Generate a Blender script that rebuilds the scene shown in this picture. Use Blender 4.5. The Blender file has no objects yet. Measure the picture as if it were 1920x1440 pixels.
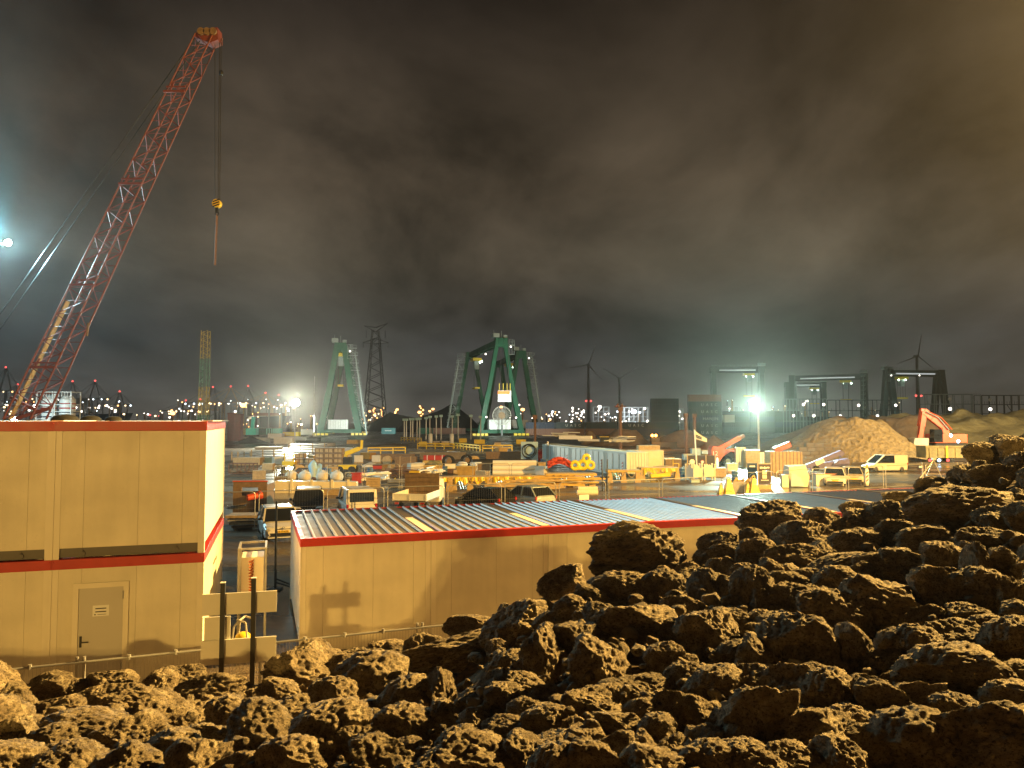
import bpy, bmesh, math, random
import numpy as np
from mathutils import Vector, Matrix, noise, Euler
R = math.radians
scn = bpy.context.scene
COL = scn.collection
rnd = random.Random(7)
# ------------------------------------------------------------------ camera
F = 1400.0; CZ = 5.75
TH = math.atan((789 - 720) / F)
cam_d = bpy.data.cameras.new('camera'); cam = bpy.data.objects.new('camera', cam_d); COL.objects.link(cam)
cam_d.sensor_width = 36; cam_d.lens = 36 * F / 1920; cam_d.clip_start = .05; cam_d.clip_end = 6000
cam.location = (0, 0, CZ); cam.rotation_euler = (R(90) + TH, 0, 0)
scn.camera = cam
scn.view_settings.view_transform = 'Standard'; scn.view_settings.look = 'None'; scn.view_settings.exposure = 0; scn.view_settings.gamma = 1

def ray(px, py):
    x, y = (px - 960) / F, -(py - 720) / F
    return Vector((x, math.cos(TH) - y * math.sin(TH), math.sin(TH) + y * math.cos(TH)))
def pt(px, py, Y):                      # point seen at that place of the photograph, at distance Y
    d = ray(px, py); return Vector((0, 0, CZ)) + d * (Y / d.y)
def gp(px, py, z=0.0):                  # point on the level z
    d = ray(px, py); return Vector((0, 0, CZ)) + d * ((z - CZ) / d.z)

# ------------------------------------------------------------------ mesh helper
class MB:
    def __init__(s): s.v = []; s.f = []; s.mi = []; s.m = 0
    def mat(s, i): s.m = i; return s
    def add(s, vs, fs):
        b = len(s.v); s.v += [tuple(v) for v in vs]; s.f += [tuple(b + i for i in f) for f in fs]; s.mi += [s.m] * len(fs); return s
    def box(s, x0, y0, z0, x1, y1, z1):
        return s.add([(x0,y0,z0),(x1,y0,z0),(x1,y1,z0),(x0,y1,z0),(x0,y0,z1),(x1,y0,z1),(x1,y1,z1),(x0,y1,z1)],
                     [(0,3,2,1),(4,5,6,7),(0,1,5,4),(1,2,6,5),(2,3,7,6),(3,0,4,7)])
    def bar(s, p, q, w, h=None, up=(0,0,1)):
        p, q = Vector(p), Vector(q); h = h or w; d = (q - p)
        if d.length < 1e-6: return s
        d.normalize(); u = Vector(up)
        if abs(d.dot(u)) > .98: u = Vector((1,0,0))
        a = d.cross(u).normalized() * w / 2; b = a.cross(d).normalized() * h / 2
        vs = [p-a-b, p+a-b, p+a+b, p-a+b, q-a-b, q+a-b, q+a+b, q-a+b]
        return s.add(vs, [(0,3,2,1),(4,5,6,7),(0,1,5,4),(1,2,6,5),(2,3,7,6),(3,0,4,7)])
    def cyl(s, p, q, r, r2=None, n=10, caps=True):
        p, q = Vector(p), Vector(q); r2 = r if r2 is None else r2; d = (q - p).normalized(); u = Vector((0,0,1)) if abs(d.z) < .9 else Vector((1,0,0))
        a = d.cross(u).normalized(); b = d.cross(a); vs = []
        for i in range(n):
            t = 2 * math.pi * i / n; o = a * math.cos(t) + b * math.sin(t); vs += [p + o * r, q + o * r2]
        fs = [(2*i, 2*i+1, (2*i+3) % (2*n), (2*i+2) % (2*n)) for i in range(n)]
        if caps: fs += [tuple(2*i for i in range(n)), tuple(2*i+1 for i in range(n))[::-1]]
        return s.add(vs, fs)
    def tube(s, pts, r, n=6):
        for p, q in zip(pts[:-1], pts[1:]): s.cyl(p, q, r, n=n)
        return s
    def ball(s, c, r, n=8, m=5, sz=1.0):
        vs = [(c[0], c[1], c[2] + r*sz)]
        for j in range(1, m):
            a = math.pi * j / m
            for i in range(n):
                t = 2*math.pi*i/n; vs.append((c[0]+r*math.sin(a)*math.cos(t), c[1]+r*math.sin(a)*math.sin(t), c[2]+r*sz*math.cos(a)))
        vs.append((c[0], c[1], c[2] - r*sz)); L = len(vs) - 1
        fs = [(0, 1+i, 1+(i+1) % n) for i in range(n)]
        for j in range(m-2):
            for i in range(n): fs.append((1+j*n+i, 1+(j+1)*n+i, 1+(j+1)*n+(i+1) % n, 1+j*n+(i+1) % n))
        fs += [(L, 1+(m-2)*n+(i+1) % n, 1+(m-2)*n+i) for i in range(n)]
        return s.add(vs, fs)
    def torus(s, c, Rr, r, axis='z', n=20, m=8):
        vs = []; fs = []
        for i in range(n):
            t = 2*math.pi*i/n
            for j in range(m):
                a = 2*math.pi*j/m; x = (Rr + r*math.cos(a)); o = (x*math.cos(t), x*math.sin(t), r*math.sin(a))
                if axis == 'y': o = (o[0], o[2], o[1])
                if axis == 'x': o = (o[2], o[0], o[1])
                vs.append((c[0]+o[0], c[1]+o[1], c[2]+o[2]))
        for i in range(n):
            for j in range(m): fs.append((i*m+j, ((i+1) % n)*m+j, ((i+1) % n)*m+(j+1) % m, i*m+(j+1) % m))
        return s.add(vs, fs)
    def prism(s, prof, t0, t1, plane='xz'):   # extrude outline along the remaining axis
        n = len(prof)
        def P(a, b, t): return {'xz': (a, t, b), 'yz': (t, a, b), 'xy': (a, b, t)}[plane]
        vs = [P(a, b, t0) for a, b in prof] + [P(a, b, t1) for a, b in prof]
        return s.add(vs, [tuple(range(n)), tuple(range(2*n-1, n-1, -1))] + [(i, (i+1) % n, n+(i+1) % n, n+i) for i in range(n)])
    def loft(s, secs, caps=True):
        n = len(secs[0]); vs = [p for c in secs for p in c]; fs = []
        for j in range(len(secs)-1):
            for i in range(n): fs.append((j*n+i, j*n+(i+1) % n, (j+1)*n+(i+1) % n, (j+1)*n+i))
        if caps: fs += [tuple(range(n))[::-1], tuple((len(secs)-1)*n+i for i in range(n))]
        return s.add(vs, fs)
    def xf(s, M):
        s.v = [tuple(M @ Vector(v)) for v in s.v]; return s
    def mesh(s, name, mats, smooth=False, fix=True):
        me = bpy.data.meshes.new(name); me.from_pydata(s.v, [], s.f)
        for m in (mats if isinstance(mats, (list, tuple)) else [mats]): me.materials.append(m)
        if s.m or any(s.mi): me.polygons.foreach_set('material_index', s.mi)
        if fix:
            bm = bmesh.new(); bm.from_mesh(me); bmesh.ops.recalc_face_normals(bm, faces=bm.faces); bm.to_mesh(me); bm.free()
        if smooth: me.polygons.foreach_set('use_smooth', [True] * len(me.polygons))
        me.update(); return me
    def build(s, name, mats, parent=None, label=None, smooth=False, bevel=0, fix=True):
        o = bpy.data.objects.new(name, s.mesh(name, mats, smooth, fix)); COL.objects.link(o)
        if parent: o.parent = parent
        if label: o['label'] = label
        if bevel:
            b = o.modifiers.new('bevel', 'BEVEL'); b.width = bevel; b.segments = 2; b.limit_method = 'ANGLE'
        return o
def tag(o, label=None, cat=None, group=None, kind=None):
    if label: o['label'] = label
    if cat: o['category'] = cat
    if group: o['group'] = group
    if kind: o['kind'] = kind
    return o
def T(name, label, cat, loc=(0,0,0), rz=0, group=None):
    o = bpy.data.objects.new(name, None); COL.objects.link(o); o.empty_display_size = .3
    o.location = loc; o.rotation_euler = (0, 0, rz); return tag(o, label, cat, group)
def dup(root, loc, rz=None, label=None, group=None, scale=None):
    r = root.copy(); COL.objects.link(r); r.location = loc
    if rz is not None: r.rotation_euler = (0, 0, rz)
    if scale is not None: r.scale = (scale,)*3 if not hasattr(scale, '__len__') else scale
    if label: r['label'] = label
    if group: r['group'] = group
    for ch in list(root.children):
        c = ch.copy(); COL.objects.link(c); c.parent = r
        for g in ch.children:
            d = g.copy(); COL.objects.link(d); d.parent = c
    return r
def text_mesh(txt, size, mat, parent, loc, rot, name='lettering', depth=.01, align='CENTER', space=1.0):
    cu = bpy.data.curves.new(name, 'FONT'); cu.body = txt; cu.size = size; cu.extrude = depth; cu.align_x = align; cu.align_y = 'CENTER'; cu.space_character = space; cu.resolution_u = 2
    t = bpy.data.objects.new('tmp', cu); COL.objects.link(t)
    dg = bpy.context.evaluated_depsgraph_get(); me = bpy.data.meshes.new_from_object(t.evaluated_get(dg)); bpy.data.objects.remove(t)
    o = bpy.data.objects.new(name, me); COL.objects.link(o); me.materials.clear(); me.materials.append(mat)
    o.parent = parent; o.location = loc; o.rotation_euler = rot; return o

# ------------------------------------------------------------------ materials
def nd(nt, t, **k):
    n = nt.nodes.new(t)
    for a, b in k.items(): setattr(n, a, b)
    return n
MC = {}
def M(name, col, rough=.6, metal=0.0, var=.18, scale=1.5, bump=0.0, bscale=30, col2=None, rvar=.12, sharp=(.35, .65), alpha=None, spec=.5, bdist=.02):
    if name in MC: return MC[name]
    m = bpy.data.materials.new(name); m.use_nodes = True; nt = m.node_tree; bs = nt.nodes['Principled BSDF']
    tc = nd(nt, 'ShaderNodeTexCoord'); nz = nd(nt, 'ShaderNodeTexNoise'); nz.inputs['Scale'].default_value = scale; nz.inputs['Detail'].default_value = 6; nz.inputs['Roughness'].default_value = .65
    nt.links.new(tc.outputs['Object'], nz.inputs['Vector'])
    rp = nd(nt, 'ShaderNodeValToRGB'); rp.color_ramp.elements[0].position = sharp[0]; rp.color_ramp.elements[1].position = sharp[1]
    c2 = col2 if col2 else tuple(c * (1 - var) for c in col)
    rp.color_ramp.elements[0].color = (*c2, 1); rp.color_ramp.elements[1].color = (*col, 1)
    nt.links.new(nz.outputs['Fac'], rp.inputs['Fac']); nt.links.new(rp.outputs['Color'], bs.inputs['Base Color'])
    mr = nd(nt, 'ShaderNodeMapRange'); mr.inputs['To Min'].default_value = max(.02, rough - rvar); mr.inputs['To Max'].default_value = min(1, rough + rvar)
    mr.inputs['From Min'].default_value = .3; mr.inputs['From Max'].default_value = .7
    nt.links.new(nz.outputs['Fac'], mr.inputs['Value']); nt.links.new(mr.outputs['Result'], bs.inputs['Roughness'])
    bs.inputs['Metallic'].default_value = metal; bs.inputs['Specular IOR Level'].default_value = spec
    if bump:
        n2 = nd(nt, 'ShaderNodeTexNoise'); n2.inputs['Scale'].default_value = bscale; n2.inputs['Detail'].default_value = 5
        nt.links.new(tc.outputs['Object'], n2.inputs['Vector']); bp = nd(nt, 'ShaderNodeBump'); bp.inputs['Strength'].default_value = bump; bp.inputs['Distance'].default_value = bdist
        nt.links.new(n2.outputs['Fac'], bp.inputs['Height']); nt.links.new(bp.outputs['Normal'], bs.inputs['Normal'])
    if alpha is not None: bs.inputs['Alpha'].default_value = alpha
    MC[name] = m; return m
def E(name, col, strength, sample=False):
    if name in MC: return MC[name]
    m = bpy.data.materials.new(name); m.use_nodes = True; nt = m.node_tree; nt.nodes.clear()
    e = nd(nt, 'ShaderNodeEmission'); e.inputs['Color'].default_value = (*col, 1); e.inputs['Strength'].default_value = strength
    o = nd(nt, 'ShaderNodeOutputMaterial'); nt.links.new(e.outputs[0], o.inputs['Surface'])
    try: m.cycles.emission_sampling = 'FRONT_BACK' if sample else 'NONE'
    except Exception: pass
    MC[name] = m; return m
def glass_mat():
    m = bpy.data.materials.new('dark_window_glass'); m.use_nodes = True; b = m.node_tree.nodes['Principled BSDF']
    nt = m.node_tree; nz = nd(nt, 'ShaderNodeTexNoise'); nz.inputs['Scale'].default_value = 3
    rp = nd(nt, 'ShaderNodeValToRGB'); rp.color_ramp.elements[0].color = (.008,.009,.011,1); rp.color_ramp.elements[1].color = (.02,.022,.026,1)
    nt.links.new(nz.outputs['Fac'], rp.inputs['Fac']); nt.links.new(rp.outputs['Color'], b.inputs['Base Color']); b.inputs['Roughness'].default_value = .06
    return m
m_glass = glass_mat()
def panel_mat():
    m = bpy.data.materials.new('cream_panel_paint'); m.use_nodes = True; nt = m.node_tree; b = nt.nodes['Principled BSDF']; tc = nd(nt, 'ShaderNodeTexCoord')
    def nz(scale, s=1.0, det=5):
        mp = nd(nt, 'ShaderNodeMapping'); mp.inputs['Scale'].default_value = scale; nt.links.new(tc.outputs['Object'], mp.inputs['Vector'])
        n = nd(nt, 'ShaderNodeTexNoise'); n.inputs['Scale'].default_value = s; n.inputs['Detail'].default_value = det; nt.links.new(mp.outputs[0], n.inputs['Vector']); return n.outputs['Fac']
    def mr(v, a, c, lo, hi):
        n = nd(nt, 'ShaderNodeMapRange'); n.inputs['From Min'].default_value = a; n.inputs['From Max'].default_value = c; n.inputs['To Min'].default_value = lo; n.inputs['To Max'].default_value = hi; nt.links.new(v, n.inputs['Value']); return n.outputs[0]
    streak = mr(nz((7, 7, .6)), .40, .62, .965, 1.0); blotch = mr(nz((1, 1, 1), 1.3), .3, .7, .88, 1.04); speck = mr(nz((1, 1, 1), 38, 3), .27, .35, .82, 1.0)
    m1 = nd(nt, 'ShaderNodeMath', operation='MULTIPLY'); nt.links.new(streak, m1.inputs[0]); nt.links.new(blotch, m1.inputs[1]); m2 = nd(nt, 'ShaderNodeMath', operation='MULTIPLY'); nt.links.new(m1.outputs[0], m2.inputs[0]); nt.links.new(speck, m2.inputs[1])
    rgb = nd(nt, 'ShaderNodeRGB'); rgb.outputs[0].default_value = (.72, .66, .52, 1); sc = nd(nt, 'ShaderNodeVectorMath', operation='SCALE'); nt.links.new(rgb.outputs[0], sc.inputs[0]); nt.links.new(m2.outputs[0], sc.inputs['Scale']); nt.links.new(sc.outputs[0], b.inputs['Base Color'])
    nt.links.new(mr(blotch, .9, 1.04, .55, .38), b.inputs['Roughness'])
    bp = nd(nt, 'ShaderNodeBump'); bp.inputs['Strength'].default_value = .5; bp.inputs['Distance'].default_value = .04; nt.links.new(nz((1, 1, .7), 1.1, 2), bp.inputs['Height']); nt.links.new(bp.outputs['Normal'], b.inputs['Normal'])
    return m
m_cream = panel_mat()
m_creamp = M('cream_post_paint', (.76,.70,.57), .38, var=.06)
m_red = M('red_trim_paint', (.46,.025,.015), .4, var=.2, scale=2)
m_grey = M('dark_grey_rail', (.13,.12,.11), .6)
m_zinc = M('galvanised_roof_steel', (.50,.50,.51), .45, metal=.5, var=.12, scale=2, rvar=.05)
m_zincd = M('dull_roof_steel', (.12,.095,.07), .5, metal=.08, var=.4, scale=2.2, rvar=.12)
m_zincm = M('weathered_roof_steel', (.23,.235,.23), .5, metal=.4, var=.25, scale=2, rvar=.06)
m_black = M('black_painted_steel', (.02,.02,.022), .45)
m_dark = M('dark_rubber', (.018,.017,.016), .8, bump=.1)
m_steel = M('galvanised_steel', (.42,.42,.42), .42, metal=.6)
m_white = M('white_paint', (.78,.77,.74), .45, var=.08)
m_board = M('pale_board', (.70,.67,.60), .6, var=.05)
m_blue = M('pale_blue_paint', (.36,.52,.62), .5, var=.12)
m_yel = M('yellow_paint', (.72,.50,.02), .45, var=.2)
m_org = M('orange_paint', (.62,.085,.022), .45, var=.25)
m_wood = M('sawn_timber', (.50,.36,.19), .75, var=.35, scale=4, bump=.1)
m_woodd = M('weathered_timber', (.22,.14,.075), .8, var=.4, scale=4, bump=.1)
m_rust = M('rusty_steel', (.16,.075,.04), .75, var=.5, scale=5)
m_green = M('dark_green_crane_paint', (.006,.075,.038), .5, var=.25, scale=.4, spec=.25)
m_conc = M('pale_concrete', (.45,.42,.36), .8, var=.25, scale=2, bump=.1)
m_lampw = E('white_lamp', (1,.90,.78), 5)
m_lampo = E('orange_lamp', (1,.50,.17), 4.5)
m_lampr = E('red_lamp', (1,.10,.08), 3)
# ------------------------------------------------------------------ night sky with lit cloud
w = bpy.data.worlds.new('World'); scn.world = w; w.use_nodes = True; nt = w.node_tree; nt.nodes.clear()
tc = nd(nt, 'ShaderNodeTexCoord'); sep = nd(nt, 'ShaderNodeSeparateXYZ'); nt.links.new(tc.outputs['Generated'], sep.inputs[0])
def math_(op, a, b=None, c=None):
    n = nd(nt, 'ShaderNodeMath', operation=op)
    for i, v in enumerate((a, b, c)):
        if v is None: continue
        if isinstance(v, (int, float)): n.inputs[i].default_value = v
        else: nt.links.new(v, n.inputs[i])
    return n.outputs[0]
zc = math_('ADD', math_('MAXIMUM', sep.outputs['Z'], 0.0), .34)
cx = math_('DIVIDE', sep.outputs['X'], zc); cy = math_('DIVIDE', sep.outputs['Y'], zc)
cmb = nd(nt, 'ShaderNodeCombineXYZ'); nt.links.new(cx, cmb.inputs[0]); nt.links.new(cy, cmb.inputs[1])
mp = nd(nt, 'ShaderNodeMapping'); mp.inputs['Rotation'].default_value = (0, 0, R(-32)); mp.inputs['Scale'].default_value = (1.0, .72, 1); mp.inputs['Location'].default_value = (1.9, .35, 0)
nt.links.new(cmb.outputs[0], mp.inputs['Vector'])
n1 = nd(nt, 'ShaderNodeTexNoise'); n1.inputs['Scale'].default_value = 2.3; n1.inputs['Detail'].default_value = 8; n1.inputs['Roughness'].default_value = .60; n1.inputs['Distortion'].default_value = .25
nt.links.new(mp.outputs[0], n1.inputs['Vector'])
n2 = nd(nt, 'ShaderNodeTexNoise'); n2.inputs['Scale'].default_value = .55; n2.inputs['Detail'].default_value = 3
nt.links.new(mp.outputs[0], n2.inputs['Vector'])
el = nd(nt, 'ShaderNodeValToRGB'); cr = el.color_ramp
def stops(cr, lst):
    while len(cr.elements) > 1: cr.elements.remove(cr.elements[-1])
    for i, (p, c) in enumerate(lst):
        e = cr.elements[0] if i == 0 else cr.elements.new(p)
        e.position = p; e.color = (*c, 1)
stops(cr, [(0, (.125,.115,.10)), (.035, (.075,.072,.066)), (.10, (.050,.050,.048)), (.20, (.080,.064,.044)), (.30, (.070,.052,.034)), (.42, (.034,.025,.017)), (.52, (.018,.013,.010)), (1, (.015,.011,.008))])
nt.links.new(math_('MAXIMUM', sep.outputs['Z'], 0.0), el.inputs['Fac'])
cl = nd(nt, 'ShaderNodeMapRange'); cl.inputs['From Min'].default_value = .32; cl.inputs['From Max'].default_value = .70; cl.inputs['To Min'].default_value = .38; cl.inputs['To Max'].default_value = 1.6
nt.links.new(n1.outputs['Fac'], cl.inputs['Value'])
cl2 = nd(nt, 'ShaderNodeMapRange'); cl2.inputs['From Min'].default_value = .3; cl2.inputs['From Max'].default_value = .7; cl2.inputs['To Min'].default_value = .7; cl2.inputs['To Max'].default_value = 1.3
nt.links.new(n2.outputs['Fac'], cl2.inputs['Value'])
vm = nd(nt, 'ShaderNodeVectorMath', operation='SCALE'); nt.links.new(el.outputs['Color'], vm.inputs[0]); nt.links.new(math_('MULTIPLY', cl.outputs[0], cl2.outputs[0]), vm.inputs['Scale'])
sky = nd(nt, 'ShaderNodeTexSky'); sky.sky_type = 'NISHITA'; sky.sun_disc = False; sky.sun_elevation = R(-4); sky.sun_rotation = R(150)
sk = nd(nt, 'ShaderNodeVectorMath', operation='SCALE'); nt.links.new(sky.outputs[0], sk.inputs[0]); sk.inputs['Scale'].default_value = .02
ad = nd(nt, 'ShaderNodeVectorMath', operation='ADD'); nt.links.new(vm.outputs[0], ad.inputs[0]); nt.links.new(sk.outputs[0], ad.inputs[1])
bg = nd(nt, 'ShaderNodeBackground'); nt.links.new(ad.outputs[0], bg.inputs['Color']); bg.inputs['Strength'].default_value = 1.0
wo = nd(nt, 'ShaderNodeOutputWorld'); nt.links.new(bg.outputs[0], wo.inputs['Surface'])

# ------------------------------------------------------------------ lamps of the place, plus unseen fill lamps added for brightness
def lamp(name, loc, col, watts, radius=.3, spot=None, target=None):
    d = bpy.data.lights.new(name, 'SPOT' if spot else 'POINT'); d.energy = watts; d.color = col; d.shadow_soft_size = radius
    o = bpy.data.objects.new(name, d); COL.objects.link(o); o.location = loc
    if spot:
        d.spot_size = R(spot); d.spot_blend = .5
        o.rotation_euler = (Vector(target) - Vector(loc)).to_track_quat('-Z', 'Y').to_euler()
    return o
SOD = (1, .595, .135)
SODP = 60000
lamp('sodium_mast_lamp', (-5.2, -80, 24.4), SOD, SODP, .25)
lamp('sodium_mast_lamp', (-4.0, -80, 24.4), SOD, SODP, .25)
lamp('sodium_mast_lamp', (-4.6, -80, 23.6), SOD, SODP, .25)
lamp('yard_fill_light', (46, 28, 20), (1, .56, .13), 360000, .4, 118, (2, 78, 0))  # unseen sodium spot added off frame to brighten the yard goods
lamp('sodium_road_lamp', (58, 43, 40), (1, .61, .17), 1600000, .4, 32, (1, 4.5, 3.5))
FL = [('floodlight_glow', pt(1413, 759, 99), (.80, 1, .88), 50000), ('floodlight_glow', pt(555, 755, 170), (1, .97, .70), 50000), ('floodlight_glow', pt(16, 455, 62), (.55, .92, 1), 30000)]
lamp(FL[0][0], FL[0][1] + Vector((0, -.75, 0)), (.70, 1, .80), 108000, .3, 130, (4, 0, 7))
lamp(FL[1][0], FL[1][1] + Vector((0, -1.0, 0)), (1, .99, .76), 130000, 1.2, 130, (-6, 0, 7))
lamp(FL[2][0], FL[2][1] + Vector((0, -.8, 0)), (.50, .90, 1), 40000, .3)
lamp(FL[2][0], FL[2][1] + Vector((0, -.8, .1)), (.12, .78, 1), 190000, .3, 50, (-24, 0, 33))
def crane_fill(x0, Y0, tx, ty, tY, w_, col=(.85, 1, .90)): lamp('crane_fill_light', Vector((pt(x0, 789, Y0).x, Y0, 3.5)), col, w_, .4, 55, pt(tx, ty, tY))  # unseen upward spots added near the ground to brighten the cranes
for a_ in ((585, 235, 640, 720, 305, 100000), (700, 250, 655, 730, 320, 90000), (850, 235, 885, 720, 320, 100000), (1010, 240, 960, 720, 320, 110000), (930, 240, 930, 700, 310, 25000)): crane_fill(*a_)
for a_ in ((1470, 380, 1500, 740, 470, 25000, (.7, 1, .95)), (1690, 370, 1650, 730, 420, 25000, (.7, 1, .95))): crane_fill(*a_)
lamp('bank_fill_light', (80, 84, 15), (1, .76, .40), 210000, .4, 100, (62, 130, 6))  # added off-frame spot that brightens the gravel and banks
crane_fill(-58, 0, 383, 700, 175, 0) if 0 else lamp('boom_fill_light', (-62, 138, 3), (1, .88, .5), 40000, .4, 50, (-71, 175, 14))  # added ground spot that brightens the upright lattice boom
# ------------------------------------------------------------------ damp night air
hz = MB(); hz.box(-1400, -120, -1, 1400, 2300, 80)
hm = bpy.data.materials.new('damp_air'); hm.use_nodes = True; hn = hm.node_tree; hn.nodes.clear()
pv = nd(hn, 'ShaderNodeVolumePrincipled'); pv.inputs['Color'].default_value = (.85,.86,.84,1); pv.inputs['Density'].default_value = .0002; pv.inputs['Anisotropy'].default_value = .85
ho = nd(hn, 'ShaderNodeOutputMaterial'); hn.links.new(pv.outputs[0], ho.inputs['Volume'])
ha = hz.build('haze', hm); tag(ha, kind='stuff')
scn.cycles.volume_bounces = 0
scn.cycles.use_denoising = True
scn.cycles.max_bounces = 5; scn.cycles.diffuse_bounces = 2; scn.cycles.glossy_bounces = 3; scn.cycles.transparent_max_bounces = 6
scn.cycles.sample_clamp_indirect = 4; scn.cycles.use_adaptive_sampling = True
# ------------------------------------------------------------------ ground
m_ground = bpy.data.materials.new('wet_muddy_asphalt'); m_ground.use_nodes = True
def ground_mat(m):
    nt = m.node_tree; b = nt.nodes['Principled BSDF']; tc = nd(nt, 'ShaderNodeTexCoord')
    def nz(s, d=5, vec=None, rough=.6):
        n = nd(nt, 'ShaderNodeTexNoise'); n.inputs['Scale'].default_value = s; n.inputs['Detail'].default_value = d; n.inputs['Roughness'].default_value = rough
        nt.links.new(vec or tc.outputs['Object'], n.inputs['Vector']); return n.outputs['Fac']
    mp = nd(nt, 'ShaderNodeMapping'); mp.inputs['Scale'].default_value = (.35, 1.3, 1); mp.inputs['Rotation'].default_value = (0, 0, R(8)); nt.links.new(tc.outputs['Object'], mp.inputs['Vector'])
    big = nz(.16, 6, mp.outputs[0]); fine = nz(3.5, 6); pud = nz(.22, 4, mp.outputs[0], .5)
    r1 = nd(nt, 'ShaderNodeValToRGB'); stops(r1.color_ramp, [(.3, (.055,.045,.035)), (.5, (.11,.085,.06)), (.7, (.19,.145,.095))]); nt.links.new(big, r1.inputs['Fac'])
    r2 = nd(nt, 'ShaderNodeMapRange'); r2.inputs['To Min'].default_value = .6; r2.inputs['To Max'].default_value = 1.3; r2.inputs['From Min'].default_value = .3; r2.inputs['From Max'].default_value = .7; nt.links.new(fine, r2.inputs['Value'])
    mul = nd(nt, 'ShaderNodeVectorMath', operation='SCALE'); nt.links.new(r1.outputs['Color'], mul.inputs[0]); nt.links.new(r2.outputs[0], mul.inputs['Scale']); nt.links.new(mul.outputs[0], b.inputs['Base Color'])
    rr = nd(nt, 'ShaderNodeMapRange'); rr.inputs['From Min'].default_value = .43; rr.inputs['From Max'].default_value = .60; rr.inputs['To Min'].default_value = .22; rr.inputs['To Max'].default_value = .5
    nt.links.new(pud, rr.inputs['Value']); nt.links.new(rr.outputs[0], b.inputs['Roughness'])
    bp = nd(nt, 'ShaderNodeBump'); bp.inputs['Strength'].default_value = .18; bp.inputs['Distance'].default_value = .03
    mixh = nd(nt, 'ShaderNodeMath', operation='MULTIPLY'); nt.links.new(rr.outputs[0], mixh.inputs[0]); nt.links.new(nz(2.2, 5), mixh.inputs[1]); nt.links.new(mixh.outputs[0], bp.inputs['Height']); nt.links.new(bp.outputs['Normal'], b.inputs['Normal'])
ground_mat(m_ground)
g = MB(); g.add([(-1500,-400,0),(1500,-400,0),(1500,2400,0),(-1500,2400,0)], [(0,1,2,3)])
tag(g.build('ground', m_ground), kind='structure')

# ------------------------------------------------------------------ site cabins
def cabin(label, loc, rz, w, L, h, ribs=10, door=False, roof=True, group=None, vents=0, top_rail=False, dull=0):
    t = T('site_cabin', label, 'site cabin', loc, rz, group)
    fr = .20                                              # red frame height
    wl = MB(); n = 3; x0, x1 = .13, w - .13; seg = [x0, x0 + .42, x0 + (x1-x0)*.55, x1 - .32, x1]
    zb = .02 if not top_rail else .22
    for a, b in zip(seg[:-1], seg[1:]): wl.box(a + .002, .008, zb, b - .002, .09, h - fr)
    for a in (0, w - .06):
        for k in range(5):
            y0 = .14 + (L - .28) / 5 * k; wl.box(a + .012, y0 + .003, .18, a + .048, y0 + (L-.28)/5 - .003, h - fr)
    wl.box(x0, L - .09, .02, x1, L - .03, h - fr)
    wl.build('wall', m_cream, t)
    if top_rail:
        rl = MB(); rl.box(.13, .05, .03, w - .13, .10, .215)
        for px in (.55, w - .55): rl.cyl((px, .05, .1), (px, .02, .1), .05, n=10); rl.cyl((px, .02, .13), (px, .02, .17), .02, n=6)
        rl.build('base_rail', m_grey, t)
    for px, py in ((0, 0), (w - .13, 0), (0, L - .13), (w - .13, L - .13)):
        q = MB(); q.box(px, py, 0, px + .13, py + .13, h - fr)
        if py == 0:
            dx = .0 if px == 0 else .112; q.box(px + dx, -.016, 0, px + dx + .018, -.001, h - fr)
        q.build('corner_post', m_creamp, t)
    f = MB(); f.box(-.012, -.022, h - fr, w + .012, .14, h); f.box(-.012, L - .14, h - fr, w + .012, L + .012, h)
    f.box(-.012, .14, h - fr, .11, L - .14, h); f.box(w - .11, .14, h - fr, w + .012, L - .14, h)
    for px in (.04, w - .04): f.cyl((px, -.022, h - .05), (px, -.035, h - .05), .018, n=6)
    f.build('roof_frame', m_red, t, bevel=.006)
    if roof:
        r = MB(); yb, ye = .02, L - .05; s0, s1 = .12, w - .12; p = (s1 - s0) / ribs; prof = []
        hh = .045 if ribs < 14 else .03
        for k in range(ribs):
            a = s0 + p * k; prof += [(a, h - .06), (a + p*.74, h - .06), (a + p*.80, h - .06 + hh), (a + p*.94, h - .06 + hh)]
        prof.append((s1, h - .06))
        def z(v): return v
        m = len(prof); vs = [(a, yb, b + .005) for a, b in prof] + [(a, ye, b + .035) for a, b in prof]
        for i in range(m - 1):
            r.m = 1 if i % 4 == 0 else 0
            r.add([vs[i], vs[i+1], vs[m+i+1], vs[m+i]], [(0, 1, 2, 3)])
        r.build('roof_sheet', [(m_zinc, m_zincm, m_zincd)[dull], m_zincd], t, fix=True)
        sm = MB(); sm.box(w - .11, .15, h + .002, w + .11, L * .5, h + .02); sm.build('joint_strip', m_creamp, t)
        s2 = MB(); s2.box(w - .11, L * .5 + .01, h + .002, w + .11, L - .05, h + .02); s2.build('joint_strip', m_zincd, t)
    return t
A2 = R(17.5); c2, s2_ = math.cos(A2), math.sin(A2)
C2 = Vector((-6.57, 16.09, .14)); W2, H2 = 2.86, 2.80
def along2(t): return C2 - Vector((c2, s2_, 0)) * t
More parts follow.
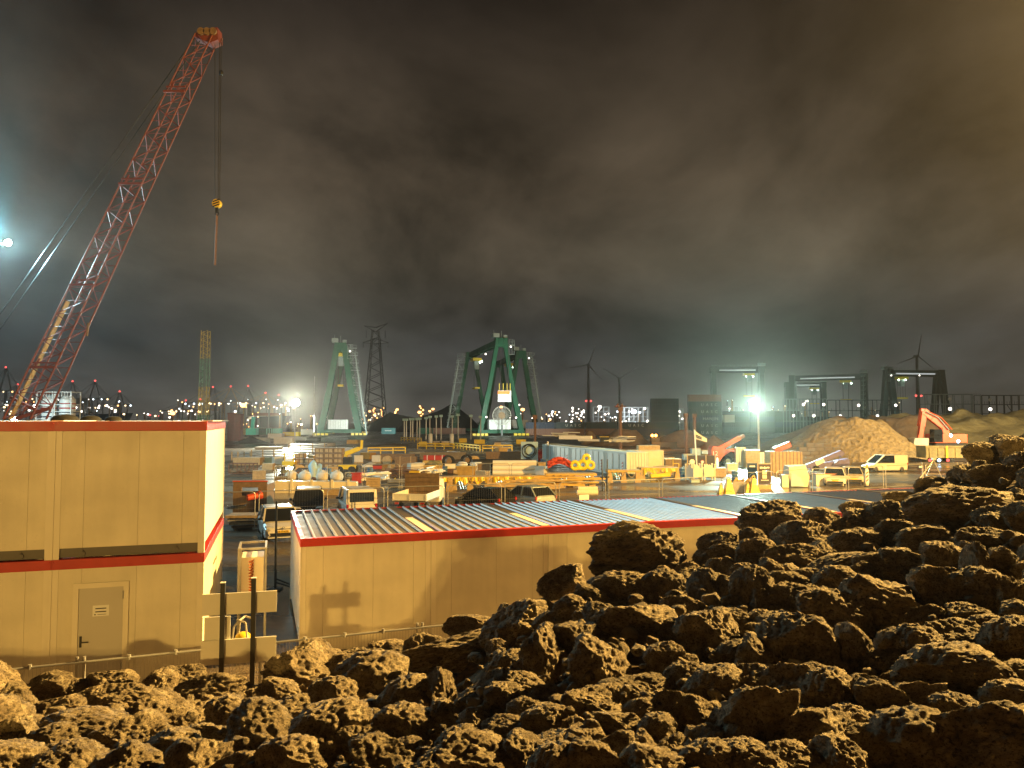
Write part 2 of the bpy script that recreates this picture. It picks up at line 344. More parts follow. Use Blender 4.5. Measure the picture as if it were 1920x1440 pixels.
for k, (lab_u, lab_l) in enumerate((('upper cream site cabin at the near right corner of the stack', 'lower cream site cabin with the grey door and paper notice'),
                                    ('upper cream site cabin cut off by the left picture edge', 'lower cream site cabin without a door at the left picture edge'),
                                    ('', ''))):
    if not lab_u: break
    p = along2(W2 * (k + 1)); 
    lo = cabin(lab_l, p, A2, W2, 6.1, H2, roof=False, group='stacked site cabins')
    up = cabin(lab_u, p + Vector((0, 0, H2)), A2, W2, 6.1, H2, roof=True, group='stacked site cabins', top_rail=True)
    if k == 0:
        xa, xb = W2 - 2.45, W2 - 1.43
        d = MB(); d.box(xa, -.035, .05, xa + .10, .028, 2.3); d.box(xb - .10, -.035, .05, xb, .028, 2.3); d.box(xa + .10, -.035, 2.2, xb - .10, .028, 2.3)
        fo = d.build('door_frame', m_creamp, lo)
        m_door = M('grey_door_paint', (.52,.49,.44), .5, var=.05)
        l = MB(); l.box(xa + .105, -.012, .06, xb - .105, .026, 2.195); lf = l.build('door', m_door, lo)
        hd = MB(); hd.box(xa + .135, -.03, 1.02, xa + .175, -.013, 1.24); hd.bar((xa + .155, -.045, 1.12), (xa + .30, -.045, 1.12), .022); hd.build('handle', m_black, lf)
        for z in (.5, 1.95):
            hg = MB(); hg.cyl((xb - .10, -.045, z), (xb - .10, -.045, z + .16), .014, n=8); hg.build('hinge', m_steel, lf)
        nt_ = MB(); xm = (xa + xb) / 2; nt_.box(xm - .15, -.016, 1.62, xm + .15, -.0125, 1.84); no = nt_.build('paper_notice', m_white, lf)
        ln = MB(); ln.box(xm - .10, -.0185, 1.765, xm + .10, -.0165, 1.785); ln.box(xm - .10, -.0185, 1.70, xm + .10, -.0165, 1.72); ln.box(xm - .12, -.0185, 1.645, xm - .09, -.0165, 1.665); ln.box(xm - .06, -.0185, 1.65, xm + .10, -.0165, 1.658)
        ln.build('printed_lines', m_dark, no)
# dark domed vents on the roof of the stack
for i, (px, wd, lab) in enumerate(((122, 46, 'largest dark dome showing over the red roof edge'), (170, 34, 'middle dark dome showing over the red roof edge'), (213, 28, 'smallest dark dome over the red roof edge'))):
    q = pt(px, 789, 18.6); r = wd / 2 * 18.6 / F
    m = MB(); m.ball((0, 0, 0), r, 20, 10, .42); m.cyl((0, 0, -.12), (0, 0, .02), r * 1.03, n=20)
    o = m.build('roof_vent', m_dark, smooth=True); o.location = (q.x, q.y, 5.74 + .05); tag(o, lab, 'roof vent', 'domes on the upper cabin roof')
# single row
A1 = R(18.6); c1, s1_ = math.cos(A1), math.sin(A1); C1 = Vector((-5.2, 18.54, .05)); W1 = 3.27
names = ['cream site cabin at the open left end of the single row', 'second cream cabin from the left end of the single row', 'third cream cabin of the row, behind the tall boulder', 'fourth cream cabin of the row, partly behind boulders',
         'cabin roof with fine ribs showing above the boulders', 'sixth cabin of the row, roof seen between boulders', 'seventh cabin roof in front of the barrier fence', 'dark roofed last cabin at the far right of the row']
ROW = []
for k in range(8):
    ROW.append(cabin(names[k], C1 + Vector((c1, s1_, 0)) * W1 * k, A1, W1 - .01, 6.1, 2.80, ribs=(11 if k < 3 else 16), dull=(0, 0, 0, 0, 1, 1, 2, 2)[k], group='single row of site cabins'))

# ------------------------------------------------------------------ mesh fence before the cabins
fa, fb = Vector((-12.4, 10.4, 0)), Vector((.9, 15.55, 0)); fd = (fb - fa); fl = fd.length; fd.normalize(); npn = 5
m_wire = M('pale_fence_wire', (.55,.50,.42), .5, metal=.3)
flab = ['fence panel at the left picture edge below the stacked cabins', 'fence panel in front of the lower cabin door', 'fence panel beside the blank sign boards', 'fence panel at the near end of the single cabin row', 'fence panel dipping behind the boulders']
for k in range(npn):
    a = fa + fd * fl / npn * k; t = T('mesh_fence', flab[k], 'fence', a, math.atan2(fd.y, fd.x), 'mesh fence along the cabins'); L = fl / npn
    q = MB(); n = int(L / .055)
    for i in range(1, n): q.box(L/n*i - .003, -.003, .1, L/n*i + .003, .003, 1.78)
    for z in (.3, .8, 1.3): q.box(0, .003, z, L, .008, z + .012)
    q.build('wire_mesh', m_wire, t)
    q = MB(); q.cyl((0, 0, 1.79), (L, 0, 1.79), .021, n=8)
    for i in range(1, 4): q.cyl((L/4*i, 0, 1.76), (L/4*i, 0, 1.84), .03, n=8)
    q.build('top_rail', m_steel, t)
    for x in (.05, L - .05):
        q = MB(); q.cyl((x, .02, 0), (x, .02, 1.88), .025, n=8); q.build('post', m_steel, t)

# ------------------------------------------------------------------ blank sign boards on two posts
YS = 12.2
pl, pr = pt(416, 1237, YS), pt(474, 1222, YS + .12)
t = T('sign', 'blank pale boards on two dark posts between the cabins', 'sign', (pl.x, pl.y, 0), math.atan2(pr.y - pl.y, pr.x - pl.x)); sx = (pr - pl).xy.length
k = YS / F
for x, top in ((0, pt(416, 1092, YS).z), (sx, pt(474, 1086, YS).z)):
    q = MB(); q.box(x - .036, -.075, 0, x + .036, -.005, top); o = q.build('post', m_black, t)
    q = MB(); q.box(x - .04, -.08, top, x + .04, 0, top + .012); q.build('cap', m_white, o)
def zz(y): return pt(450, y, YS).z
def xx(px): return (px - 416) * k
q = MB(); q.box(xx(380), 0, zz(1153), xx(511), .03, zz(1113)); q.build('upper_board', m_board, t)
q = MB(); q.box(xx(384), .035, zz(1203), xx(429), .06, zz(1157)); q.build('middle_board', m_board, t)
q = MB(); q.box(xx(379), 0, zz(1246), xx(511), .03, zz(1200)); q.build('lower_board', m_board, t)
# ------------------------------------------------------------------ rubble mound
CR = [(-260,1252,10.0),(0,1250,10.4),(200,1243,10.7),(500,1232,10.9),(640,1212,11),(850,1180,11),(950,1150,10.6),(1030,1120,9.8),(1110,1075,9.0),(1290,1060,9.0),(1400,1000,9.3),(1500,985,9.6),(1600,968,10),(1700,945,10.2),(1750,905,10.2),(1850,855,10.4),(1920,820,10.6),(2200,760,11)]
cu_ = [(c[0] - 960) / F for c in CR]; cz_ = [pt(960, c[1], c[2]).z - (.45 if c[0] < 700 else .32 if c[0] < 940 else .08) for c in CR]; cy_ = [c[2] for c in CR]
def H(X, Y):
    Yn = max(Y, .8); u = X / Yn; Yc = float(np.interp(u, cu_, cy_)); zc = float(np.interp(u, cu_, cz_))
    zn = 4.28 - .06 * max(0, -X)
    if Y < 2.5:
        zb = 4.28 + max(0, -Y - .9) * .75
        lim = float(np.interp(X, [-14, -3.3, -2.5, -1.2, .3, 1.6, 4, 9], [5.0, 5.3, 7.9, 8.25, 7.7, 8.3, 8.3, 8.5]))  # unseen ridge behind the camera, its height shaped to cast shade
        return min(zb, lim) if Y > -7 else max(0, lim - (-7 - Y) * .8)
    if Y <= Yc:
        t = (Y - 2.5) / (Yc - 2.5); p = float(np.interp(u, [-.7, -.1, .15, .6], [1.0, 1.0, 1.35, 1.25]))
        return zn + (zc - zn) * t ** p
    return max(-.3, zc - (Y - Yc) * 1.15)
def hit(px, py, strict=False):
    d = ray(px, py); d = d / d.y; Y = 2.4
    while Y < 16:
        p = Vector((0, 0, CZ)) + d * Y
        if p.z < H(p.x, p.y): return p
        Y += .04
    if strict: return None
    u = (px - 960) / F; return pt(px, py, float(np.interp(u, cu_, cy_)))
def rock_mat():
    m = bpy.data.materials.new('muddy_rock'); m.use_nodes = True; nt = m.node_tree; b = nt.nodes['Principled BSDF']; tc = nd(nt, 'ShaderNodeTexCoord'); oi = nd(nt, 'ShaderNodeObjectInfo')
    va = nd(nt, 'ShaderNodeVectorMath', operation='ADD'); nt.links.new(tc.outputs['Object'], va.inputs[0]); nt.links.new(oi.outputs['Random'], va.inputs[1])
    def nz(s, d=8, r=.65):
        n = nd(nt, 'ShaderNodeTexNoise'); n.inputs['Scale'].default_value = s; n.inputs['Detail'].default_value = d; n.inputs['Roughness'].default_value = r; nt.links.new(va.outputs[0], n.inputs['Vector']); return n.outputs['Fac']
    rp = nd(nt, 'ShaderNodeValToRGB'); stops(rp.color_ramp, [(.30, (.095,.07,.043)), (.46, (.23,.178,.112)), (.58, (.37,.30,.195)), (.72, (.50,.43,.30))]); nt.links.new(nz(2.6), rp.inputs['Fac'])
    sp = nd(nt, 'ShaderNodeMapRange'); sp.inputs['From Min'].default_value = .40; sp.inputs['From Max'].default_value = .50; sp.inputs['To Min'].default_value = .22; sp.inputs['To Max'].default_value = 1.0; nt.links.new(nz(15, 7, .75), sp.inputs['Value'])
    ri = nd(nt, 'ShaderNodeMapRange'); ri.inputs['To Min'].default_value = 1.1; ri.inputs['To Max'].default_value = 1.6; nt.links.new(oi.outputs['Random'], ri.inputs['Value'])
    mm = nd(nt, 'ShaderNodeMath', operation='MULTIPLY'); nt.links.new(sp.outputs[0], mm.inputs[0]); nt.links.new(ri.outputs[0], mm.inputs[1])
    sc = nd(nt, 'ShaderNodeVectorMath', operation='SCALE'); nt.links.new(rp.outputs['Color'], sc.inputs[0]); nt.links.new(mm.outputs[0], sc.inputs['Scale']); nt.links.new(sc.outputs[0], b.inputs['Base Color'])
    b.inputs['Roughness'].default_value = .82; b.inputs['Specular IOR Level'].default_value = .35
    bp = nd(nt, 'ShaderNodeBump'); bp.inputs['Strength'].default_value = .9; bp.inputs['Distance'].default_value = .14; nt.links.new(nz(17, 8, .8), bp.inputs['Height']); nt.links.new(bp.outputs['Normal'], b.inputs['Normal'])
    return m
m_rock = rock_mat()
def rock_mesh(seed, sub=5):
    rr = random.Random(seed); bm = bmesh.new(); bmesh.ops.create_icosphere(bm, subdivisions=sub, radius=1.0)
    pl = []
    for i in range(rr.randint(7, 11)):
        n = Vector((rr.gauss(0,1), rr.gauss(0,1), rr.gauss(0,1))).normalized(); pl.append((n, rr.uniform(.54, .84)))
    off = Vector((rr.uniform(-50,50), rr.uniform(-50,50), rr.uniform(-50,50)))
    for v in bm.verts:
        n = v.co.normalized(); p = n.copy()
        for k in range(2):
            for (a, d) in pl:
                e = p.dot(a) - d
                if e > 0: p -= a * e * .92
        q = p + off
        d = .12 * noise.fractal(q * 1.6, .9, 2.1, 3)
        d += .075 * (abs(noise.noise(q * 4.3)) - .25) + .05 * noise.noise(q * 7.5)
        if sub >= 4:
            vd = noise.voronoi(q * 7.0)[0]; d += .06 * (vd[0] - .35)
            d += .032 * noise.fractal(q * 13, .8, 2.2, 2) - .04 * max(0, .5 - noise.voronoi(q * 11)[0][0]) + .03 * (.3 - abs(noise.noise(q * 24)))
        v.co = p + n * d
    me = bpy.data.meshes.new('boulder'); bm.to_mesh(me); bm.free(); me.polygons.foreach_set('use_smooth', [True]*len(me.polygons)); me.materials.append(m_rock); return me
RM = [rock_mesh(100 + i, 6) for i in range(12)]
def rock(px, py, w, h, roll=0, label=None, idx=None, group=None, fat=1.0):
    ok = hit(px, py, True); p = hit(px, py); s = p.y / F; a, b = w / 2 * s * 1.28, h / 2 * s * 1.28
    o = bpy.data.objects.new('boulder', RM[rnd.randrange(12) if idx is None else idx]); COL.objects.link(o)
    if ok is None: p.z = min(p.z, H(p.x, p.y) + .5 * b)
    dpt = (a * b) ** .5 * fat
    o.location = p + Vector((0, .10, .22)) * dpt; o.scale = (a, dpt, b); o.rotation_euler = (rnd.uniform(-.2, .2), R(roll), rnd.uniform(-.35, .35))
    o['category'] = 'boulder'; o['label'] = label; o['group'] = group; return (px, py, (w + h) / 4)
# (x, y, w, h, roll, label) traced from the photograph
HAND = [(1868,1448,225,150,-8,'huge dark boulder filling the bottom right corner'),(1197,1052,182,96,-8,'tall black boulder jutting up against the cabin row wall'),(1060,1102,84,50,-12,'pointed boulder overhanging the cabin wall beside the tall black one'),
(870,1240,205,62,-14,'long flat slab of rubble with pitted top in the middle'),(800,1257,78,85,0,'block under the near end of the long flat slab'),(1028,1260,92,118,0,'upright egg shaped boulder lit on its face'),
(1083,1228,85,88,10,'dark boulder behind the egg shaped one'),(1125,1270,104,112,-20,'round boulder with lit rim right of the egg shaped one'),(1207,1192,142,76,6,'broad boulder with flat lit top below the tall black one'),
(1786,1290,158,92,-6,'dark boulder just above the huge corner one'),(1655,1155,168,115,14,'large rounded boulder with a lit ridge in the shaded slope'),
(1497,1237,114,114,0,'square topped dark boulder with crumbly lit crown'),(1332,1211,94,100,0,'round grey boulder with lit flat crown'),(1445,1380,134,128,-30,'big tilted boulder lit along its right edge at the bottom'),
(1812,978,172,78,-4,'long lumpy boulder high on the right slope'),(1790,1215,120,64,4,'flat dark slab with thin lit edge on the right'),(1456,990,112,64,4,'pale boulder standing on the crest before the cabin roof'),
(1501,1027,96,60,-18,'dark rounded boulder below the pale crest boulder'),(1437,953,44,32,0,'small block on top of the pale crest boulder'),(1475,951,30,28,20,'small pointed stone beside the block on the crest'),(1606,950,52,36,-6,'rounded stone standing alone before the cabin roofs'),
(230,1330,118,54,6,'long boulder lying in the lit left slope'),(575,1285,132,92,8,'large crumbly boulder in the lit slope near the sign posts'),(600,1224,92,50,4,'boulder at the foot of the fence right of the sign'),(395,1315,126,56,-4,'flat topped boulder below the sign posts'),
(170,1390,152,62,4,'wide boulder at the bottom left of the heap'),(35,1412,78,84,0,'rough boulder in the bottom left corner'),(545,1365,92,66,-20,'tilted boulder with a dark hollow beneath it'),(767,1390,112,76,20,'boulder with lit back at the bottom middle'),
(1411,1132,68,94,10,'upright dark boulder in the shaded slope'),(1745,1024,102,46,0,'dark wedge shaped boulder under the long lumpy one'),(1853,1027,82,48,12,'tan angular boulder near the right picture edge'),(1884,1065,60,52,8,'smooth tan boulder at the right picture edge'),(1835,1080,44,78,0,'narrow upright tan boulder near the right edge')]
H2_ = [(128,1240,50,26),(92,1298,62,46),(140,1290,40,36),(205,1270,76,42),(215,1292,46,40),(300,1305,62,56),(340,1275,66,56),(360,1355,76,70),(480,1320,42,36),(390,1400,96,48),(100,1345,86,46),(540,1237,46,36),
(827,1320,58,86),(887,1320,68,44),(933,1297,62,52),(990,1347,62,46),(890,1373,62,52),(957,1387,70,52),(683,1403,82,44),(753,1423,76,40),(860,1410,76,52),(927,1420,62,34),(1040,1417,76,52),(1100,1400,62,52),(1160,1367,78,38),(1210,1410,56,46),(1260,1410,46,52),(1260,1343,62,62),(1073,1370,30,38),(1193,1303,92,58),
(887,1170,86,38),(947,1138,27,27),(987,1142,26,25),(1023,1140,38,28),(1030,1180,52,44),(803,1215,56,36),(750,1199,70,34),(700,1209,52,32),(720,1237,60,42),(660,1230,52,46),
(1535,967,52,36),(1602,966,38,18),(1550,988,56,38),(1621,988,82,38),(1692,944,72,34),(1888,1132,46,72),(1572,1069,94,34),(1494,1057,92,44),(1651,1080,86,52),(1449,1080,52,46),(1524,1091,64,30),(1475,1106,68,42),(1490,1140,80,58),(1572,1110,74,58),(1329,1121,58,72),(1377,1144,44,34),(1347,1305,98,62),(1302,1346,54,52),(1332,1406,60,56),(1299,1078,52,38),(1355,1076,44,44),(1351,1018,66,40),(1332,1050,52,36),(1606,1237,72,92),(1617,1294,52,38),(1865,908,82,46),(1797,930,44,26),(1748,922,46,36),(1900,855,60,46),(1885,825,60,34),(1850,868,70,44),(1700,1080,90,60),(1760,1130,80,90),(1720,1240,90,80),(1660,1350,110,90),(1560,1330,90,90),(1640,1420,110,70),(1420,1245,70,70),(1250,1255,70,60),(1290,1290,70,60),(1170,1120,100,60),(1250,1120,80,60)]
placed = []
for (x, y, a, b, ro, lab) in HAND: placed.append(rock(x, y, a, b, ro, lab, group='boulders of the rubble heap'))
def zone(x, y):
    if x < 640: return ('brown crumbly boulder in the lit slope left of the sign shadows', 'boulders in the lit left slope')
    if x < 1290 and y > 1150: return ('rough boulder in the lit middle of the rubble heap', 'boulders in the lit middle of the heap')
    return ('dark earthy boulder in the shaded right slope', 'boulders in the shaded right slope')
for (x, y, a, b) in H2_:
    lab, gr = zone(x, y); placed.append(rock(x, y, a, b, rnd.uniform(-20, 20), lab, group=gr))
def crest_y(x): return float(np.interp(x, [c[0] for c in CR], [c[1] for c in CR]))
tries = 0; n_extra = 0; R0 = 40
while n_extra < 178 and tries < 9000:
    tries += 1; x = rnd.uniform(-60, 1980); y = rnd.uniform(crest_y(x) - 4, 1470)
    r = max(14, (1 - tries / 9000) * 54 * (.6 + .4 * (y - 1000) / 440)); r *= rnd.uniform(.8, 1.2)
    if y < crest_y(x) + 25: r = min(r, 12 if x < 900 else 20)
    if hit(x, y, True) is None: continue
    if any((x - a) ** 2 + (y - b) ** 2 < ((r + c) * .66) ** 2 for a, b, c in placed): continue
    lab, gr = zone(x, y); placed.append(rock(x, y, 2*r*rnd.uniform(1, 1.3), 2*r*rnd.uniform(.75, 1.0), rnd.uniform(-25, 25), lab, group=gr)); n_extra += 1
# mound ground
N = 150; xs = np.linspace(-16, 22, N); ys = np.linspace(-14, 17, N); vs = []; fs = []
for y in ys:
    for x in xs:
        z = H(x, y) - .10; z += .10 * noise.noise(Vector((x*2.1, y*2.1, 0))) + .05 * noise.noise(Vector((x*6, y*6, 3))); vs.append((x, y, z))
for j in range(N-1):
    for i in range(N-1): fs.append((j*N+i, j*N+i+1, (j+1)*N+i+1, (j+1)*N+i))
m_mud = M('rubble_soil', (.16,.115,.07), .97, var=.6, scale=6, bump=1.0, bscale=14, spec=.08, rvar=.03, bdist=.06)
q = MB(); q.v = vs; q.f = fs; q.mi = [0]*len(fs); tag(q.build('rubble_terrain', m_mud, smooth=True, fix=False), kind='structure')
# small stones between the boulders: nobody could count them
small = [rock_mesh(300 + i, 3) for i in range(10)]
arr = []
for me in small:
    v = np.empty(len(me.vertices)*3); me.vertices.foreach_get('co', v); f = np.array([p.vertices[:] for p in me.polygons]); arr.append((v.reshape(-1, 3), f))
V = []; Fc = []; base = 0
for k in range(1150):
    x = rnd.uniform(-80, 2000); y = rnd.uniform(crest_y(x) - 6, 1480); p = hit(x, y, True)
    if p is None: continue
    r = (5 + 14*rnd.random()**2.2) * p.y / F; r = max(r, .018)
    v, f = arr[k % len(arr)]; Mx = np.array(Euler((rnd.uniform(0,6), rnd.uniform(0,6), rnd.uniform(0,6))).to_matrix()) * r
    V.append(v @ Mx.T * np.array((1.15, 1.0, .85)) + np.array(p + Vector((rnd.uniform(-.1,.1), rnd.uniform(-.05,.3), rnd.uniform(0, .08))))); Fc.append(f + base); base += len(v)
V = np.vstack(V); Fc = np.vstack(Fc); me = bpy.data.meshes.new('rubble'); me.from_pydata(V.tolist(), [], Fc.tolist()); me.materials.append(m_rock); me.polygons.foreach_set('use_smooth', [True]*len(me.polygons))
o = bpy.data.objects.new('rubble', me); COL.objects.link(o); tag(o, 'small broken stones filling the gaps of the heap', 'rubble', kind='stuff')
# the heap goes on past both picture edges
V = []; Fc = []; base = 0
for k in range(420):
    x = rnd.uniform(2010, 2900) if k % 3 else rnd.uniform(-900, -90); y = rnd.uniform(crest_y(x) - 6, 1600); p = hit(x, y, True)
    if p is None: continue
    r = (12 + 34*rnd.random()**2) * p.y / F; v, f = arr[k % len(arr)]; Mx = np.array(Euler((rnd.uniform(0,6), rnd.uniform(0,6), rnd.uniform(0,6))).to_matrix()) * r
    V.append(v @ Mx.T * np.array((1.15, 1.0, .85)) + np.array(p + Vector((0, .1, .03)))); Fc.append(f + base); base += len(v)
V = np.vstack(V); Fc = np.vstack(Fc); me = bpy.data.meshes.new('rubble'); me.from_pydata(V.tolist(), [], Fc.tolist()); me.materials.append(m_rock); me.polygons.foreach_set('use_smooth', [True]*len(me.polygons))
o = bpy.data.objects.new('rubble', me); COL.objects.link(o); tag(o, 'stones of the heap beyond the picture edges', 'rubble', kind='stuff')
# stones on the unseen bank behind the camera, shaped to shade the slope
for k in range(40):
    X = rnd.uniform(-9, 8); Y = rnd.uniform(-6.5, -5); o = bpy.data.objects.new('boulder', RM[rnd.randrange(12)]); COL.objects.link(o); r = rnd.uniform(.15, .45)
    o.location = (X, Y, H(X, Y)); o.scale = (r*1.2, r, r*.9); o.rotation_euler = (0, 0, rnd.uniform(0, 6)); tag(o, 'boulder on the unseen shading bank behind the heap', 'boulder', 'boulders on the unseen bank behind')
# ------------------------------------------------------------------ vehicles
m_tyre = M('tyre_rubber', (.02,.02,.02), .85); m_rim = M('alloy_rim', (.35,.35,.35), .35, metal=.8)
m_plate = M('yellow_number_plate', (.75,.50,.03), .5, var=.05); m_tail = M('red_tail_glass', (.35,.01,.01), .2); m_head = M('headlamp_glass', (.6,.62,.65), .1)
def wheel(parent, x, y, r, wd=.2, tread=False):
    q = MB(); q.torus((x, y, r), r*.8, r*.22, 'x', 22, 8); q.cyl((x - wd*.45, y, r), (x + wd*.45, y, r), r*.85, n=18)
    o = q.build('wheel', m_tyre, parent, smooth=True); q = MB(); sg = 1 if x > 0 else -1
    q.cyl((x + sg*wd*.46, y, r), (x + sg*(wd*.46 + .015), y, r), r*.62, n=16)
    for i in range(5):
        a = i*2*math.pi/5; q.bar((x + sg*(wd*.46 + .02), y, r), (x + sg*(wd*.46 + .02), y + r*.56*math.cos(a), r + r*.56*math.sin(a)), .05)
    q.build('rim', m_rim, o)
def rsec(w, z0, z1, y, c=.12):   # rounded cross section, half width w
    c = min(c, (z1 - z0) * .4)
    return [(-w + c*.3, y, z0), (w - c*.3, y, z0), (w, y, z0 + c), (w, y, z1 - c), (w - c, y, z1 - c*.25), (w - 2.5*c, y, z1), (-w + 2.5*c, y, z1), (-w + c, y, z1 - c*.25), (-w, y, z1 - c), (-w, y, z0 + c)]
def car(label, loc, rz, col, L=4.2, W=1.8, Ht=1.47, belt=.93, hood=1.0, ws=.75, rear=.55, name='parked_car', cat='car', roofcol=None, plate=None, group='cars parked in the yard', rearat=False, van=False, dark_front=False, emblem=False):
    if rearat: loc = (loc[0] + math.sin(rz)*L, loc[1] - math.cos(rz)*L, 0)
    t = T(name, label, cat, loc, rz, group); w = W / 2
    q = MB(); q.loft([rsec(w*.80, .30, .60, 0), rsec(w*.93, .20, .70, .12), rsec(w*.985, .18, .80, .5), rsec(w, .18, belt - .03, hood), rsec(w, .18, belt, L*.5), rsec(w, .18, belt, L - .35), rsec(w*.97, .2, belt, L - .08), rsec(w*.9, .32, belt - .12, L)])
    b = q.build('body', col, t, smooth=False, bevel=.02)
    y0, y1, y2, y3 = hood - .12, hood + ws, L - rear, L - .06; wt = w * .78 if not van else w*.9
    bot = [(-w + .05, y0, belt - .04), (w - .05, y0, belt - .04), (w - .05, y3, belt - .04), (-w + .05, y3, belt - .04)]
    top = [(-wt, y1, Ht - .05), (wt, y1, Ht - .05), (wt, y2, Ht - .05), (-wt, y2, Ht - .05)]
    q = MB(); q.add(bot + top, [(0,1,5,4), (1,2,6,5), (2,3,7,6), (3,0,4,7), (4,5,6,7)]); q.build('windows', m_glass, t)
    q = MB(); rc = roofcol or col
    q.loft([[(-wt*.92, y1 - .06, Ht - .055), (wt*.92, y1 - .06, Ht - .055), (wt*.92, y1 - .02, Ht - .02), (-wt*.92, y1 - .02, Ht - .02)], [(-wt - .02, y1 + .1, Ht - .06), (wt + .02, y1 + .1, Ht - .06), (wt*.9, y1 + .25, Ht), (-wt*.9, y1 + .25, Ht)],
            [(-wt - .02, y2 - .1, Ht - .06), (wt + .02, y2 - .1, Ht - .06), (wt*.9, y2 - .2, Ht), (-wt*.9, y2 - .2, Ht)], [(-wt*.95, y2 + .08, Ht - .08), (wt*.95, y2 + .08, Ht - .08), (wt*.9, y2 + .04, Ht - .03), (-wt*.9, y2 + .04, Ht - .03)]])
    q.build('roof', rc, t, bevel=.015)
    for i in range(4): q = MB(); q.bar(bot[i], top[i], .07 if not van else .12); q.build('pillar', col, t)
    for s in (-1, 1):
        q = MB(); ym = (y1 + y2)/2 - .1; q.bar((s*(w - .045), ym, belt - .04), (s*(wt + .005), ym, Ht - .05), .08)
        if van:
            q.add([(s*(w - .03), ym, belt - .06), (s*(w - .03), y3, belt - .06), (s*(wt + .015), y2, Ht - .05), (s*(wt + .015), ym, Ht - .05)], [(0,1,2,3)])
        q.build('side_pillar', col, t)
    if van:
        q = MB(); zw = belt + .1; q.bar((-w + .06, y3 - .01, belt), (w - .06, y3 - .01, belt), .14); q.bar((-wt, y2 + .02, Ht - .1), (wt, y2 + .02, Ht - .1), .16)
        for s in (-1, 1): q.bar((s*(w - .14), y3 - .01, belt), (s*(wt - .05), y2 + .02, Ht - .08), .2, .08)
        q.build('rear_frame', col, t)
    for s in (-1, 1):
        wheel(t, s*(w - .09), .78, .31); wheel(t, s*(w - .09), L - .78, .31)
        q = MB(); q.loft([[(s*w*.42, .035, .60), (s*w*.86, .10, .62), (s*w*.86, .12, .72), (s*w*.45, .07, .69)], [(s*w*.5, .2, .62), (s*w*.94, .36, .66), (s*w*.93, .38, .76), (s*w*.52, .24, .735)]]); q.build('headlight', m_head, t)
        q = MB(); q.box(s*w*.93 - .07, L - .10, belt - .25, s*w*.93 + .05, L + .008, belt - .04); q.build('tail_light', m_tail, t)
        q = MB(); q.ball((s*(w + .10), y0 + .42, belt + .06), .10, 8, 6, .75); q.bar((s*(w - .05), y0 + .45, belt), (s*(w + .08), y0 + .43, belt + .04), .05); q.build('mirror', m_black, t)
    q = MB(); q.box(-w*.72, -.012, .28, w*.72, .05, .43); q.box(-w*.4, .0, .585, w*.4, .08, .62); q.build('grille', m_black, t)
    for yy in ((-.02, L + .012)):
        q = MB(); q.box(-.26, yy - .008, .44, .26, yy + .008, .55); p = q.build('number_plate', m_plate, t)
        if plate and yy < 1: text_mesh(plate, .115, m_black, p, (0, yy - .010, .495), (R(90), 0, 0), depth=.002)
    if emblem:
        q = MB(); q.torus((0, -.01, .655), .06, .010, 'y', 16, 6); q.bar((-.045, -.01, .69), (0, -.01, .61), .012); q.bar((.045, -.01, .69), (0, -.01, .61), .012); q.build('emblem', m_rim, t)
        q = MB()
        for s in (-1, 1): q.bar((s*w*.80, -.02, .27), (s*w*.68, -.03, .355), .03); q.bar((s*w*.68, -.03, .355), (s*w*.80, -.02, .44), .03)
        q.box(-w*.8, -.03, .20, w*.8, .02, .24); q.build('bumper_trim', m_white, t)
    if dark_front:
        q = MB(); q.loft([rsec(w*.81, .28, .56, -.01), rsec(w*.95, .19, .60, .10), rsec(w*1.0, .17, .62, .5)]); q.build('bumper', m_dark, t)
    return t
m_carw = M('white_car_paint', (.72,.70,.66), .22, var=.06, rvar=.06); m_carb = M('black_car_paint', (.012,.012,.014), .14, rvar=.05); m_cars = M('silver_blue_car_paint', (.42,.50,.55), .25, metal=.3, rvar=.06)
m_carg = M('beige_car_paint', (.50,.45,.38), .3)
def P2(px, Y): p = pt(px, 900, Y); return (p.x, Y, 0)
car('white hatchback with yellow number plate facing the camera', P2(533, 35.8), R(23), m_carw, L=4.1, W=1.76, Ht=1.46, plate='X-774-NL', emblem=True)
car('dark car with a broad black windscreen behind the white hatchback', P2(579, 43.6), R(15), m_carb, L=4.5, W=1.84, Ht=1.66, belt=1.02, hood=1.1, roofcol=m_carw)
q_ = P2(679, 43.2)
car('small white van seen from behind with a big rear window', (q_[0], q_[1], 0), R(180 + 21), m_carw, rearat=True, L=4.2, W=1.76, Ht=1.82, belt=1.02, hood=.9, ws=.8, rear=.12, van=True, name='van', cat='van')
car('silver blue car half hidden behind the end of the cabin row', (-6.68, 25.6, 0), R(4), m_cars, L=4.4, W=1.8, Ht=1.5)
q_ = P2(952, 47.5); car('black hatchback parked behind the cabin roofs', (q_[0], q_[1], 0), R(180 + 50), m_carb, rearat=True, L=4.0, W=1.75, Ht=1.45, rear=.75)
q_ = P2(1024, 48.5); car('pale blue hatchback with dark rear window behind the cabin roofs', (q_[0], q_[1], 0), R(180 + 36), m_cars, rearat=True, L=4.0, W=1.75, Ht=1.48, rear=.7)
car('pale car parked behind the barrier fence, nearer the big bags', P2(1566, 66), R(-21), m_carw, L=4.2, Ht=1.5)
car('beige car with a low roof beside the red and white marker', P2(1602, 68), R(-19), m_carg, L=4.0, W=1.7, Ht=1.45)
q_ = P2(1622, 85); t = car('white panel van standing side on before the gravel heap', (q_[0], q_[1], 0), R(-82), m_carw, L=4.7, W=1.85, Ht=1.9, belt=1.05, hood=.95, ws=.9, rear=.10, van=True, dark_front=True, name='van', cat='van')
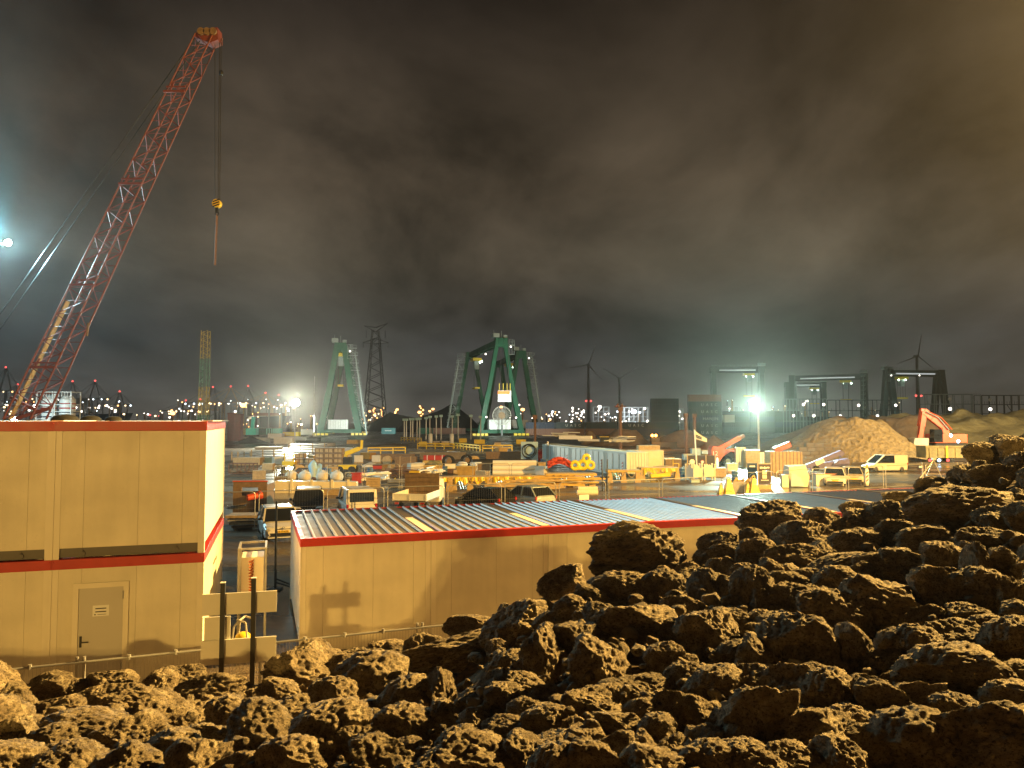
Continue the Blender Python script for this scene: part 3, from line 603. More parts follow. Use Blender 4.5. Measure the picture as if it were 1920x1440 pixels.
# dropside truck with brown headboard
q_ = P2(768, 45.5); t = T('dropside_truck', 'white dropside truck with a tall dark headboard', 'truck', (q_[0], q_[1], 0), R(-9))
q = MB(); q.box(-1.02, 0, .85, 1.02, 3.2, .95); q.build('load_bed', m_zincd, t)
for (a, b, c_, d, nm) in ((-1.05, -.03, 1.05, .02, 'tailgate'), (-1.07, .03, -1.03, 3.2, 'side_board'), (1.03, .03, 1.07, 3.2, 'side_board')):
    q = MB(); q.box(a, b, .93, c_, d, 1.33); 
    if nm == 'tailgate':
        for x in (-1.06, -.02, 1.0): q.box(x, -.05, .9, x + .06, -.032, 1.35)
        q.box(-1.05, -.045, 1.28, 1.05, -.032, 1.33)
    q.build(nm, m_white, t)
q = MB(); q.box(-1.30, 3.25, .95, 1.0, 3.33, 2.35)
for z in (1.2, 1.5, 1.8, 2.1): q.box(-1.32, 3.22, z, 1.02, 3.245, z + .03)
q.build('headboard', m_woodd, t)
q = MB(); q.box(-1.0, 3.2, 2.37, -.3, 3.4, 2.5); q.build('beacon', m_yel, t)
q = MB(); q.loft([rsec(.95, .5, 1.9, 3.45), rsec(.97, .5, 2.05, 3.8), rsec(.95, .5, 2.0, 4.6), rsec(.92, .5, 1.2, 5.1)]); q.build('cab', m_carw, t)
for s in (-1, 1):
    for y in (.9, 4.4): wheel(t, s*.85, y, .38, .25)
for s in (-1, 1):
    q = MB(); q.box(s*.8 - .12, -.05, .7, s*.8 + .12, .01, .82); q.build('tail_light', m_tail, t)
# orange telehandler
q_ = gp(1362, 873); t = T('telehandler', 'orange telescopic handler with its boom raised to the right', 'telehandler', q_, R(0)); k = q_.y / F
def lx(px): return (px - 1362) * k
def lz(py): return (873 - py) * k * 1.0
q = MB(); q.prism([(lx(1331), lz(864)), (lx(1345), lz(866)), (lx(1353), lz(855)), (lx(1368), lz(846)), (lx(1384), lz(851)), (lx(1400), lz(862)), (lx(1400), lz(845)), (lx(1380), lz(841)), (lx(1360), lz(843)), (lx(1352), lz(838)), (lx(1334), lz(836)), (lx(1331), lz(842))], -.9, .9); bd = q.build('body', m_org, t, bevel=.04)
q = MB(); q.bar((lx(1346), -.2, lz(842)), (lx(1387), -.2, lz(821)), .5, .55); q.build('boom', m_org, t, bevel=.03)
q = MB(); q.bar((lx(1386), -.2, lz(821.5)), (lx(1395), -.2, lz(817)), .42, .44); q.build('boom_tip', m_rust, t)
q = MB(); q.prism([(lx(1361), lz(845)), (lx(1381), lz(843)), (lx(1378), lz(833)), (lx(1366), lz(834))], .15, .88); q.build('cab', m_glass, t)
text_mesh('12', .8, m_white, bd, (lx(1337.5), -.92, lz(850)), (R(90), 0, 0), depth=.01)
for x in (1361, 1393):
    for y in (-.8, .8):
        q = MB(); r = .62; q.torus((lx(x), y, r), r*.76, r*.26, 'y', 22, 8); q.cyl((lx(x), y - .14, r), (lx(x), y + .14, r), r*.7, n=18); o = q.build('wheel', m_tyre, t, smooth=True)
        q = MB(); q.cyl((lx(x), y - .17, r), (lx(x), y - .13, r), r*.5, n=14); q.build('rim', m_wood, o)
# excavator loading a dump trailer
YE = 108; q_ = pt(1795, 858, YE); t = T('excavator', 'orange excavator with folded boom behind the yellow dump trailer', 'excavator', (q_.x, YE + 3, 1.6)); k = YE / F
def lp(px, py, dy=0): p = pt(px, py, YE); return (p.x - q_.x, -3 + dy + 3 - 0, p.z - 1.6)
q = MB(); secs = [(1800, 825), (1790, 800), (1768, 783), (1752, 770)]
for a, b in zip(secs[:-1], secs[1:]): q.bar(lp(*a), lp(*b), .7, .95)
q.build('boom', m_org, t, bevel=.04)
q = MB(); q.bar(lp(1753, 766), lp(1748, 800), .6, .95); q.bar(lp(1749, 799), lp(1745, 828), .5, .7); q.build('stick', m_org, t, bevel=.03)
q = MB(); q.prism([(lp(1727, 838)[0], lp(1727, 838)[2]), (lp(1730, 823)[0], lp(1730, 822)[2]), (lp(1757, 823)[0], lp(1757, 822)[2]), (lp(1757, 838)[0], lp(1757, 838)[2])], -.9, .9); q.build('bucket', m_conc, t, bevel=.05)
for dx, nm in ((0, 'boom_ram'), (6, 'hose')):
    q = MB(); q.tube([lp(1755 + dx, 772, -.5), lp(1778 + dx, 783, -.5), lp(1798 + dx, 806, -.5)], .09 if dx == 0 else .06); q.build(nm, m_org if dx else m_steel, t)
q = MB(); q.bar(lp(1748, 770, -.5), lp(1742, 815, -.5), .16); q.build('stick_ram', m_org, t)
q = MB(); q.box(-2.2, -1.3, .9, 2.6, 1.4, 2.2); q.build('house', m_org, t, bevel=.08)
q = MB(); q.box(-2.3, -1.32, 1.0, -1.0, -.1, 2.9); q.build('cab', m_glass, t, bevel=.06)
for y in (-1.3, 1.0):
    q = MB(); q.prism([(-2.2, .25), (-1.9, 0), (1.9, 0), (2.2, .25), (2.2, .6), (1.9, .85), (-1.9, .85), (-2.2, .6)], y, y + .5); q.build('track', m_dark, t)
for px, py in ((1796, 817), (1810, 828)):
    q = MB(); a = lp(px, py, -1.2); q.ball(a, .26, 10, 6); q.build('work_light', E('blue_white_work_light', (.45,.75,1), 9), t)
m_ryel = M('muddy_yellow_paint', (.28,.22,.07), .7, var=.5, scale=1.2)
q_ = gp(1800, 868); t = T('dump_trailer', 'long muddy yellow dump trailer under the excavator bucket', 'trailer', (q_.x, q_.y, 0)); k = q_.y / F
def lx(px): return (px - 1800) * k
def lz(py): return (868 - py) * k
q = MB(); q.box(lx(1728), -1.2, lz(858), lx(1872), 1.3, lz(836)); bx = q.build('body', m_ryel, t, bevel=.03)
q = MB()
for i in range(9): q.box(lx(1734 + 16*i), -1.26, lz(857), lx(1736 + 16*i), -1.203, lz(837))
q.box(lx(1727), -1.28, lz(839), lx(1873), -1.203, lz(836)); q.build('ribs', m_ryel, bx)
q = MB(); q.box(lx(1764), -1.30, lz(858), lx(1768), -1.265, lz(836)); q.build('corner_marking', m_yel, t)
for x in (1752, 1775, 1840, 1862):
    q = MB(); q.torus((lx(x), -1.0, .5), .38, .13, 'y', 20, 8); q.cyl((lx(x), -1.1, .5), (lx(x), 1.1, .5), .33, n=16); q.build('wheel', m_tyre, t, smooth=True)
for x, m in ((1733, m_lampr), (1750, E('blue_white_work_light', (.45,.75,1), 9)), (1766, m_lampr)):
    q = MB(); q.ball((lx(x), -1.45, lz(862)), .20, 10, 6); q.build('tail_light', m, t)
# ------------------------------------------------------------------ temporary site fencing
def heras(label, p, q_, group, sign=False, mesh=True):
    p, q_ = Vector(p), Vector(q_); d = q_ - p; L = d.length; t = T('site_fence', label, 'site fence', p, math.atan2(d.y, d.x), group)
    q = MB(); c = .22; x0, x1 = .06, L - .06
    arc0 = [(x0 + c - c*math.cos(a), 0, 2 - c + c*math.sin(a)) for a in (0, .4, .8, 1.2, 1.571)]; arc1 = [(x1 - c + c*math.cos(a), 0, 2 - c + c*math.sin(a)) for a in (1.571, 1.2, .8, .4, 0)]
    q.tube([(x0, 0, .1)] + arc0 + arc1 + [(x1, 0, .1)], .026, 6); q.cyl((x0, 0, .25), (x1, 0, .25), .02, n=6); q.build('frame', m_steel, t)
    if mesh:
        q = MB(); n = int(L / .14)
        for i in range(1, n): q.box(x0 + (x1-x0)*i/n - .001, -.001, .25, x0 + (x1-x0)*i/n + .001, .001, 1.97)
        q.box(x0, .003, 1.1, x1, .007, 1.105); q.build('wire_mesh', m_steel, t)
    for x in (x0, x1):
        q = MB(); q.box(x - .11, -.32, 0, x + .11, .32, .13); q.build('foot', m_conc, t)
    if sign:
        q = MB(); q.box(L*.42, -.05, .75, L*.42 + .65, -.03, 1.2); q.build('notice', m_white, t)
def fp(px, Y): p = pt(px, 900, Y); return (p.x, Y, 0)
path = [(372, 38.9), (484, 40), (612, 41.2), (725, 42.5), (838, 43.5), (945, 44.7), (1047, 45.7), (1140, 46.8), (1240, 48.3), (1358, 51)]
fl_ = ['first fence panel behind the stacked cabins', 'fence panel behind the dark skip', 'fence panel behind the white hatchback', 'fence panel in front of the dropside truck', 'fence panel over the wet ground before the black hatchback', 'fence panel right in front of the two hatchbacks', 'fence panel carrying a white notice', 'fence panel by the two black posts', 'fence panel ending at the yellow feet']
for i in range(9): heras(fl_[i], fp(*path[i]), fp(path[i+1][0] - 3, path[i+1][1]), 'temporary fence along the yard', sign=(i == 6))
path = [(612, 64), (682, 64.5), (752, 65), (822, 65.5), (890, 66), (958, 66.5), (1025, 67)]
fl_ = ['rear fence panel before the brown crates', 'rear fence panel behind the red bin', 'rear fence panel behind the rusty lattice', 'rear fence panel before the pile of white tubes', 'rear fence panel before the stacked boxes', 'rear fence panel before the bundled logs']
for i in range(6): heras(fl_[i], fp(*path[i]), fp(path[i+1][0] - 2, path[i+1][1]), 'temporary fence in the middle of the yard')
# slim black post with brace
t = T('black_post', 'slim black post with a brace near the white hatchback', 'post', gp(516, 1106)); 
q = MB(); q.cyl((0, 0, 0), (0, 0, 3.0), .045, .035, n=8); q.build('pole', m_black, t)
for dx in (0, .12): q = MB(); q.bar((.03, 0, .25 + dx), (1.5, -.7, .03), .04); q.build('brace', m_black, t)
q = MB(); q.box(-.2, -.2, 0, .2, .2, .06); q.build('foot', m_black, t)

# ------------------------------------------------------------------ small builders; every one places a thing by its pixel footprint
def base(px, py): p = gp(px, py); return p, p.y / F
def boxy(name, label, cat, px, py, w, h, d, mat, group=None, rz=0, planks=0, dz=0, bands=None, lid=None):
    p, k = base(px, py); t = T(name, label, cat, (p.x, p.y, dz), R(rz), group); W, Hh = w*k, h*k
    q = MB()
    if planks:
        s = Hh / planks
        for i in range(planks): q.box(-W/2, 0, s*i + .01, W/2, d, s*(i+1) - .012)
        q.box(-W/2 + .03, .03, .02, W/2 - .03, d - .03, Hh - .02)
    else: q.box(-W/2, 0, 0, W/2, d, Hh)
    q.build('body', mat, t, bevel=.012)
    if bands:
        for i in range(bands[0]):
            x = -W/2 + W*(i + .5)/bands[0]; q = MB(); q.box(x - .045, -.02, 0, x + .045, d + .02, Hh + .02); q.build('batten', bands[1], t)
    if lid: q = MB(); q.box(-W/2 - .04, -.04, Hh + .002, W/2 + .04, d + .04, Hh + .07); q.build('lid', lid, t)
    return t
# brown skip with a gap, planks and orange pipe at its foot
p, k = base(468, 962); t = T('brown_skip', 'tall dark brown skip with a ragged opening near the stacked cabins', 'skip', (p.x, p.y, 0), R(4)); W = 62*k; Hh = 58*k
q = MB(); q.box(-W/2, 0, 0, W/2, .06, Hh*.55); q.box(-W/2, 0, Hh*.55, -W*.25, .06, Hh*.82); q.box(W*.24, 0, Hh*.55, W/2, .06, Hh*.82); q.box(-W/2, 0, Hh*.82, W/2, .06, Hh); q.build('front', m_woodd, t)
q = MB(); q.box(-W/2, .06, 0, -W/2 + .06, 1.8, Hh*.9); q.box(W/2 - .06, .06, 0, W/2, 1.8, Hh*.9); q.box(-W/2, 1.8, 0, W/2, 1.86, Hh*.62); q.build('shell', m_woodd, t)
q = MB(); q.box(-W/2 - .03, -.03, Hh, W/2 + .03, .09, Hh + .07); q.build('rim', m_org, t)
p, k = base(470, 992); t = T('timber_pile', 'stack of boards and pallets before the brown skip', 'timber', (p.x, p.y, 0), R(6))
for i in range(4):
    q = MB(); q.box(-1.0 - .1*i, -.1*(i % 2), .18*i + .06, .9, 1.3, .18*i + .19); q.box(-.9, 0, .18*i, -.75, 1.2, .18*i + .06); q.box(.6, 0, .18*i, .75, 1.2, .18*i + .06); q.build('board_layer', [m_woodd, m_wood, m_conc, m_wood][i], t)
p, k = base(488, 960); t = T('orange_pipe', 'short orange pipe lying on the board pile', 'pipe', (p.x - .1, p.y - 1.1, .78))
q = MB(); q.cyl((-.35, 0, .22), (.3, .5, .35), .2, n=14, caps=False); q.cyl((.2, .42, .33), (.36, .55, .36), .27, n=14, caps=False); q.build('pipe_wall', m_org, t, smooth=True)
p, k = base(455, 975); t = T('cable_coil', 'loose coil of dark cable on the board pile', 'coil', (p.x, p.y - 1.2, .78)); q = MB()
for i in range(3): q.torus((.1*i, .05*i, .06 + .05*i), .45 - .05*i, .03, 'z', 20, 6)
q.build('cable', m_dark, t)
# air handling frame with copper coil between cabins
A_ = T('heat_pump', 'steel framed heat pump with copper coil beside the stacked cabins', 'heat pump', (-6.85, 18.9, 1.0), A2); k = 1
q = MB()
for x in (-.02, .62):
    for y in (0, 1.1): q.box(x, y, -1, x + .05, y + .05, 1.55)
for z in (.0, 1.5):
    q.box(.03, 0, z, .62, .05, z + .05); q.box(.03, 1.1, z, .62, 1.15, z + .05); q.box(-.02, .05, z, .03, 1.1, z + .05); q.box(.62, .05, z, .67, 1.1, z + .05)
q.build('frame', m_steel, A_)
q = MB(); q.box(.06, .12, .06, .60, 1.02, 1.3); q.build('casing', m_creamp, A_, bevel=.01)
q = MB(); q.tube([(.3 + .05*math.cos(i*1.6), .06 + .04*math.sin(i*1.6), .1 + .018*i) for i in range(64)], .018, 6); q.build('copper_coil', M('copper_tube', (.55,.20,.09), .3, metal=.8), A_)
p = pt(447, 1203, 15.6); t = T('hand_trolley', 'small rounded tube trolley with a yellow tank behind the sign', 'trolley', (p.x, 15.6, p.z - .12)); q = MB()
for y in (0, .35): q.tube([(-.15, y, 0), (-.1, y, .42), (0, y, .55), (.14, y, .5), (.2, y, 0)], .02, 6)
q.cyl((0, 0, .54), (0, .35, .54), .02, n=6); q.build('frame', m_conc, t)
q = MB(); q.ball((.03, .17, .14), .17, 12, 8, .8); q.build('tank', m_yel, t, smooth=True)
# slabs of ground level clutter between cabins
# left: lattice bundle, crates, rails
p, k = base(452, 890); t = T('lattice_bundle', 'rusty welded lattice frame bundle left in the yard', 'steel frame', (p.x, p.y, 0)); W = 46*k; q = MB()
for z in (.1, 1.15): q.bar((-W/2, 0, z), (W/2, 0, z), .1); q.bar((-W/2, 1.2, z), (W/2, 1.2, z), .1)
for i in range(4): x = -W/2 + W/3*i; q.bar((x, 0, .1), (x, 0, 1.15), .09); q.bar((x, 1.2, .1), (x, 1.2, 1.15), .09); q.bar((x, 0, 1.15), (x, 1.2, 1.15), .08)
q.bar((-W/6, 0, .1), (W/6, 0, 1.1), .08); q.bar((W/6, 0, .1), (W/2, 0, 1.1), .08); q.build('frame', m_rust, t)
q = MB()
for i in range(6): q.cyl((-W/2, .2 + .15*i, .3 + .1*(i % 3)), (W/2, .2 + .15*i, .3 + .1*(i % 3)), .1, n=8)
q.build('tubes', m_woodd, t)
boxy('wooden_crate', 'single low brown crate on the open ground left of the crate stack', 'crate', 501, 881, 20, 12, 1.1, m_wood, planks=3)
boxy('timber_bundle', 'long cloth covered timber bundle behind the lattice frame', 'timber', 462, 872, 50, 14, 2, m_wood, planks=3, rz=2)
boxy('steel_trough', 'dull green steel trough behind the low brown crate', 'trough', 512, 868, 52, 10, 1.2, M('dull_green_paint', (.12,.15,.08), .6))
for i, (px, py, w_, h_, n_) in enumerate(((452, 863, 34, 15, 3), (503, 864, 62, 20, 4), (575, 850, 66, 18, 4), (560, 862, 40, 12, 3))):
    p, k = base(px, py); t = T('plank_rack', ['short rack of silver planks at the left of the row', 'wide rack of silver planks in the middle of the row', 'long rack of silver planks behind the brown crates', 'low rack of silver planks beside the yellow lift'][i], 'plank rack', (p.x, p.y, 0), R(2), 'racks of silver planks'); W, Hh = w_*k, h_*k
    for j in range(n_): q = MB(); q.box(-W/2, 0, Hh/n_*j + .08, W/2, 2.4, Hh/n_*(j+.72)); q.build('plank_layer', m_steel, t)
    for j in range(4): x = -W/2 + W/3*j; q = MB(); q.box(x - .09, -.1, 0, x + .09, 0, Hh + .1); q.build('post', m_wood, t)
# stack of brown crates: each crate is a thing
p, k = base(552, 879); cw = 17.6*k; chh = 9.6*k; n = 0
first = None
for ci, nn in enumerate((3, 2, 4, 4, 4)):
    for j in range(nn):
        loc = (p.x + cw*(ci + .5), p.y + (.5 if ci > 1 else 0), chh*j); pos = 'bottom' if j == 0 else ('top' if j == nn-1 else ('second' if j == 1 else 'third'))
        lab = ['%s crate in the leftmost column of the brown stack', '%s crate in the low second column of the brown stack', '%s crate in the middle column of the brown stack', '%s crate in the fourth column of the brown stack', '%s crate in the rightmost column of the brown stack'][ci] % pos
        if first is None:
            first = T('stacked_crate', lab, 'crate', loc, 0, 'stack of brown crates'); q = MB(); q.box(-cw/2 + .03, .02, .04, cw/2 - .03, 1.2, chh - .03); q.build('body', m_wood, first)
            q = MB()
            for x in (-cw/2 + .03, -.05, cw/2 - .13): q.box(x, -.01, .02, x + .1, .018, chh - .01)
            for z in (.03, chh - .12): q.box(-cw/2 + .02, -.03, z, cw/2 - .02, -.012, z + .09)
            q.build('battens', m_woodd, first)
        else: dup(first, loc, 0, lab)
# yellow lifting machine and yellow boom lift
p, k = base(540, 880); t = T('yellow_lift', 'small yellow lifting machine with two raised arms', 'lift', (p.x, p.y, 0)); q = MB(); q.box(-.75, 0, .3, .75, 1.4, .95); q.build('chassis', m_yel, t, bevel=.05)
for s in (-1, 1):
    q = MB(); q.bar((s*.5, .3, .95), (s*.55, .2, 1.8), .12); q.bar((s*.75, .2, 1.75), (s*.3, .2, 1.75), .16); q.build('arm', m_yel, t)
    for y in (.15, 1.2): q = MB(); q.cyl((s*.8, y, .3), (s*.62, y, .3), .3, n=14); q.build('wheel', m_tyre, t)
q = MB(); q.box(-.4, .2, .96, .4, 1.0, 1.3); q.build('cover', m_white, t)
p, k = base(648, 888); t = T('boom_lift', 'yellow boom lift with folded arm behind the crate stack', 'boom lift', (p.x, p.y, 0)); q = MB(); q.box(-14*k, 0, .45, 14*k, 1.8, .95); q.build('deck', m_yel, t, bevel=.04)
q = MB(); q.box(-7*k, .3, .97, 7*k, 1.5, 1.75); q.build('turret', m_dark, t, bevel=.05)
for x in (-11*k, 11*k):
    for y in (.1, 1.6): q = MB(); q.cyl((x, y - .12, .4), (x, y + .12, .4), .4, n=14); q.build('wheel', m_tyre, t)
q = MB(); q.bar((-4*k, .9, 36*k), (22*k, .9, 46*k), .45, .5); q.bar((-4*k, .9, 1.8), (-2*k, .9, 36*k), .35); q.build('arm', m_yel, t, bevel=.05)
q = MB(); q.bar((22*k, .9, 46*k), (27*k, .9, 48*k), .3); q.bar((26*k, .9, 46*k), (27*k, .9, 62*k), .25); q.build('jib', m_yel, t)
# bag bench, white bulk bags
p, k = base(592, 924); t = T('steel_trough', 'long cream concrete trough below the white bulk bags', 'trough', (p.x, p.y, 0), R(3)); W = 150*k
q = MB(); q.prism([(-W/2, 0), (W/2, 0), (W/2, .75), (W/2 - .05, .85), (-W/2, .95)], 0, .9); q.build('body', m_creamp, t)
for x in (-.30, -.05, .2, .4): q = MB(); q.box(W*x - .1, -.06, 0, W*x + .1, 0, 1.05); q.build('rib', m_creamp, t)
boxy('plywood_stack', 'low stack of plywood sheets leaning by the concrete trough', 'plywood', 625, 929, 58, 12, 1.0, m_wood, planks=4)
boxy('timber_bundle', 'cream timber beams stacked at the left end of the trough', 'timber', 550, 922, 34, 17, 1.0, m_creamp, planks=2)
m_bag = M('woven_white_bag', (.66,.60,.50), .8, var=.15, bump=.5, bscale=5)
for i, px in enumerate((545, 570, 604, 630)):
    p, k = base(px, 912); r = 10.5*k; t = T('bulk_bag', ['leftmost bulging white bulk bag on the trough', 'second white bulk bag on the trough', 'tall white bulk bag next to the blue tarpaulin', 'rightmost white bulk bag on the trough'][i], 'bulk bag', (p.x, p.y + .2, .5), R(rnd.uniform(-20, 20)), 'white bulk bags')
    q = MB(); secs = []
    for z, s in ((0, .9), (.35, 1.08), (.75, 1.0), (1.0, .72), (1.12, .28), (1.25, .2)):
        secs.append([(r*s*math.copysign(abs(math.cos(a))**.6, math.cos(a)), r*s*math.copysign(abs(math.sin(a))**.6, math.sin(a)), z*r*1.5) for a in [2*math.pi*j/14 for j in range(14)]])
    q.loft(secs); q.build('bag', m_bag, t, smooth=True)
    q = MB()
    for s in (-1, 1): q.tube([(s*r*.7, 0, r*1.3), (s*r*.5, 0, r*2.0), (s*r*.3, 0, r*1.5)], .025, 5)
    q.build('lifting_loop', m_conc, t)
def heap(name, label, cat, px, py, w, h, mat, d=None, seed=0, jag=.25, sub=3, dz=0, group=None, smooth=True):
    p, k = base(px, py); bm = bmesh.new(); bmesh.ops.create_icosphere(bm, subdivisions=sub, radius=1); d = d or w*k*.5
    for v in bm.verts:
        n = v.co.copy(); f = 1 + jag*noise.fractal(n*1.7 + Vector((seed*7.1, seed, 0)), .8, 2.2, 4); v.co = Vector((n.x*w*k/2*f, n.y*d*f, max(-.1, n.z*h*k*f)))
    me = bpy.data.meshes.new(name); bm.to_mesh(me); bm.free(); me.materials.append(mat)
    if smooth: me.polygons.foreach_set('use_smooth', [True]*len(me.polygons))
    o = bpy.data.objects.new(name, me); COL.objects.link(o); o.location = (p.x, p.y + d*.6, dz); tag(o, label, cat, group); return o
heap('tarpaulin', 'crumpled pale blue tarpaulin behind the white bulk bags', 'tarpaulin', 590, 902, 30, 32, m_blue, seed=3, jag=.5)
heap('scrap_heap', 'heap of dark scrap and rags under the crate stack', 'scrap', 555, 903, 70, 18, m_rust, seed=5, jag=.7, smooth=False)
heap('scrap_heap', 'heap of dark scrap right of the blue tarpaulin', 'scrap', 633, 902, 50, 18, m_dark, seed=6, jag=.7, smooth=False)
boxy('red_bin', 'red bin inside the clutter behind the van', 'bin', 668, 906, 17, 18, .9, m_red, lid=m_red)
# steel mesh cage trolley
def cage(label, px, py, w, h, mat=None, group='wire cage trolleys'):
    p, k = base(px, py); t = T('cage_trolley', label, 'cage trolley', (p.x, p.y, 0), R(8), group); W, Hh = w*k, h*k; q = MB()
    for x in (-W/2, W/2):
        for y in (0, W*.8): q.bar((x, y, .1), (x, y, Hh), .07)
    for z in (.2, Hh*.5, Hh - .04):
        q.bar((-W/2, 0, z), (W/2, 0, z), .055); q.bar((-W/2, W*.8, z), (W/2, W*.8, z), .055); q.bar((-W/2, 0, z), (-W/2, W*.8, z), .055); q.bar((W/2, 0, z), (W/2, W*.8, z), .055)
    for i in range(1, 6): x = -W/2 + W/6*i; q.bar((x, 0, .2), (x, 0, Hh), .02)
    q.build('frame', mat or m_steel, t)
    q = MB(); q.box(-W/2 + .05, .05, .15, W/2 - .05, W*.75, Hh*.55); q.build('load', m_woodd, t)
    return t
cage('tall white cage trolley at the left end of the bulk bags', 527, 918, 24, 44)
cage('small white cage beside the red bin', 655, 906, 16, 20)
def pile_of_bars(name, label, cat, px, py, w, n, mat, r=.06, L=3.0, spread=.9, group=None, dz=0):
    p, k = base(px, py); q = MB(); rr = random.Random(int(px*7 + py))
    for i in range(n):
        x = rr.uniform(-.5, .5)*w*k; z = r + rr.random()**1.5*.7; y = rr.uniform(0, 1.2); a = rr.gauss(.2, .5)*spread
        q.bar((x - L/2*math.cos(a), y - L/2*math.sin(a), z + rr.uniform(-.03, .25)), (x + L/2*math.cos(a), y + L/2*math.sin(a), z + rr.uniform(-.03, .25)), r*2)
    o = q.build(name, mat); o.location = (p.x, p.y, dz); tag(o, label, cat, group); return o
pile_of_bars('plank_pile', 'splayed pile of pale planks behind the van', 'planks', 690, 905, 34, 16, m_white, .08, 2.6)
pile_of_bars('rebar_pile', 'tangled rusty rebar in front of the middle fence', 'rebar', 755, 894, 50, 40, m_rust, .03, 3)
pile_of_bars('tube_pile', 'pile of white tubes beside the stacked boxes', 'tubes', 800, 893, 30, 18, m_white, .07, 2.2)
boxy('pallet', 'pale pallet standing by the truck headboard', 'pallet', 716, 897, 24, 12, .9, m_wood, planks=4)
# trestle tables with sagging yellow sheets and cables
m_yw = M('varnished_formwork', (.62,.40,.10), .5, var=.3, scale=2)
def trestle(label, px0, px1, py, top, sheet=True, boards=4, extra=None):
    p, k = base((px0 + px1)/2, py); t = T('formwork_table', label, 'formwork table', (p.x, p.y, 0), R(2), 'yellow formwork tables'); W = (px1 - px0)*k; Hh = (py - top)*k
    for i in range(boards): q = MB(); y = i*.42; q.box(-W/2 + rnd.uniform(-.15, .1), y, Hh - .2, W/2 + rnd.uniform(-.1, .2), y + .36, Hh - .02); q.build('beam', m_yw if i % 2 == 0 else m_wood, t)
    for x in (-.46, -.02, .44):
        q = MB(); q.prism([(x*W - .28, 0), (x*W + .28, 0), (x*W + .16, Hh - .22), (x*W - .16, Hh - .22)], 0, .5 ); q.build('trestle', m_wood, t)
    if sheet:
        for j, (a, b) in enumerate(((-.44, -.04), (.02, .42))):
            q = MB(); n = 10; vs = []
            for i in range(n + 1): x = W*(a + (b - a)*i/n); vs += [(x, -.06 - .06*math.sin(i*1.3), Hh - .05), (x, -.12 - .07*math.sin(i*1.9 + j), Hh*(.28 + .42*abs(math.sin(i*.45 + j*1.1))))]
            q.add(vs, [(2*i, 2*i + 1, 2*i + 3, 2*i + 2) for i in range(n)]); o = q.build('sheet', m_yel, t, fix=False); so = o.modifiers.new('thick', 'SOLIDIFY'); so.thickness = .02
    q = MB()
    for i in range(3):
        x0 = rnd.uniform(-.45, .1)*W; q.tube([(x0 + W*.3*u, -.08, Hh - .1 - .5*Hh*4*u*(1 - u)*rnd.uniform(.8, 1)) for u in (0, .15, .3, .5, .7, .85, 1)], .035, 5)
    q.build('cable', m_wood, t)
    return t
trestle('first yellow formwork table right of the dropside truck', 780, 846, 922, 895)
trestle('second yellow formwork table with a dark gap below', 848, 918, 919, 894)
trestle('third formwork table behind the black hatchback', 920, 1008, 917, 893)
trestle('formwork table under the red and yellow hoses', 1026, 1116, 912, 888, sheet=False)
trestle('formwork table before the storage containers', 1142, 1200, 905, 882, sheet=False)
trestle('last formwork table next to the cream stillages', 1202, 1275, 899, 877)
pile_of_bars('plank_pile', 'loose boards lying in front of the third formwork table', 'planks', 985, 921, 70, 14, m_wood, .07, 4, .2)
pile_of_bars('plank_pile', 'loose yellow boards lying before the hose table', 'planks', 1050, 914, 80, 12, m_yw, .07, 4.5, .15)
for i, (px, py) in enumerate(((1058, 908), (1098, 909), (1160, 903), (1218, 897), (868, 917), (932, 914))):
    p, k = base(px, py); t = T('clamp_bundle', ['clamp bundle under the red hoses', 'clamp bundle under the yellow coils', 'clamp bundle before the blue crate', 'clamp bundle beside the yellow roll', 'clamp bundle beneath the second table', 'clamp bundle beneath the third table'][i], 'clamps', (p.x, p.y - .3, 0), 0, 'bundles of silver clamps'); q = MB()
    for j in range(4): q.bar((-.4 + .22*j, 0, .9), (-.15 + .22*j, -.1, .05), .09, .05)
    q.bar((-.45, 0, .9), (.3, 0, .9), .06); q.build('bars', m_zinc, t)
# boxes and bags heap
p, k = base(862, 889)
for i, (x, y, z, w_, h_, m, lab) in enumerate(((-22, 0, 0, 18, 10, m_rust, 'rusty box at the bottom left of the heap of boxes'), (-2, 0, 0, 20, 8, m_wood, 'brown box at the bottom of the heap of boxes'), (18, .2, 0, 16, 11, m_creamp, 'cream box at the right of the heap of boxes'), (-18, .1, 10, 20, 9, m_creamp, 'long cream box on top of the rusty box'), (5, .1, 8, 14, 9, m_white, 'white box on top of the brown box'))):
    t = T('storage_box', lab, 'box', (p.x + x*k, p.y + y, z*k), R(rnd.uniform(-6, 6)), 'heap of boxes'); q = MB(); q.box(-w_*k/2, 0, 0, w_*k/2, .9, h_*k - .02); q.build('body', m, t, bevel=.03); q = MB(); q.box(-w_*k/2 - .03, -.03, h_*k - .018, w_*k/2 + .03, .93, h_*k); q.build('lid', m, t)
heap('sand_bag', 'cream sack lying on top of the heap of boxes', 'sack', 866, 889, 20, 6, m_bag, seed=2, jag=.2, dz=17*k)
boxy('brown_crate', 'dark brown crate left of the bundled logs', 'crate', 907, 890, 24, 20, 1.4, m_woodd, planks=5)
# logs
p, k = base(965, 892); t0 = None
for j in range(3):
    for i in range(3 - (j == 2)):
        loc = (p.x, p.y + i*.55 + .25*j, .30 + .50*j); lab = 'pale round log in the bundle behind the third formwork table'
        if t0 is None:
            q = MB(); q.cyl((-41*k, 0, 0), (41*k, 0, 0), .27, n=14); t0 = q.build('round_log', m_creamp, smooth=False); t0.location = loc; tag(t0, lab, 'log', 'bundle of pale logs')
        else: o = t0.copy(); COL.objects.link(o); o.location = loc
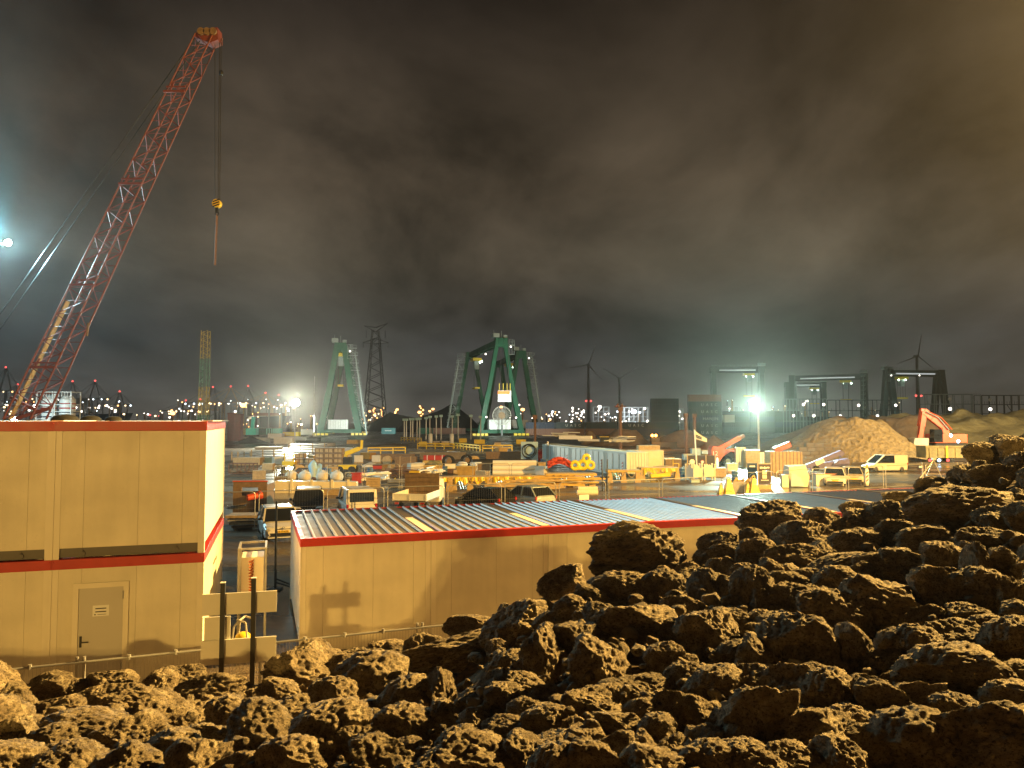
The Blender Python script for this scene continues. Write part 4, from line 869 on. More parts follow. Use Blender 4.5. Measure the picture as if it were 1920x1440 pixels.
# mid row behind: walls, racks, drums
for i, (px, py, w_, h_, d, m, lab) in enumerate(((735, 862, 84, 11, 1.0, m_woodd, 'long brown plank wall before the earth mound'), (830, 861, 86, 13, 1.0, M('grey_brown_wall', (.22,.17,.11), .8, var=.4), 'long grey brown wall of stacked beams'), (950, 862, 78, 15, 1.0, m_woodd, 'dark brown wall of beams left of the hose reel'))):
    boxy('beam_stack', lab, 'beams', px, py, w_, h_, d, m, 'long walls of stacked beams', planks=3)
boxy('timber_rack', 'brown timber rack holding a white frame', 'rack', 760, 876, 40, 20, 1.2, m_woodd, planks=4, bands=(2, m_wood))
boxy('red_rack', 'wide red steel rack with a white gate', 'rack', 815, 866, 42, 12, 1.0, m_red, bands=(3, m_white))
p, k = base(815, 873); q = MB(); q.cyl((-22*k, 0, .35), (22*k, 0, .35), .34, n=14); o = q.build('yellow_pipe', m_yw); o.location = p; tag(o, 'thick yellow pipe lying under the red rack', 'pipe')
for i, (px, py, r, lab) in enumerate(((842, 876, 11, 'large black cable drum standing on edge'), (876, 873, 10, 'black steel ring leaning behind the boxes'))):
    p, k = base(px, py); t = T('cable_drum', lab, 'drum', (p.x, p.y, r*k), R(20)); q = MB(); q.torus((0, 0, 0), r*k*.88, r*k*.14, 'y', 24, 8); q.torus((0, .7, 0), r*k*.88, r*k*.14, 'y', 24, 8); q.build('rim', m_dark, t); q = MB(); q.cyl((0, 0, 0), (0, .7, 0), r*k*.5, n=16); q.build('core', m_woodd, t)
for i, (px, w_, lab) in enumerate(((905, 40, 'dark steel pipe left in the row of big pipes'), (948, 46, 'dark steel pipe in the middle of the row of big pipes'), (985, 22, 'short dark pipe below the hose reel'))):
    p, k = base(px, 876); q = MB(); q.cyl((-w_*k/2, 0, .5), (w_*k/2, .4, .5), .5, n=16); q.cyl((w_*k*.1, .2, .5), (w_*k*.16, .22, .5), .58, n=16); o = q.build('steel_pipe', m_dark); o.location = p; tag(o, lab, 'pipe', 'big dark pipes')
heap('pallet_junk', 'low heap of white wrapped goods on the left of the brown rack', 'goods', 690, 876, 34, 7, m_bag, seed=9, jag=.4)
boxy('red_trailer', 'low red trailer under a dark cover', 'trailer', 717, 879, 36, 6, 1.4, m_red, lid=m_dark)
p, k = base(993, 866); t = T('hose_reel', 'blue white hose reel of looped hoses beside the brown pole', 'hose reel', (p.x, p.y, 1.6))
for i in range(4): q = MB(); q.torus((rnd.uniform(-.15, .15), .1*i, rnd.uniform(-.1, .1)), 1.0 - .12*i, .05, 'y', 24, 6); q.build('hose', m_dark, t)
q = MB(); q.box(-1.2, .5, -1.6, 1.2, .6, 1.2); q.build('backing', m_blue, t)
p, k = base(1014, 864); t = T('red_tank', 'red rounded tank in front of the first storage container', 'tank', (p.x, p.y, 0)); q = MB(); q.loft([[(r*math.cos(a), r*.8*math.sin(a), z) for a in [2*math.pi*j/14 for j in range(14)]] for z, r in ((0, .8), (.5, .95), (.9, .9), (1.3, .6), (1.5, .25))]); q.build('shell', m_red, t, smooth=True); q = MB(); q.torus((0, -.2, 1.3), .35, .06, 'y', 16, 6); q.build('handle', m_red, t)
# hoses
m_hred = M('red_rubber_hose', (.55,.07,.03), .5); m_hyel = M('yellow_plastic_hose', (.80,.62,.02), .4)
p, k = base(1050, 896); q = MB(); rr = random.Random(4)
for i in range(16): q.tube([(-1.2 + .25*u + rr.uniform(-.05, .05), rr.uniform(-.2, .5), .25 + .14*(i % 5) + .45*math.sin(u*.35) ) for u in range(10)], .085, 6)
o = q.build('hose_bundle', m_hred); o.location = (p.x, p.y, .78); tag(o, 'bundle of thick red hoses lying on the table', 'hoses')
for i, (px, z, r, ax, lab) in enumerate(((1078, .45, .55, 'y', 'pale yellow hose coil at the left of the coil heap'), (1093, .5, .6, 'y', 'bright yellow hose coil in the middle of the coil heap'), (1100, 1.15, .5, 'y', 'yellow hose coil on top of the coil heap'), (1108, .45, .5, 'y', 'yellow hose coil at the right of the coil heap'), (1085, .15, .6, 'z', 'yellow hose coil lying flat under the coil heap'))):
    p, k = base(px, 896); t = T('hose_coil', lab, 'hose coil', (p.x, p.y + .1*i, .8 + z), R(rnd.uniform(-25, 25)), 'heap of yellow hose coils')
    q = MB(); q.torus((0, 0, 0), r*.66, r*.33, ax, 22, 10); q.build('coil', m_hyel, t, smooth=True)
    q = MB(); q.torus((0, -.02 if ax == 'y' else 0, 0), r*.9, .05, ax, 22, 6); q.build('outer_turn', m_hyel, t)
p, k = base(1236, 899); q = MB()
for i in range(5): q.cyl((-.9, .14*i, .3 + .12*(i % 2)), (1.0, .14*i + .05, .42 + .1*(i % 3)), .14, n=10)
o = q.build('yellow_roll', m_hyel); o.location = (p.x, p.y - .5, 0); tag(o, 'bundle of yellow rolls under the last formwork table', 'rolls')
for i, px in enumerate((1130, 1138)):
    p, k = base(px, 921); t = T('black_pole', ['left one of the two slim black poles before the containers', 'right one of the two slim black poles before the containers'][i], 'pole', (p.x, p.y, 0), 0, 'two slim black poles'); q = MB(); q.cyl((0, 0, 0), (.05*(i*2 - 1), 0, 2.6), .07, .05, n=8); q.build('shaft', m_black, t); q = MB(); q.cyl((0, 0, 1.1), (0, 0, 1.2), .22, n=12); q.build('collar', m_black, t)
p, k = base(1101, 944); q = MB()
for i in range(3): q.cyl((-.7 + .1*i, .15*i, .25 + .22*(i == 1)), (.75, .15*i, .25 + .22*(i == 1)), .2, n=12)
o = q.build('carpet_roll', m_creamp); o.location = (p.x, p.y, 0.5); tag(o, 'cream rolls stacked just behind the cabin roofs', 'rolls')
# ------------------------------------------------------------------ storage containers
m_cont = M('cyan_lit_container_paint', (.52,.62,.64), .5, var=.12, scale=1)  # white paint given a bluish base that stands for cyan lamplight
def corr(q, x0, x1, y, z0, z1, d=.05, p=.28, nx=0):
    n = max(2, int((x1 - x0) / p)); s = (x1 - x0) / n; pts = []
    for i in range(n): a = x0 + s*i; pts += [(a, y), (a + s*.4, y), (a + s*.5, y + d), (a + s*.9, y + d)]
    pts.append((x1, y)); m = len(pts)
    if nx: vs = [(b, a, z0) for a, b in pts] + [(b, a, z1) for a, b in pts]
    else: vs = [(a, b, z0) for a, b in pts] + [(a, b, z1) for a, b in pts]
    q.add(vs, [(i, i+1, m+i+1, m+i) for i in range(m-1)])
def container(label, loc, rz, mat, L=6.06, W=2.44, Hc=2.59, group=None, name='shipping_container', marks=None, doors=0, stripe=False, letters=None, simple=False, small=None):
    t = T(name, label, 'container', loc, rz, group); q = MB()
    if simple:
        q.box(.12, .05, .14, L - .12, W - .05, Hc - .1)
        corr(q, .12, L - .12, .0, .14, Hc - .1, p=.9, d=.04)
    else:
        corr(q, .12, L - .12, .02, .14, Hc - .12); corr(q, .12, L - .12, W - .02, .14, Hc - .12, d=-.05); corr(q, .12, W - .12, .02, .14, Hc - .12, nx=1); corr(q, .12, W - .12, L - .02, .14, Hc - .12, d=-.05, nx=1)
        q.add([(.05,.05,Hc-.03),(L-.05,.05,Hc-.03),(L-.05,W-.05,Hc-.03),(.05,W-.05,Hc-.03)], [(0,1,2,3)])
    w_ = q.build('wall', mat, t)
    q = MB()
    for x in (0, L - .12):
        for y in (0, W - .12): q.box(x, y, 0, x + .12, y + .12, Hc)
    for z in (0, Hc - .12):
        q.box(.12, 0, z, L - .12, .1, z + .12); q.box(.12, W - .1, z, L - .12, W, z + .12); q.box(0, .12, z, .1, W - .12, z + .12); q.box(L - .1, .12, z, L, W - .12, z + .12)
    q.build('frame', mat, t)
    for i in range(doors):
        q = MB(); x = .3 + (L - .6)/doors*i; q.box(x, -.03, .2, x + (L - .6)/doors - .08, .015, Hc - .2); d = q.build('door', mat, t)
        q = MB(); q.bar((x + .15, -.05, .25), (x + .15, -.05, Hc - .25), .05); q.build('lock_rod', m_steel, d)
    if stripe:
        q = MB(); q.box(L - 1.1, -.06, .15, L - .75, -.035, 1.45); p_ = q.build('hazard_board', m_white, t); q = MB()
        for i in range(4): z = .25 + i*.32; q.prism([(L - 1.1, z), (L - .75, z + .12), (L - .75, z + .28), (L - 1.1, z + .16)], -.075, -.062)
        q.build('red_stripes', m_red, p_)
    if letters:
        txt, size, mx, sp = letters; text_mesh(txt, size, M('dull_white_lettering', (.55,.55,.52), .6), t, (L*mx, -.05, Hc*.5), (R(90), 0, 0), depth=.02, space=sp)
    if small: text_mesh(small, .5, m_white, t, (.9, -.03, Hc - .6), (R(90), 0, 0), depth=.01)
    return t
a = pt(1017, 870, 105); b = pt(1176, 870, 77); d = Vector((b.x - a.x, b.y - a.y, 0)); Lt = d.length; d.normalize(); rz = math.atan2(d.y, d.x)
labs = ['first white storage container with a ladder, farthest left of the row', 'second white storage container of the receding row', 'third white storage container behind the yellow coils', 'fourth white storage container with striped boards', 'nearest white storage container at the right end of the row']
for i in range(5):
    t = container(labs[i], Vector((a.x, a.y, 0)) + d*(Lt/5*i), rz, m_cont, L=Lt/5 - .15, Hc=2.5, group='row of white storage containers', name='storage_container', doors=3, stripe=i > 0)
    if i == 0:
        q = MB(); 
        for x in (2.6, 3.1): q.bar((x, -.12, .1), (x, -.12, 2.9), .06)
        for j in range(7): q.bar((2.6, -.12, .4 + .36*j), (3.1, -.12, .4 + .36*j), .05)
        q.build('ladder', m_steel, t)
p, k = base(1182, 886); rz2 = R(-2)
container('cream storage container with a pale blue end behind the last tables', (p.x, p.y, 0), rz2, M('cream_container_paint', (.70,.62,.42), .5, var=.1), L=62*k, W=2.4, Hc=41*k, name='storage_container', doors=2)
boxy('beam_stack', 'long cream beam lying on the first storage container', 'beams', 1078, 852, 62, 7, .8, m_creamp, dz=2.55, planks=1, rz=-20)
boxy('beam_stack', 'pale planks laid across the container roofs', 'beams', 1120, 858, 80, 4, .8, m_creamp, dz=2.52, planks=1, rz=-32)
pile_of_bars('board_pile', 'loose boards on the roof of the first container', 'boards', 1052, 850, 40, 10, m_conc, .08, 3.0, .3, dz=2.9)
pile_of_bars('lattice_pile', 'pile of pale wire lattice on the container roofs', 'lattice', 1160, 862, 34, 26, m_steel, .04, 2.6, dz=2.55)
boxy('junk_box', 'dark box with a yellow lid on the container roof', 'box', 1134, 862, 16, 10, 1.2, m_dark, dz=2.55, lid=m_yel)
boxy('timber_bundle', 'timber bundle on top of the cream storage container', 'timber', 1218, 886, 40, 9, 1.4, m_wood, dz=41*k + .03, planks=2)
boxy('blue_crate', 'teal crate at the foot of the containers', 'crate', 1150, 893, 20, 11, 1.0, M('teal_crate_paint', (.10,.30,.33), .5), lid=m_dark)
# flag, stillages
p, k = base(1307, 884); t = T('flag_pole', 'cream triangular flag on a white pole behind the stillages', 'flag', (p.x, p.y, 0)); q = MB(); Hp = (884 - 806)*k
q.cyl((0, 0, 0), (-4*k, 0, Hp), .075, n=8); q.build('pole', m_white, t)
q = MB(); n = 8; vs = []
for i in range(n + 1):
    u = i/n; x = -4*k + 23*k*u; zt = Hp - (u**.8)*17*k; zb = Hp - 17*k - u*6.5*k; vs += [(x, .08*math.sin(u*5), max(zt, zb + .05)), (x, .08*math.sin(u*5 + .4), zb)]
q.add(vs, [(2*i, 2*i+1, 2*i+3, 2*i+2) for i in range(n)]); o = q.build('cloth', m_creamp, t, fix=False); o.modifiers.new('thick', 'SOLIDIFY').thickness = .015
q = MB()
for i in range(2): q.bar((-2*k, -.09, Hp - 10*k - i*3*k), (9*k, -.13, Hp - 15*k - i*2.6*k), .02, .10)
q.build('printed_line', m_dark, o)
for i, (px, rz_, lab) in enumerate(((1293, -55, 'grey stillage seen from its side left of the cream ones'), (1307, 0, 'cream stillage holding the foot of the flag pole'), (1331, 0, 'cream stillage at the right of the three'))):
    p, k = base(px, 900); t = T('stillage', lab, 'stillage', (p.x, p.y, 0), R(rz_), 'cream post stillages'); W = 21*k; Hh = 30*k; q = MB()
    prof = [(-W/2 + .08, .28), (W/2 - .08, .28), (W/2 - .08, Hh*.78), (W*.25, Hh*.72), (W*.1, Hh*.92), (0, Hh*.97), (-W*.1, Hh*.92), (-W*.25, Hh*.72), (-W/2 + .08, Hh*.78)]
    q.prism(prof, -.02, .03); q.build('front_panel', m_creamp, t); q = MB(); q.prism(prof, .97, 1.02); q.build('back_panel', m_creamp, t)
    q = MB(); q.box(-W/2 + .02, .05, .28, -W/2 + .06, .95, Hh*.7); q.box(W/2 - .06, .05, .28, W/2 - .02, .95, Hh*.7); q.box(-W/2 + .06, .04, .28, W/2 - .06, .96, .32); q.build('bin', m_creamp, t)
    for x in (-W/2, W/2 - .1):
        for y in (-.05, .95): q = MB(); q.box(x, y, 0, x + .1, y + .1, Hh*.95); q.box(x - .02, y - .02, Hh*.95, x + .12, y + .12, Hh); q.build('post', m_creamp, t)
boxy('tool_box', 'low pale tool box at the foot of the flag stillage', 'tool box', 1304, 905, 16, 5, .6, m_blue, lid=m_steel)
# dark enclosure with blue crates and round signs behind the stillages
boxy('dark_cabin', 'dark open shelter between the cream container and the stillages', 'shelter', 1263, 884, 30, 22, 2, m_woodd, lid=m_wood)
p, k = base(1268, 886); t = T('yellow_chair', 'bent yellow tube frame standing by the dark shelter', 'frame', (p.x, p.y, 0)); q = MB(); q.tube([(-.35, 0, 0), (-.35, 0, 1.7), (-.35, 0, 1.0), (.3, 0, 1.0), (.3, 0, 0)], .05, 6); q.build('tube', m_yel, t)
p, k = base(1315, 880); t = T('dark_fence', 'dark screened fence with two round signs behind the flag', 'fence', (p.x, p.y, 0)); W = 52*k; q = MB(); q.box(-W/2, 0, .1, W/2, .05, 26*k); q.build('screen', M('brown_screen_cloth', (.07,.05,.035), .9), t)
for i, (x, m) in enumerate(((1298, m_creamp), (1317, m_red))):
    q = MB(); q.cyl(((x - 1315)*k, -.05, 14*k), ((x - 1315)*k, -.02, 14*k), 5*k if i == 0 else 3.6*k, n=20); o = q.build('round_sign', m, t)
    q = MB(); q.cyl(((x - 1315)*k, -.06, 14*k), ((x - 1315)*k, -.052, 14*k), 2.6*k, n=20); q.build('sign_face', m_white, o)
for i in range(4): q = MB(); x = -W/2 + W/3*i; q.box(x - .06, -.1, 0, x + .06, -.0, 28*k); q.build('post', m_wood, t)
for i, (px, py, w_, h_) in enumerate(((1293, 862, 22, 10), (1306, 862, 16, 20), (1322, 862, 12, 17))): boxy('blue_crate', ['low pale blue crate behind the dark screen', 'tall blue crate behind the flag pole', 'blue crate topped by white bundles behind the screen'][i], 'crate', px, py, w_, h_, 1.2, m_blue, 'blue crates behind the screen', lid=m_steel if i < 2 else m_bag)
# sheet bundles, brick packs, mesh stack
m_mesh = M('straw_coloured_panels', (.52,.37,.16), .7, var=.35, scale=3, bump=.2)
def sheets(label, px, py, w, h, mat=None):
    p, k = base(px, py); t = T('sheet_bundle', label, 'sheet bundle', (p.x, p.y, 0), R(-3), 'bundles of corrugated sheet'); q = MB(); corr(q, -w*k/2, w*k/2, 0, .1, h*k, d=.12, p=.34); q.build('sheet', mat or m_zinc, t, fix=False); q = MB(); q.box(-w*k/2, .16, .1, w*k/2, .8, h*k - .05); q.build('core', m_zinc, t); return t
sheets('silver corrugated sheet bundle right behind the telehandler', 1390, 876, 19, 37); sheets('silver corrugated sheet bundle behind the floodlight pole', 1435, 874, 20, 26)
boxy('brick_pack', 'pack of tan boards between the two silver sheet bundles', 'boards', 1412, 877, 27, 33, 1.4, m_mesh, planks=7)
t = boxy('mesh_stack', 'large banded stack of straw coloured panels', 'panel stack', 1475, 887, 60, 40, 2, m_mesh, planks=8, bands=(9, m_woodd))
boxy('panel_box', 'small dark box hung on the straw coloured stack', 'box', 1483, 878, 9, 12, .2, m_dark, dz=.5, lid=m_blue)
q = MB(); q.bar((-.8, 0, 0), (.9, 0, .7), .6); o = q.build('orange_chute', m_org); p = pt(1466, 846, 83.5); o.location = (p.x, 83.5, 40*82.2/F + .12); tag(o, 'orange chute lying on top of the straw coloured stack', 'chute')
# concrete block wall before the gravel
m_blk = M('grey_concrete_block', (.24,.20,.15), .85, var=.45, scale=.8, bump=.3); p, k = base(1553, 876); bw = 16*k; bh = 7.4*k; b0 = None
for j, (n_, off) in enumerate(((6, 0), (6, .3), (6, -.2), (5, .4), (5, .1), (3, 1.0))):
    for i in range(n_):
        loc = (p.x + (i - 2.8 + off)*bw, p.y + j*.12, bh*j); lab = ['grey concrete block in the bottom course of the wall by the gravel', 'grey block in the second course of the wall', 'grey block in the third course of the wall', 'grey block in the fourth course of the wall', 'grey block in the fifth course of the wall', 'grey block crowning the concrete block wall'][j]
        if b0 is None: q = MB(); q.box(-bw/2 + .02, 0, .01, bw/2 - .02, .9, bh - .01); b0 = q.build('concrete_block', m_blk, bevel=.03); b0.location = loc; tag(b0, lab, 'concrete block', 'wall of concrete blocks')
        else: o = b0.copy(); COL.objects.link(o); o.location = loc; o['label'] = lab
# purple machine boom
m_pur = M('faded_purple_paint', (.16,.13,.26), .45, var=.2); p, k = base(1553, 882); t = T('crusher_boom', 'purple folded machine conveyor before the block wall', 'conveyor', (p.x, p.y, 0))
def lq(px, py, y=0): return ((px - 1553)*k, y, (882 - py)*k)
q = MB(); q.bar(lq(1512, 875), lq(1578, 848), .55, .5); q.bar(lq(1574, 848), lq(1580, 854), .5, .6); q.build('upper_arm', m_pur, t, bevel=.04)
q = MB(); q.bar(lq(1520, 877, .4), lq(1592, 867, .4), .6, .7); q.prism([(lq(1560, 0)[0], lq(0, 872)[2]), (lq(1592, 0)[0], lq(0, 870)[2]), (lq(1590, 0)[0], lq(0, 860)[2]), (lq(1570, 0)[0], lq(0, 863)[2])], -.3, .9); q.build('lower_arm', m_pur, t, bevel=.04)
q = MB(); q.bar(lq(1528, 870, -.32), lq(1543, 862, -.32), .08, .5); q.build('plate', m_white, t)
for x in (1530, 1580): q = MB(); q.cyl(lq(x, 878, -.3), lq(x, 878, .9), .32, n=14); q.build('wheel', m_tyre, t)
# notice boards
p, k = base(1411, 915); t = T('banner', 'narrow dark blue banner with pale upright lettering', 'banner', (p.x, p.y, 0)); q = MB(); q.box(-9*k, 0, 4*k, 9*k, .05, 46*k); c_ = q.build('cloth', M('dark_blue_cloth', (.012,.035,.09), .7), t)
text_mesh('JO', .72, m_blue, c_, (0, -.02, 20*k), (R(90), R(-90), 0), depth=.008)
q = MB(); q.box(-5*k, -.03, 39*k, 5*k, -.005, 41.5*k); q.build('printed_line', m_white, c_)
p, k = base(1434, 917); t = T('notice_board', 'framed dark brown notice board with pale lettering', 'notice board', (p.x, p.y, 0)); q = MB(); q.box(-11.5*k, 0, 8*k, 11.5*k, .06, 46*k); bd = q.build('board', M('dark_brown_board', (.035,.02,.015), .5), t)
q = MB(); q.box(-13*k, -.03, 0, -11.6*k, .09, 47*k); q.box(11.6*k, -.03, 0, 13*k, .09, 47*k); q.box(-11.6*k, -.02, 46.1*k, 11.6*k, .09, 48*k); q.box(-11.6*k, -.02, 0, 11.6*k, .09, 7.8*k); q.build('frame', m_wood, t)
rr = random.Random(3); q = MB()
for i in range(7): x = -8.5*k + 2.6*k*i; q.box(x, -.02, (38 + rr.uniform(-.6, .6))*k, x + 1.9*k, -.003, (41 + rr.uniform(-.6, 1.2))*k)
for i in range(6): x = -6.5*k + 2.4*k*i; q.box(x, -.02, 15.5*k, x + 1.7*k, -.003, 17.3*k)
q.build('pale_lettering', m_white, bd)
for z in (19.5, 27.5): q = MB(); q.box(-4*k, -.02, z*k, 4*k, -.003, (z + 7)*k); q.build('label_panel', m_creamp, bd)
# white bag bin, small box
p, k = base(1499, 914); t = T('bag_bin', 'large open white skip bag with grey lining', 'skip bag', (p.x, p.y, 0)); W = 38*k; q = MB(); q.loft([[(-W*.42, 0, .05), (W*.42, 0, .05), (W*.42, 1.4, .05), (-W*.42, 1.4, .05)], [(-W*.5, -.1, .9), (W*.48, -.1, .9), (W*.5, 1.5, .9), (-W*.5, 1.5, .9)], [(-W*.5, -.05, 1.75), (W*.3, -.05, 1.95), (W*.45, 1.4, 1.9), (-W*.45, 1.4, 1.85)]]); q.build('bag', m_bag, t, smooth=False)
q = MB(); q.prism([(-W*.44, .1), (W*.2, .1), (W*.05, .9), (-W*.42, 1.3)], -.16, -.11); q.build('flap', m_blue, t)
boxy('meter_box', 'small cream meter box by the barrier', 'box', 1473, 914, 12, 22, .5, m_creamp, lid=m_white)
heap('black_sacks', 'black rubbish sacks in front of the skip bag', 'sacks', 1507, 913, 26, 13, m_dark, seed=12, jag=.5)
# yellow barrier feet and tipped tray
for i, px in enumerate((1352, 1366, 1402, 1413)):
    p, k = base(px, 927 - 2*(i > 1)); t = T('barrier_foot', ['small yellow barrier foot at the left', 'larger yellow barrier foot under the fence end', 'small yellow barrier foot by the banner', 'larger yellow barrier foot by the banner'][i], 'barrier foot', (p.x, p.y, .0), R(10), 'yellow barrier feet'); s = .8 if i % 2 == 0 else 1.25
    q = MB(); q.loft([[(-.35*s, -.3*s, 0), (.35*s, -.3*s, 0), (.35*s, .3*s, 0), (-.35*s, .3*s, 0)], [(-.3*s, -.22*s, .18*s), (.3*s, -.22*s, .18*s), (.3*s, .22*s, .18*s), (-.3*s, .22*s, .18*s)], [(-.1*s, -.09*s, .95*s), (.12*s, -.09*s, .95*s), (.12*s, .09*s, .95*s), (-.1*s, .09*s, .95*s)]]); q.build('body', m_yel, t, bevel=.03); q = MB(); q.torus((0, 0, 1.0*s), .1*s, .035*s, 'y', 12, 6); q.build('handle', m_yel, t)
p, k = base(1388, 924); t = T('tray', 'tipped grey tray filled with orange offcuts', 'tray', (p.x, p.y, 0), R(-20)); q = MB(); q.prism([(-.75, 0), (.75, 0), (.95, .9), (-.55, .9)], 0, .1); q.build('panel', m_conc, t); q = MB(); rr = random.Random(8)
for i in range(14): q.bar((-.5 + .1*i, .2, .75 + rr.random()*.2), (-.3 + .1*i, .6, .85 + rr.random()*.3), .1)
q.build('offcuts', m_yw, t)
# low barrier rail fence on the right
path = [(1395, 54), (1455, 56), (1522, 58.5), (1590, 60.5), (1660, 62.5), (1735, 65), (1812, 67.5)]
fl_ = ['barrier panel before the notice board', 'barrier panel before the skip bag', 'barrier panel before the pale cars', 'barrier panel beside the red and white marker', 'barrier panel before the white panel van', 'barrier panel under the tripod']
for i in range(6): heras(fl_[i], fp(*path[i]), fp(path[i+1][0] - 3, path[i+1][1]), 'barrier fence on the right', mesh=True)
boxy('red_white_board', 'white pale bench with an orange board behind the barrier', 'bench', 1558, 910, 54, 20, .9, m_creamp, bands=None, lid=M('pale_orange_board', (.6,.25,.12), .6))
# red and white marker, tripod
p, k = base(1626, 913); t = T('traffic_marker', 'white traffic marker with red marks and a yellow lamp', 'traffic marker', (p.x, p.y, 0)); r = 3.6*k
q = MB(); q.cyl((0, 0, 0), (0, 0, .1), r*1.5, n=16); q.build('base', m_dark, t); q = MB(); q.loft([[(s*math.cos(a), s*.5*math.sin(a), z) for a in [2*math.pi*j/14 for j in range(14)]] for z, s in ((.1, r*.7), (.4, r*1.05), (1.3, r*1.0), (1.6, r*.7))]); b_ = q.build('body', m_white, t, smooth=True)
q = MB()
for z in (.45, .8, 1.1): q.prism([(-r*.6, z), (r*.5, z + .14), (r*.5, z + .28), (-r*.6, z + .14)], -r*.62, -r*.5)
q.build('red_marks', m_red, b_); q = MB(); q.cyl((0, 0, 1.6), (0, 0, 1.72), r*.35, n=10); q.ball((0, 0, 1.8), r*.75, 12, 8); q.build('lamp', m_yel, t)
p, k = base(1745, 910); t = T('tripod', 'tall thin tripod standing before the dump trailer', 'tripod', (p.x, p.y, 0)); zt = (910 - 863)*k
for q_ in ((-30*k, 0, 0), (27*k, 0, 0), (4*k, 1.5, 0)): q = MB(); q.cyl(q_, (7*k, 0, zt), .05, n=8); q.build('leg', m_steel, t)
q = MB(); q.box(7*k - .15, -.15, zt, 7*k + .15, .15, zt + .2); q.build('head', m_steel, t)
q = MB(); q.bar((-14*k, 0, zt*.45), (18*k, 0, zt*.45), .04); q.build('brace', m_steel, t)
for i, px in enumerate((1730, 1796, 1815)):
    p, k = base(px, 905); t = T('survey_post', ['white topped post left of the tripod', 'slim post with white flag right of the tripod', 'slim post at the edge of the boulder heap'][i], 'post', (p.x, p.y, 0), 0, 'slim posts by the tripod'); q = MB(); q.cyl((0, 0, 0), (0, 0, 38*k), .05, n=8); q.build('shaft', m_steel, t); q = MB(); q.box(-.3, -.03, 28*k, .05, .03, 31*k); q.build('plate', m_white, t)
# floodlight masts
def mast(label, lampat, foot, arm=None, mat=None, heads=2, col=None, strength=90, r=.38):
    t = T('floodlight_mast', label, 'floodlight mast', (foot[0], foot[1], 0), 0, 'floodlight masts'); L_ = Vector(lampat) - Vector((foot[0], foot[1], 0)); q = MB(); q.cyl((0, 0, 0), (0, 0, L_.z - .1), .16, .11, n=10); q.build('pole', mat or m_steel, t)
    q = MB(); q.bar((0, 0, L_.z - .1), (L_.x, L_.y, L_.z - .1), .1); q.build('arm', m_steel, t)
    q = MB(); q.ball((L_.x, L_.y, L_.z), r, 14, 10); q.build('lamp', E('flood_' + label[:6].strip().replace(' ', '_'), col or (1,1,1), strength), t)
    return t
l1 = pt(1413, 759, 99); mast('greenish floodlight mast beside the notice board and gravel', l1, pt(1422, 800, 99), col=(.85,1,.88))
l2 = pt(555, 755, 170); mast('yellowish floodlight mast left of the green gantry crane', l2, pt(553, 800, 170.3), col=(1,.99,.8), r=.8)
l3 = pt(15, 455, 62); mast('cyan floodlight at the left picture edge', l3, (l3.x - 1.2, l3.y, 0), col=(.6,.95,1), r=.26)
# rusty sheet piles standing in the yard
for i, (px, top, Y, lab) in enumerate(((1163, 765, 120, 'tall rusty pile with a torn head behind the storage containers'), (1286, 775, 130, 'left rusty pile in front of the container stack'), (1302, 776, 130, 'right rusty pile in front of the container stack'), (1003, 778, 112, 'rusty pole in front of the gantry crane leg'))):
    p = pt(px, 800, Y); t = T('steel_pile', lab, 'pile', (p.x, Y, 0), 0, 'rusty steel piles'); h_ = pt(px, top, Y).z; q = MB(); q.cyl((0, 0, 0), (0, 0, h_), .28 if i != 3 else .2, n=10); q.build('shaft', m_rust, t)
    q = MB(); q.box(-.34, -.34, h_ - .6, .34, .34, h_); q.build('collar', m_rust, t)
    if i == 0:
        q = MB()
        for a_ in range(6): q.bar((0, 0, h_), (math.cos(a_)*.9, math.sin(a_)*.5, h_ + .3 + .2*(a_ % 3)), .18)
        q.build('torn_head', m_rust, t)
# ------------------------------------------------------------------ heaps of gravel, sand, coal
def cone_heap(name, label, px, top, base_py, Y, hw_l, hw_r, mat, seed=0, flat=.0, depth=None, rough=.05, cat='heap', group=None, prof=None):
    c = pt(px, 789, Y); ht = pt(px, top, Y).z; k = Y / F; Lx, Rx = hw_l*k, hw_r*k; D = depth or (Lx + Rx)*.35; N = 44; vs = []; fs = []
    for j in range(N + 1):
        for i in range(N + 1):
            u = -1 + 2*i/N; v = -1 + 2*j/N; r = min(1.0, (u*u + v*v)**.5)
            if prof: x = (u*Lx if u < 0 else u*Rx); h = float(np.interp(x/k, [a for a, b in prof], [b for a, b in prof]))*max(0, 1 - abs(v)**1.5)
            else: h = max(0, 1 - max(0, (r - flat)/(1 - flat)))**1.05
            x = u*Lx if u < 0 else u*Rx; q = Vector((x*.25 + seed*9, v*D*.25, seed))
            h *= 1 + rough*2*noise.fractal(q, .9, 2, 4); vs.append((x, v*D, ht*h + rough*1.2*noise.fractal(q*3, .8, 2, 3)*(1 if h > .02 else 0) - (.15 if h <= .01 else 0)))
    for j in range(N):
        for i in range(N): a = j*(N+1) + i; fs.append((a, a+1, a+N+2, a+N+1))
    q = MB(); q.v = vs; q.f = fs; q.mi = [0]*len(fs); o = q.build(name, mat, smooth=True, fix=False); o.location = (c.x, Y + D*.3, 0); tag(o, label, cat, group); return o
m_sand = M('ochre_gravel', (.29,.205,.085), .9, var=.5, scale=1.6, bump=1.0, bscale=1.6, bdist=.5); m_sandd = M('brown_soil', (.17,.11,.06), .95, var=.4, scale=.6, bump=.8, bscale=1.2, bdist=.3)
m_bank = M('olive_bank_soil', (.36,.30,.14), .95, var=.5, scale=.18, bump=.9, bscale=.7, bdist=.5, col2=(.17,.14,.07)); m_coal = M('black_coal', (.010,.0095,.010), .95, var=.3, bump=.5, bscale=.6)
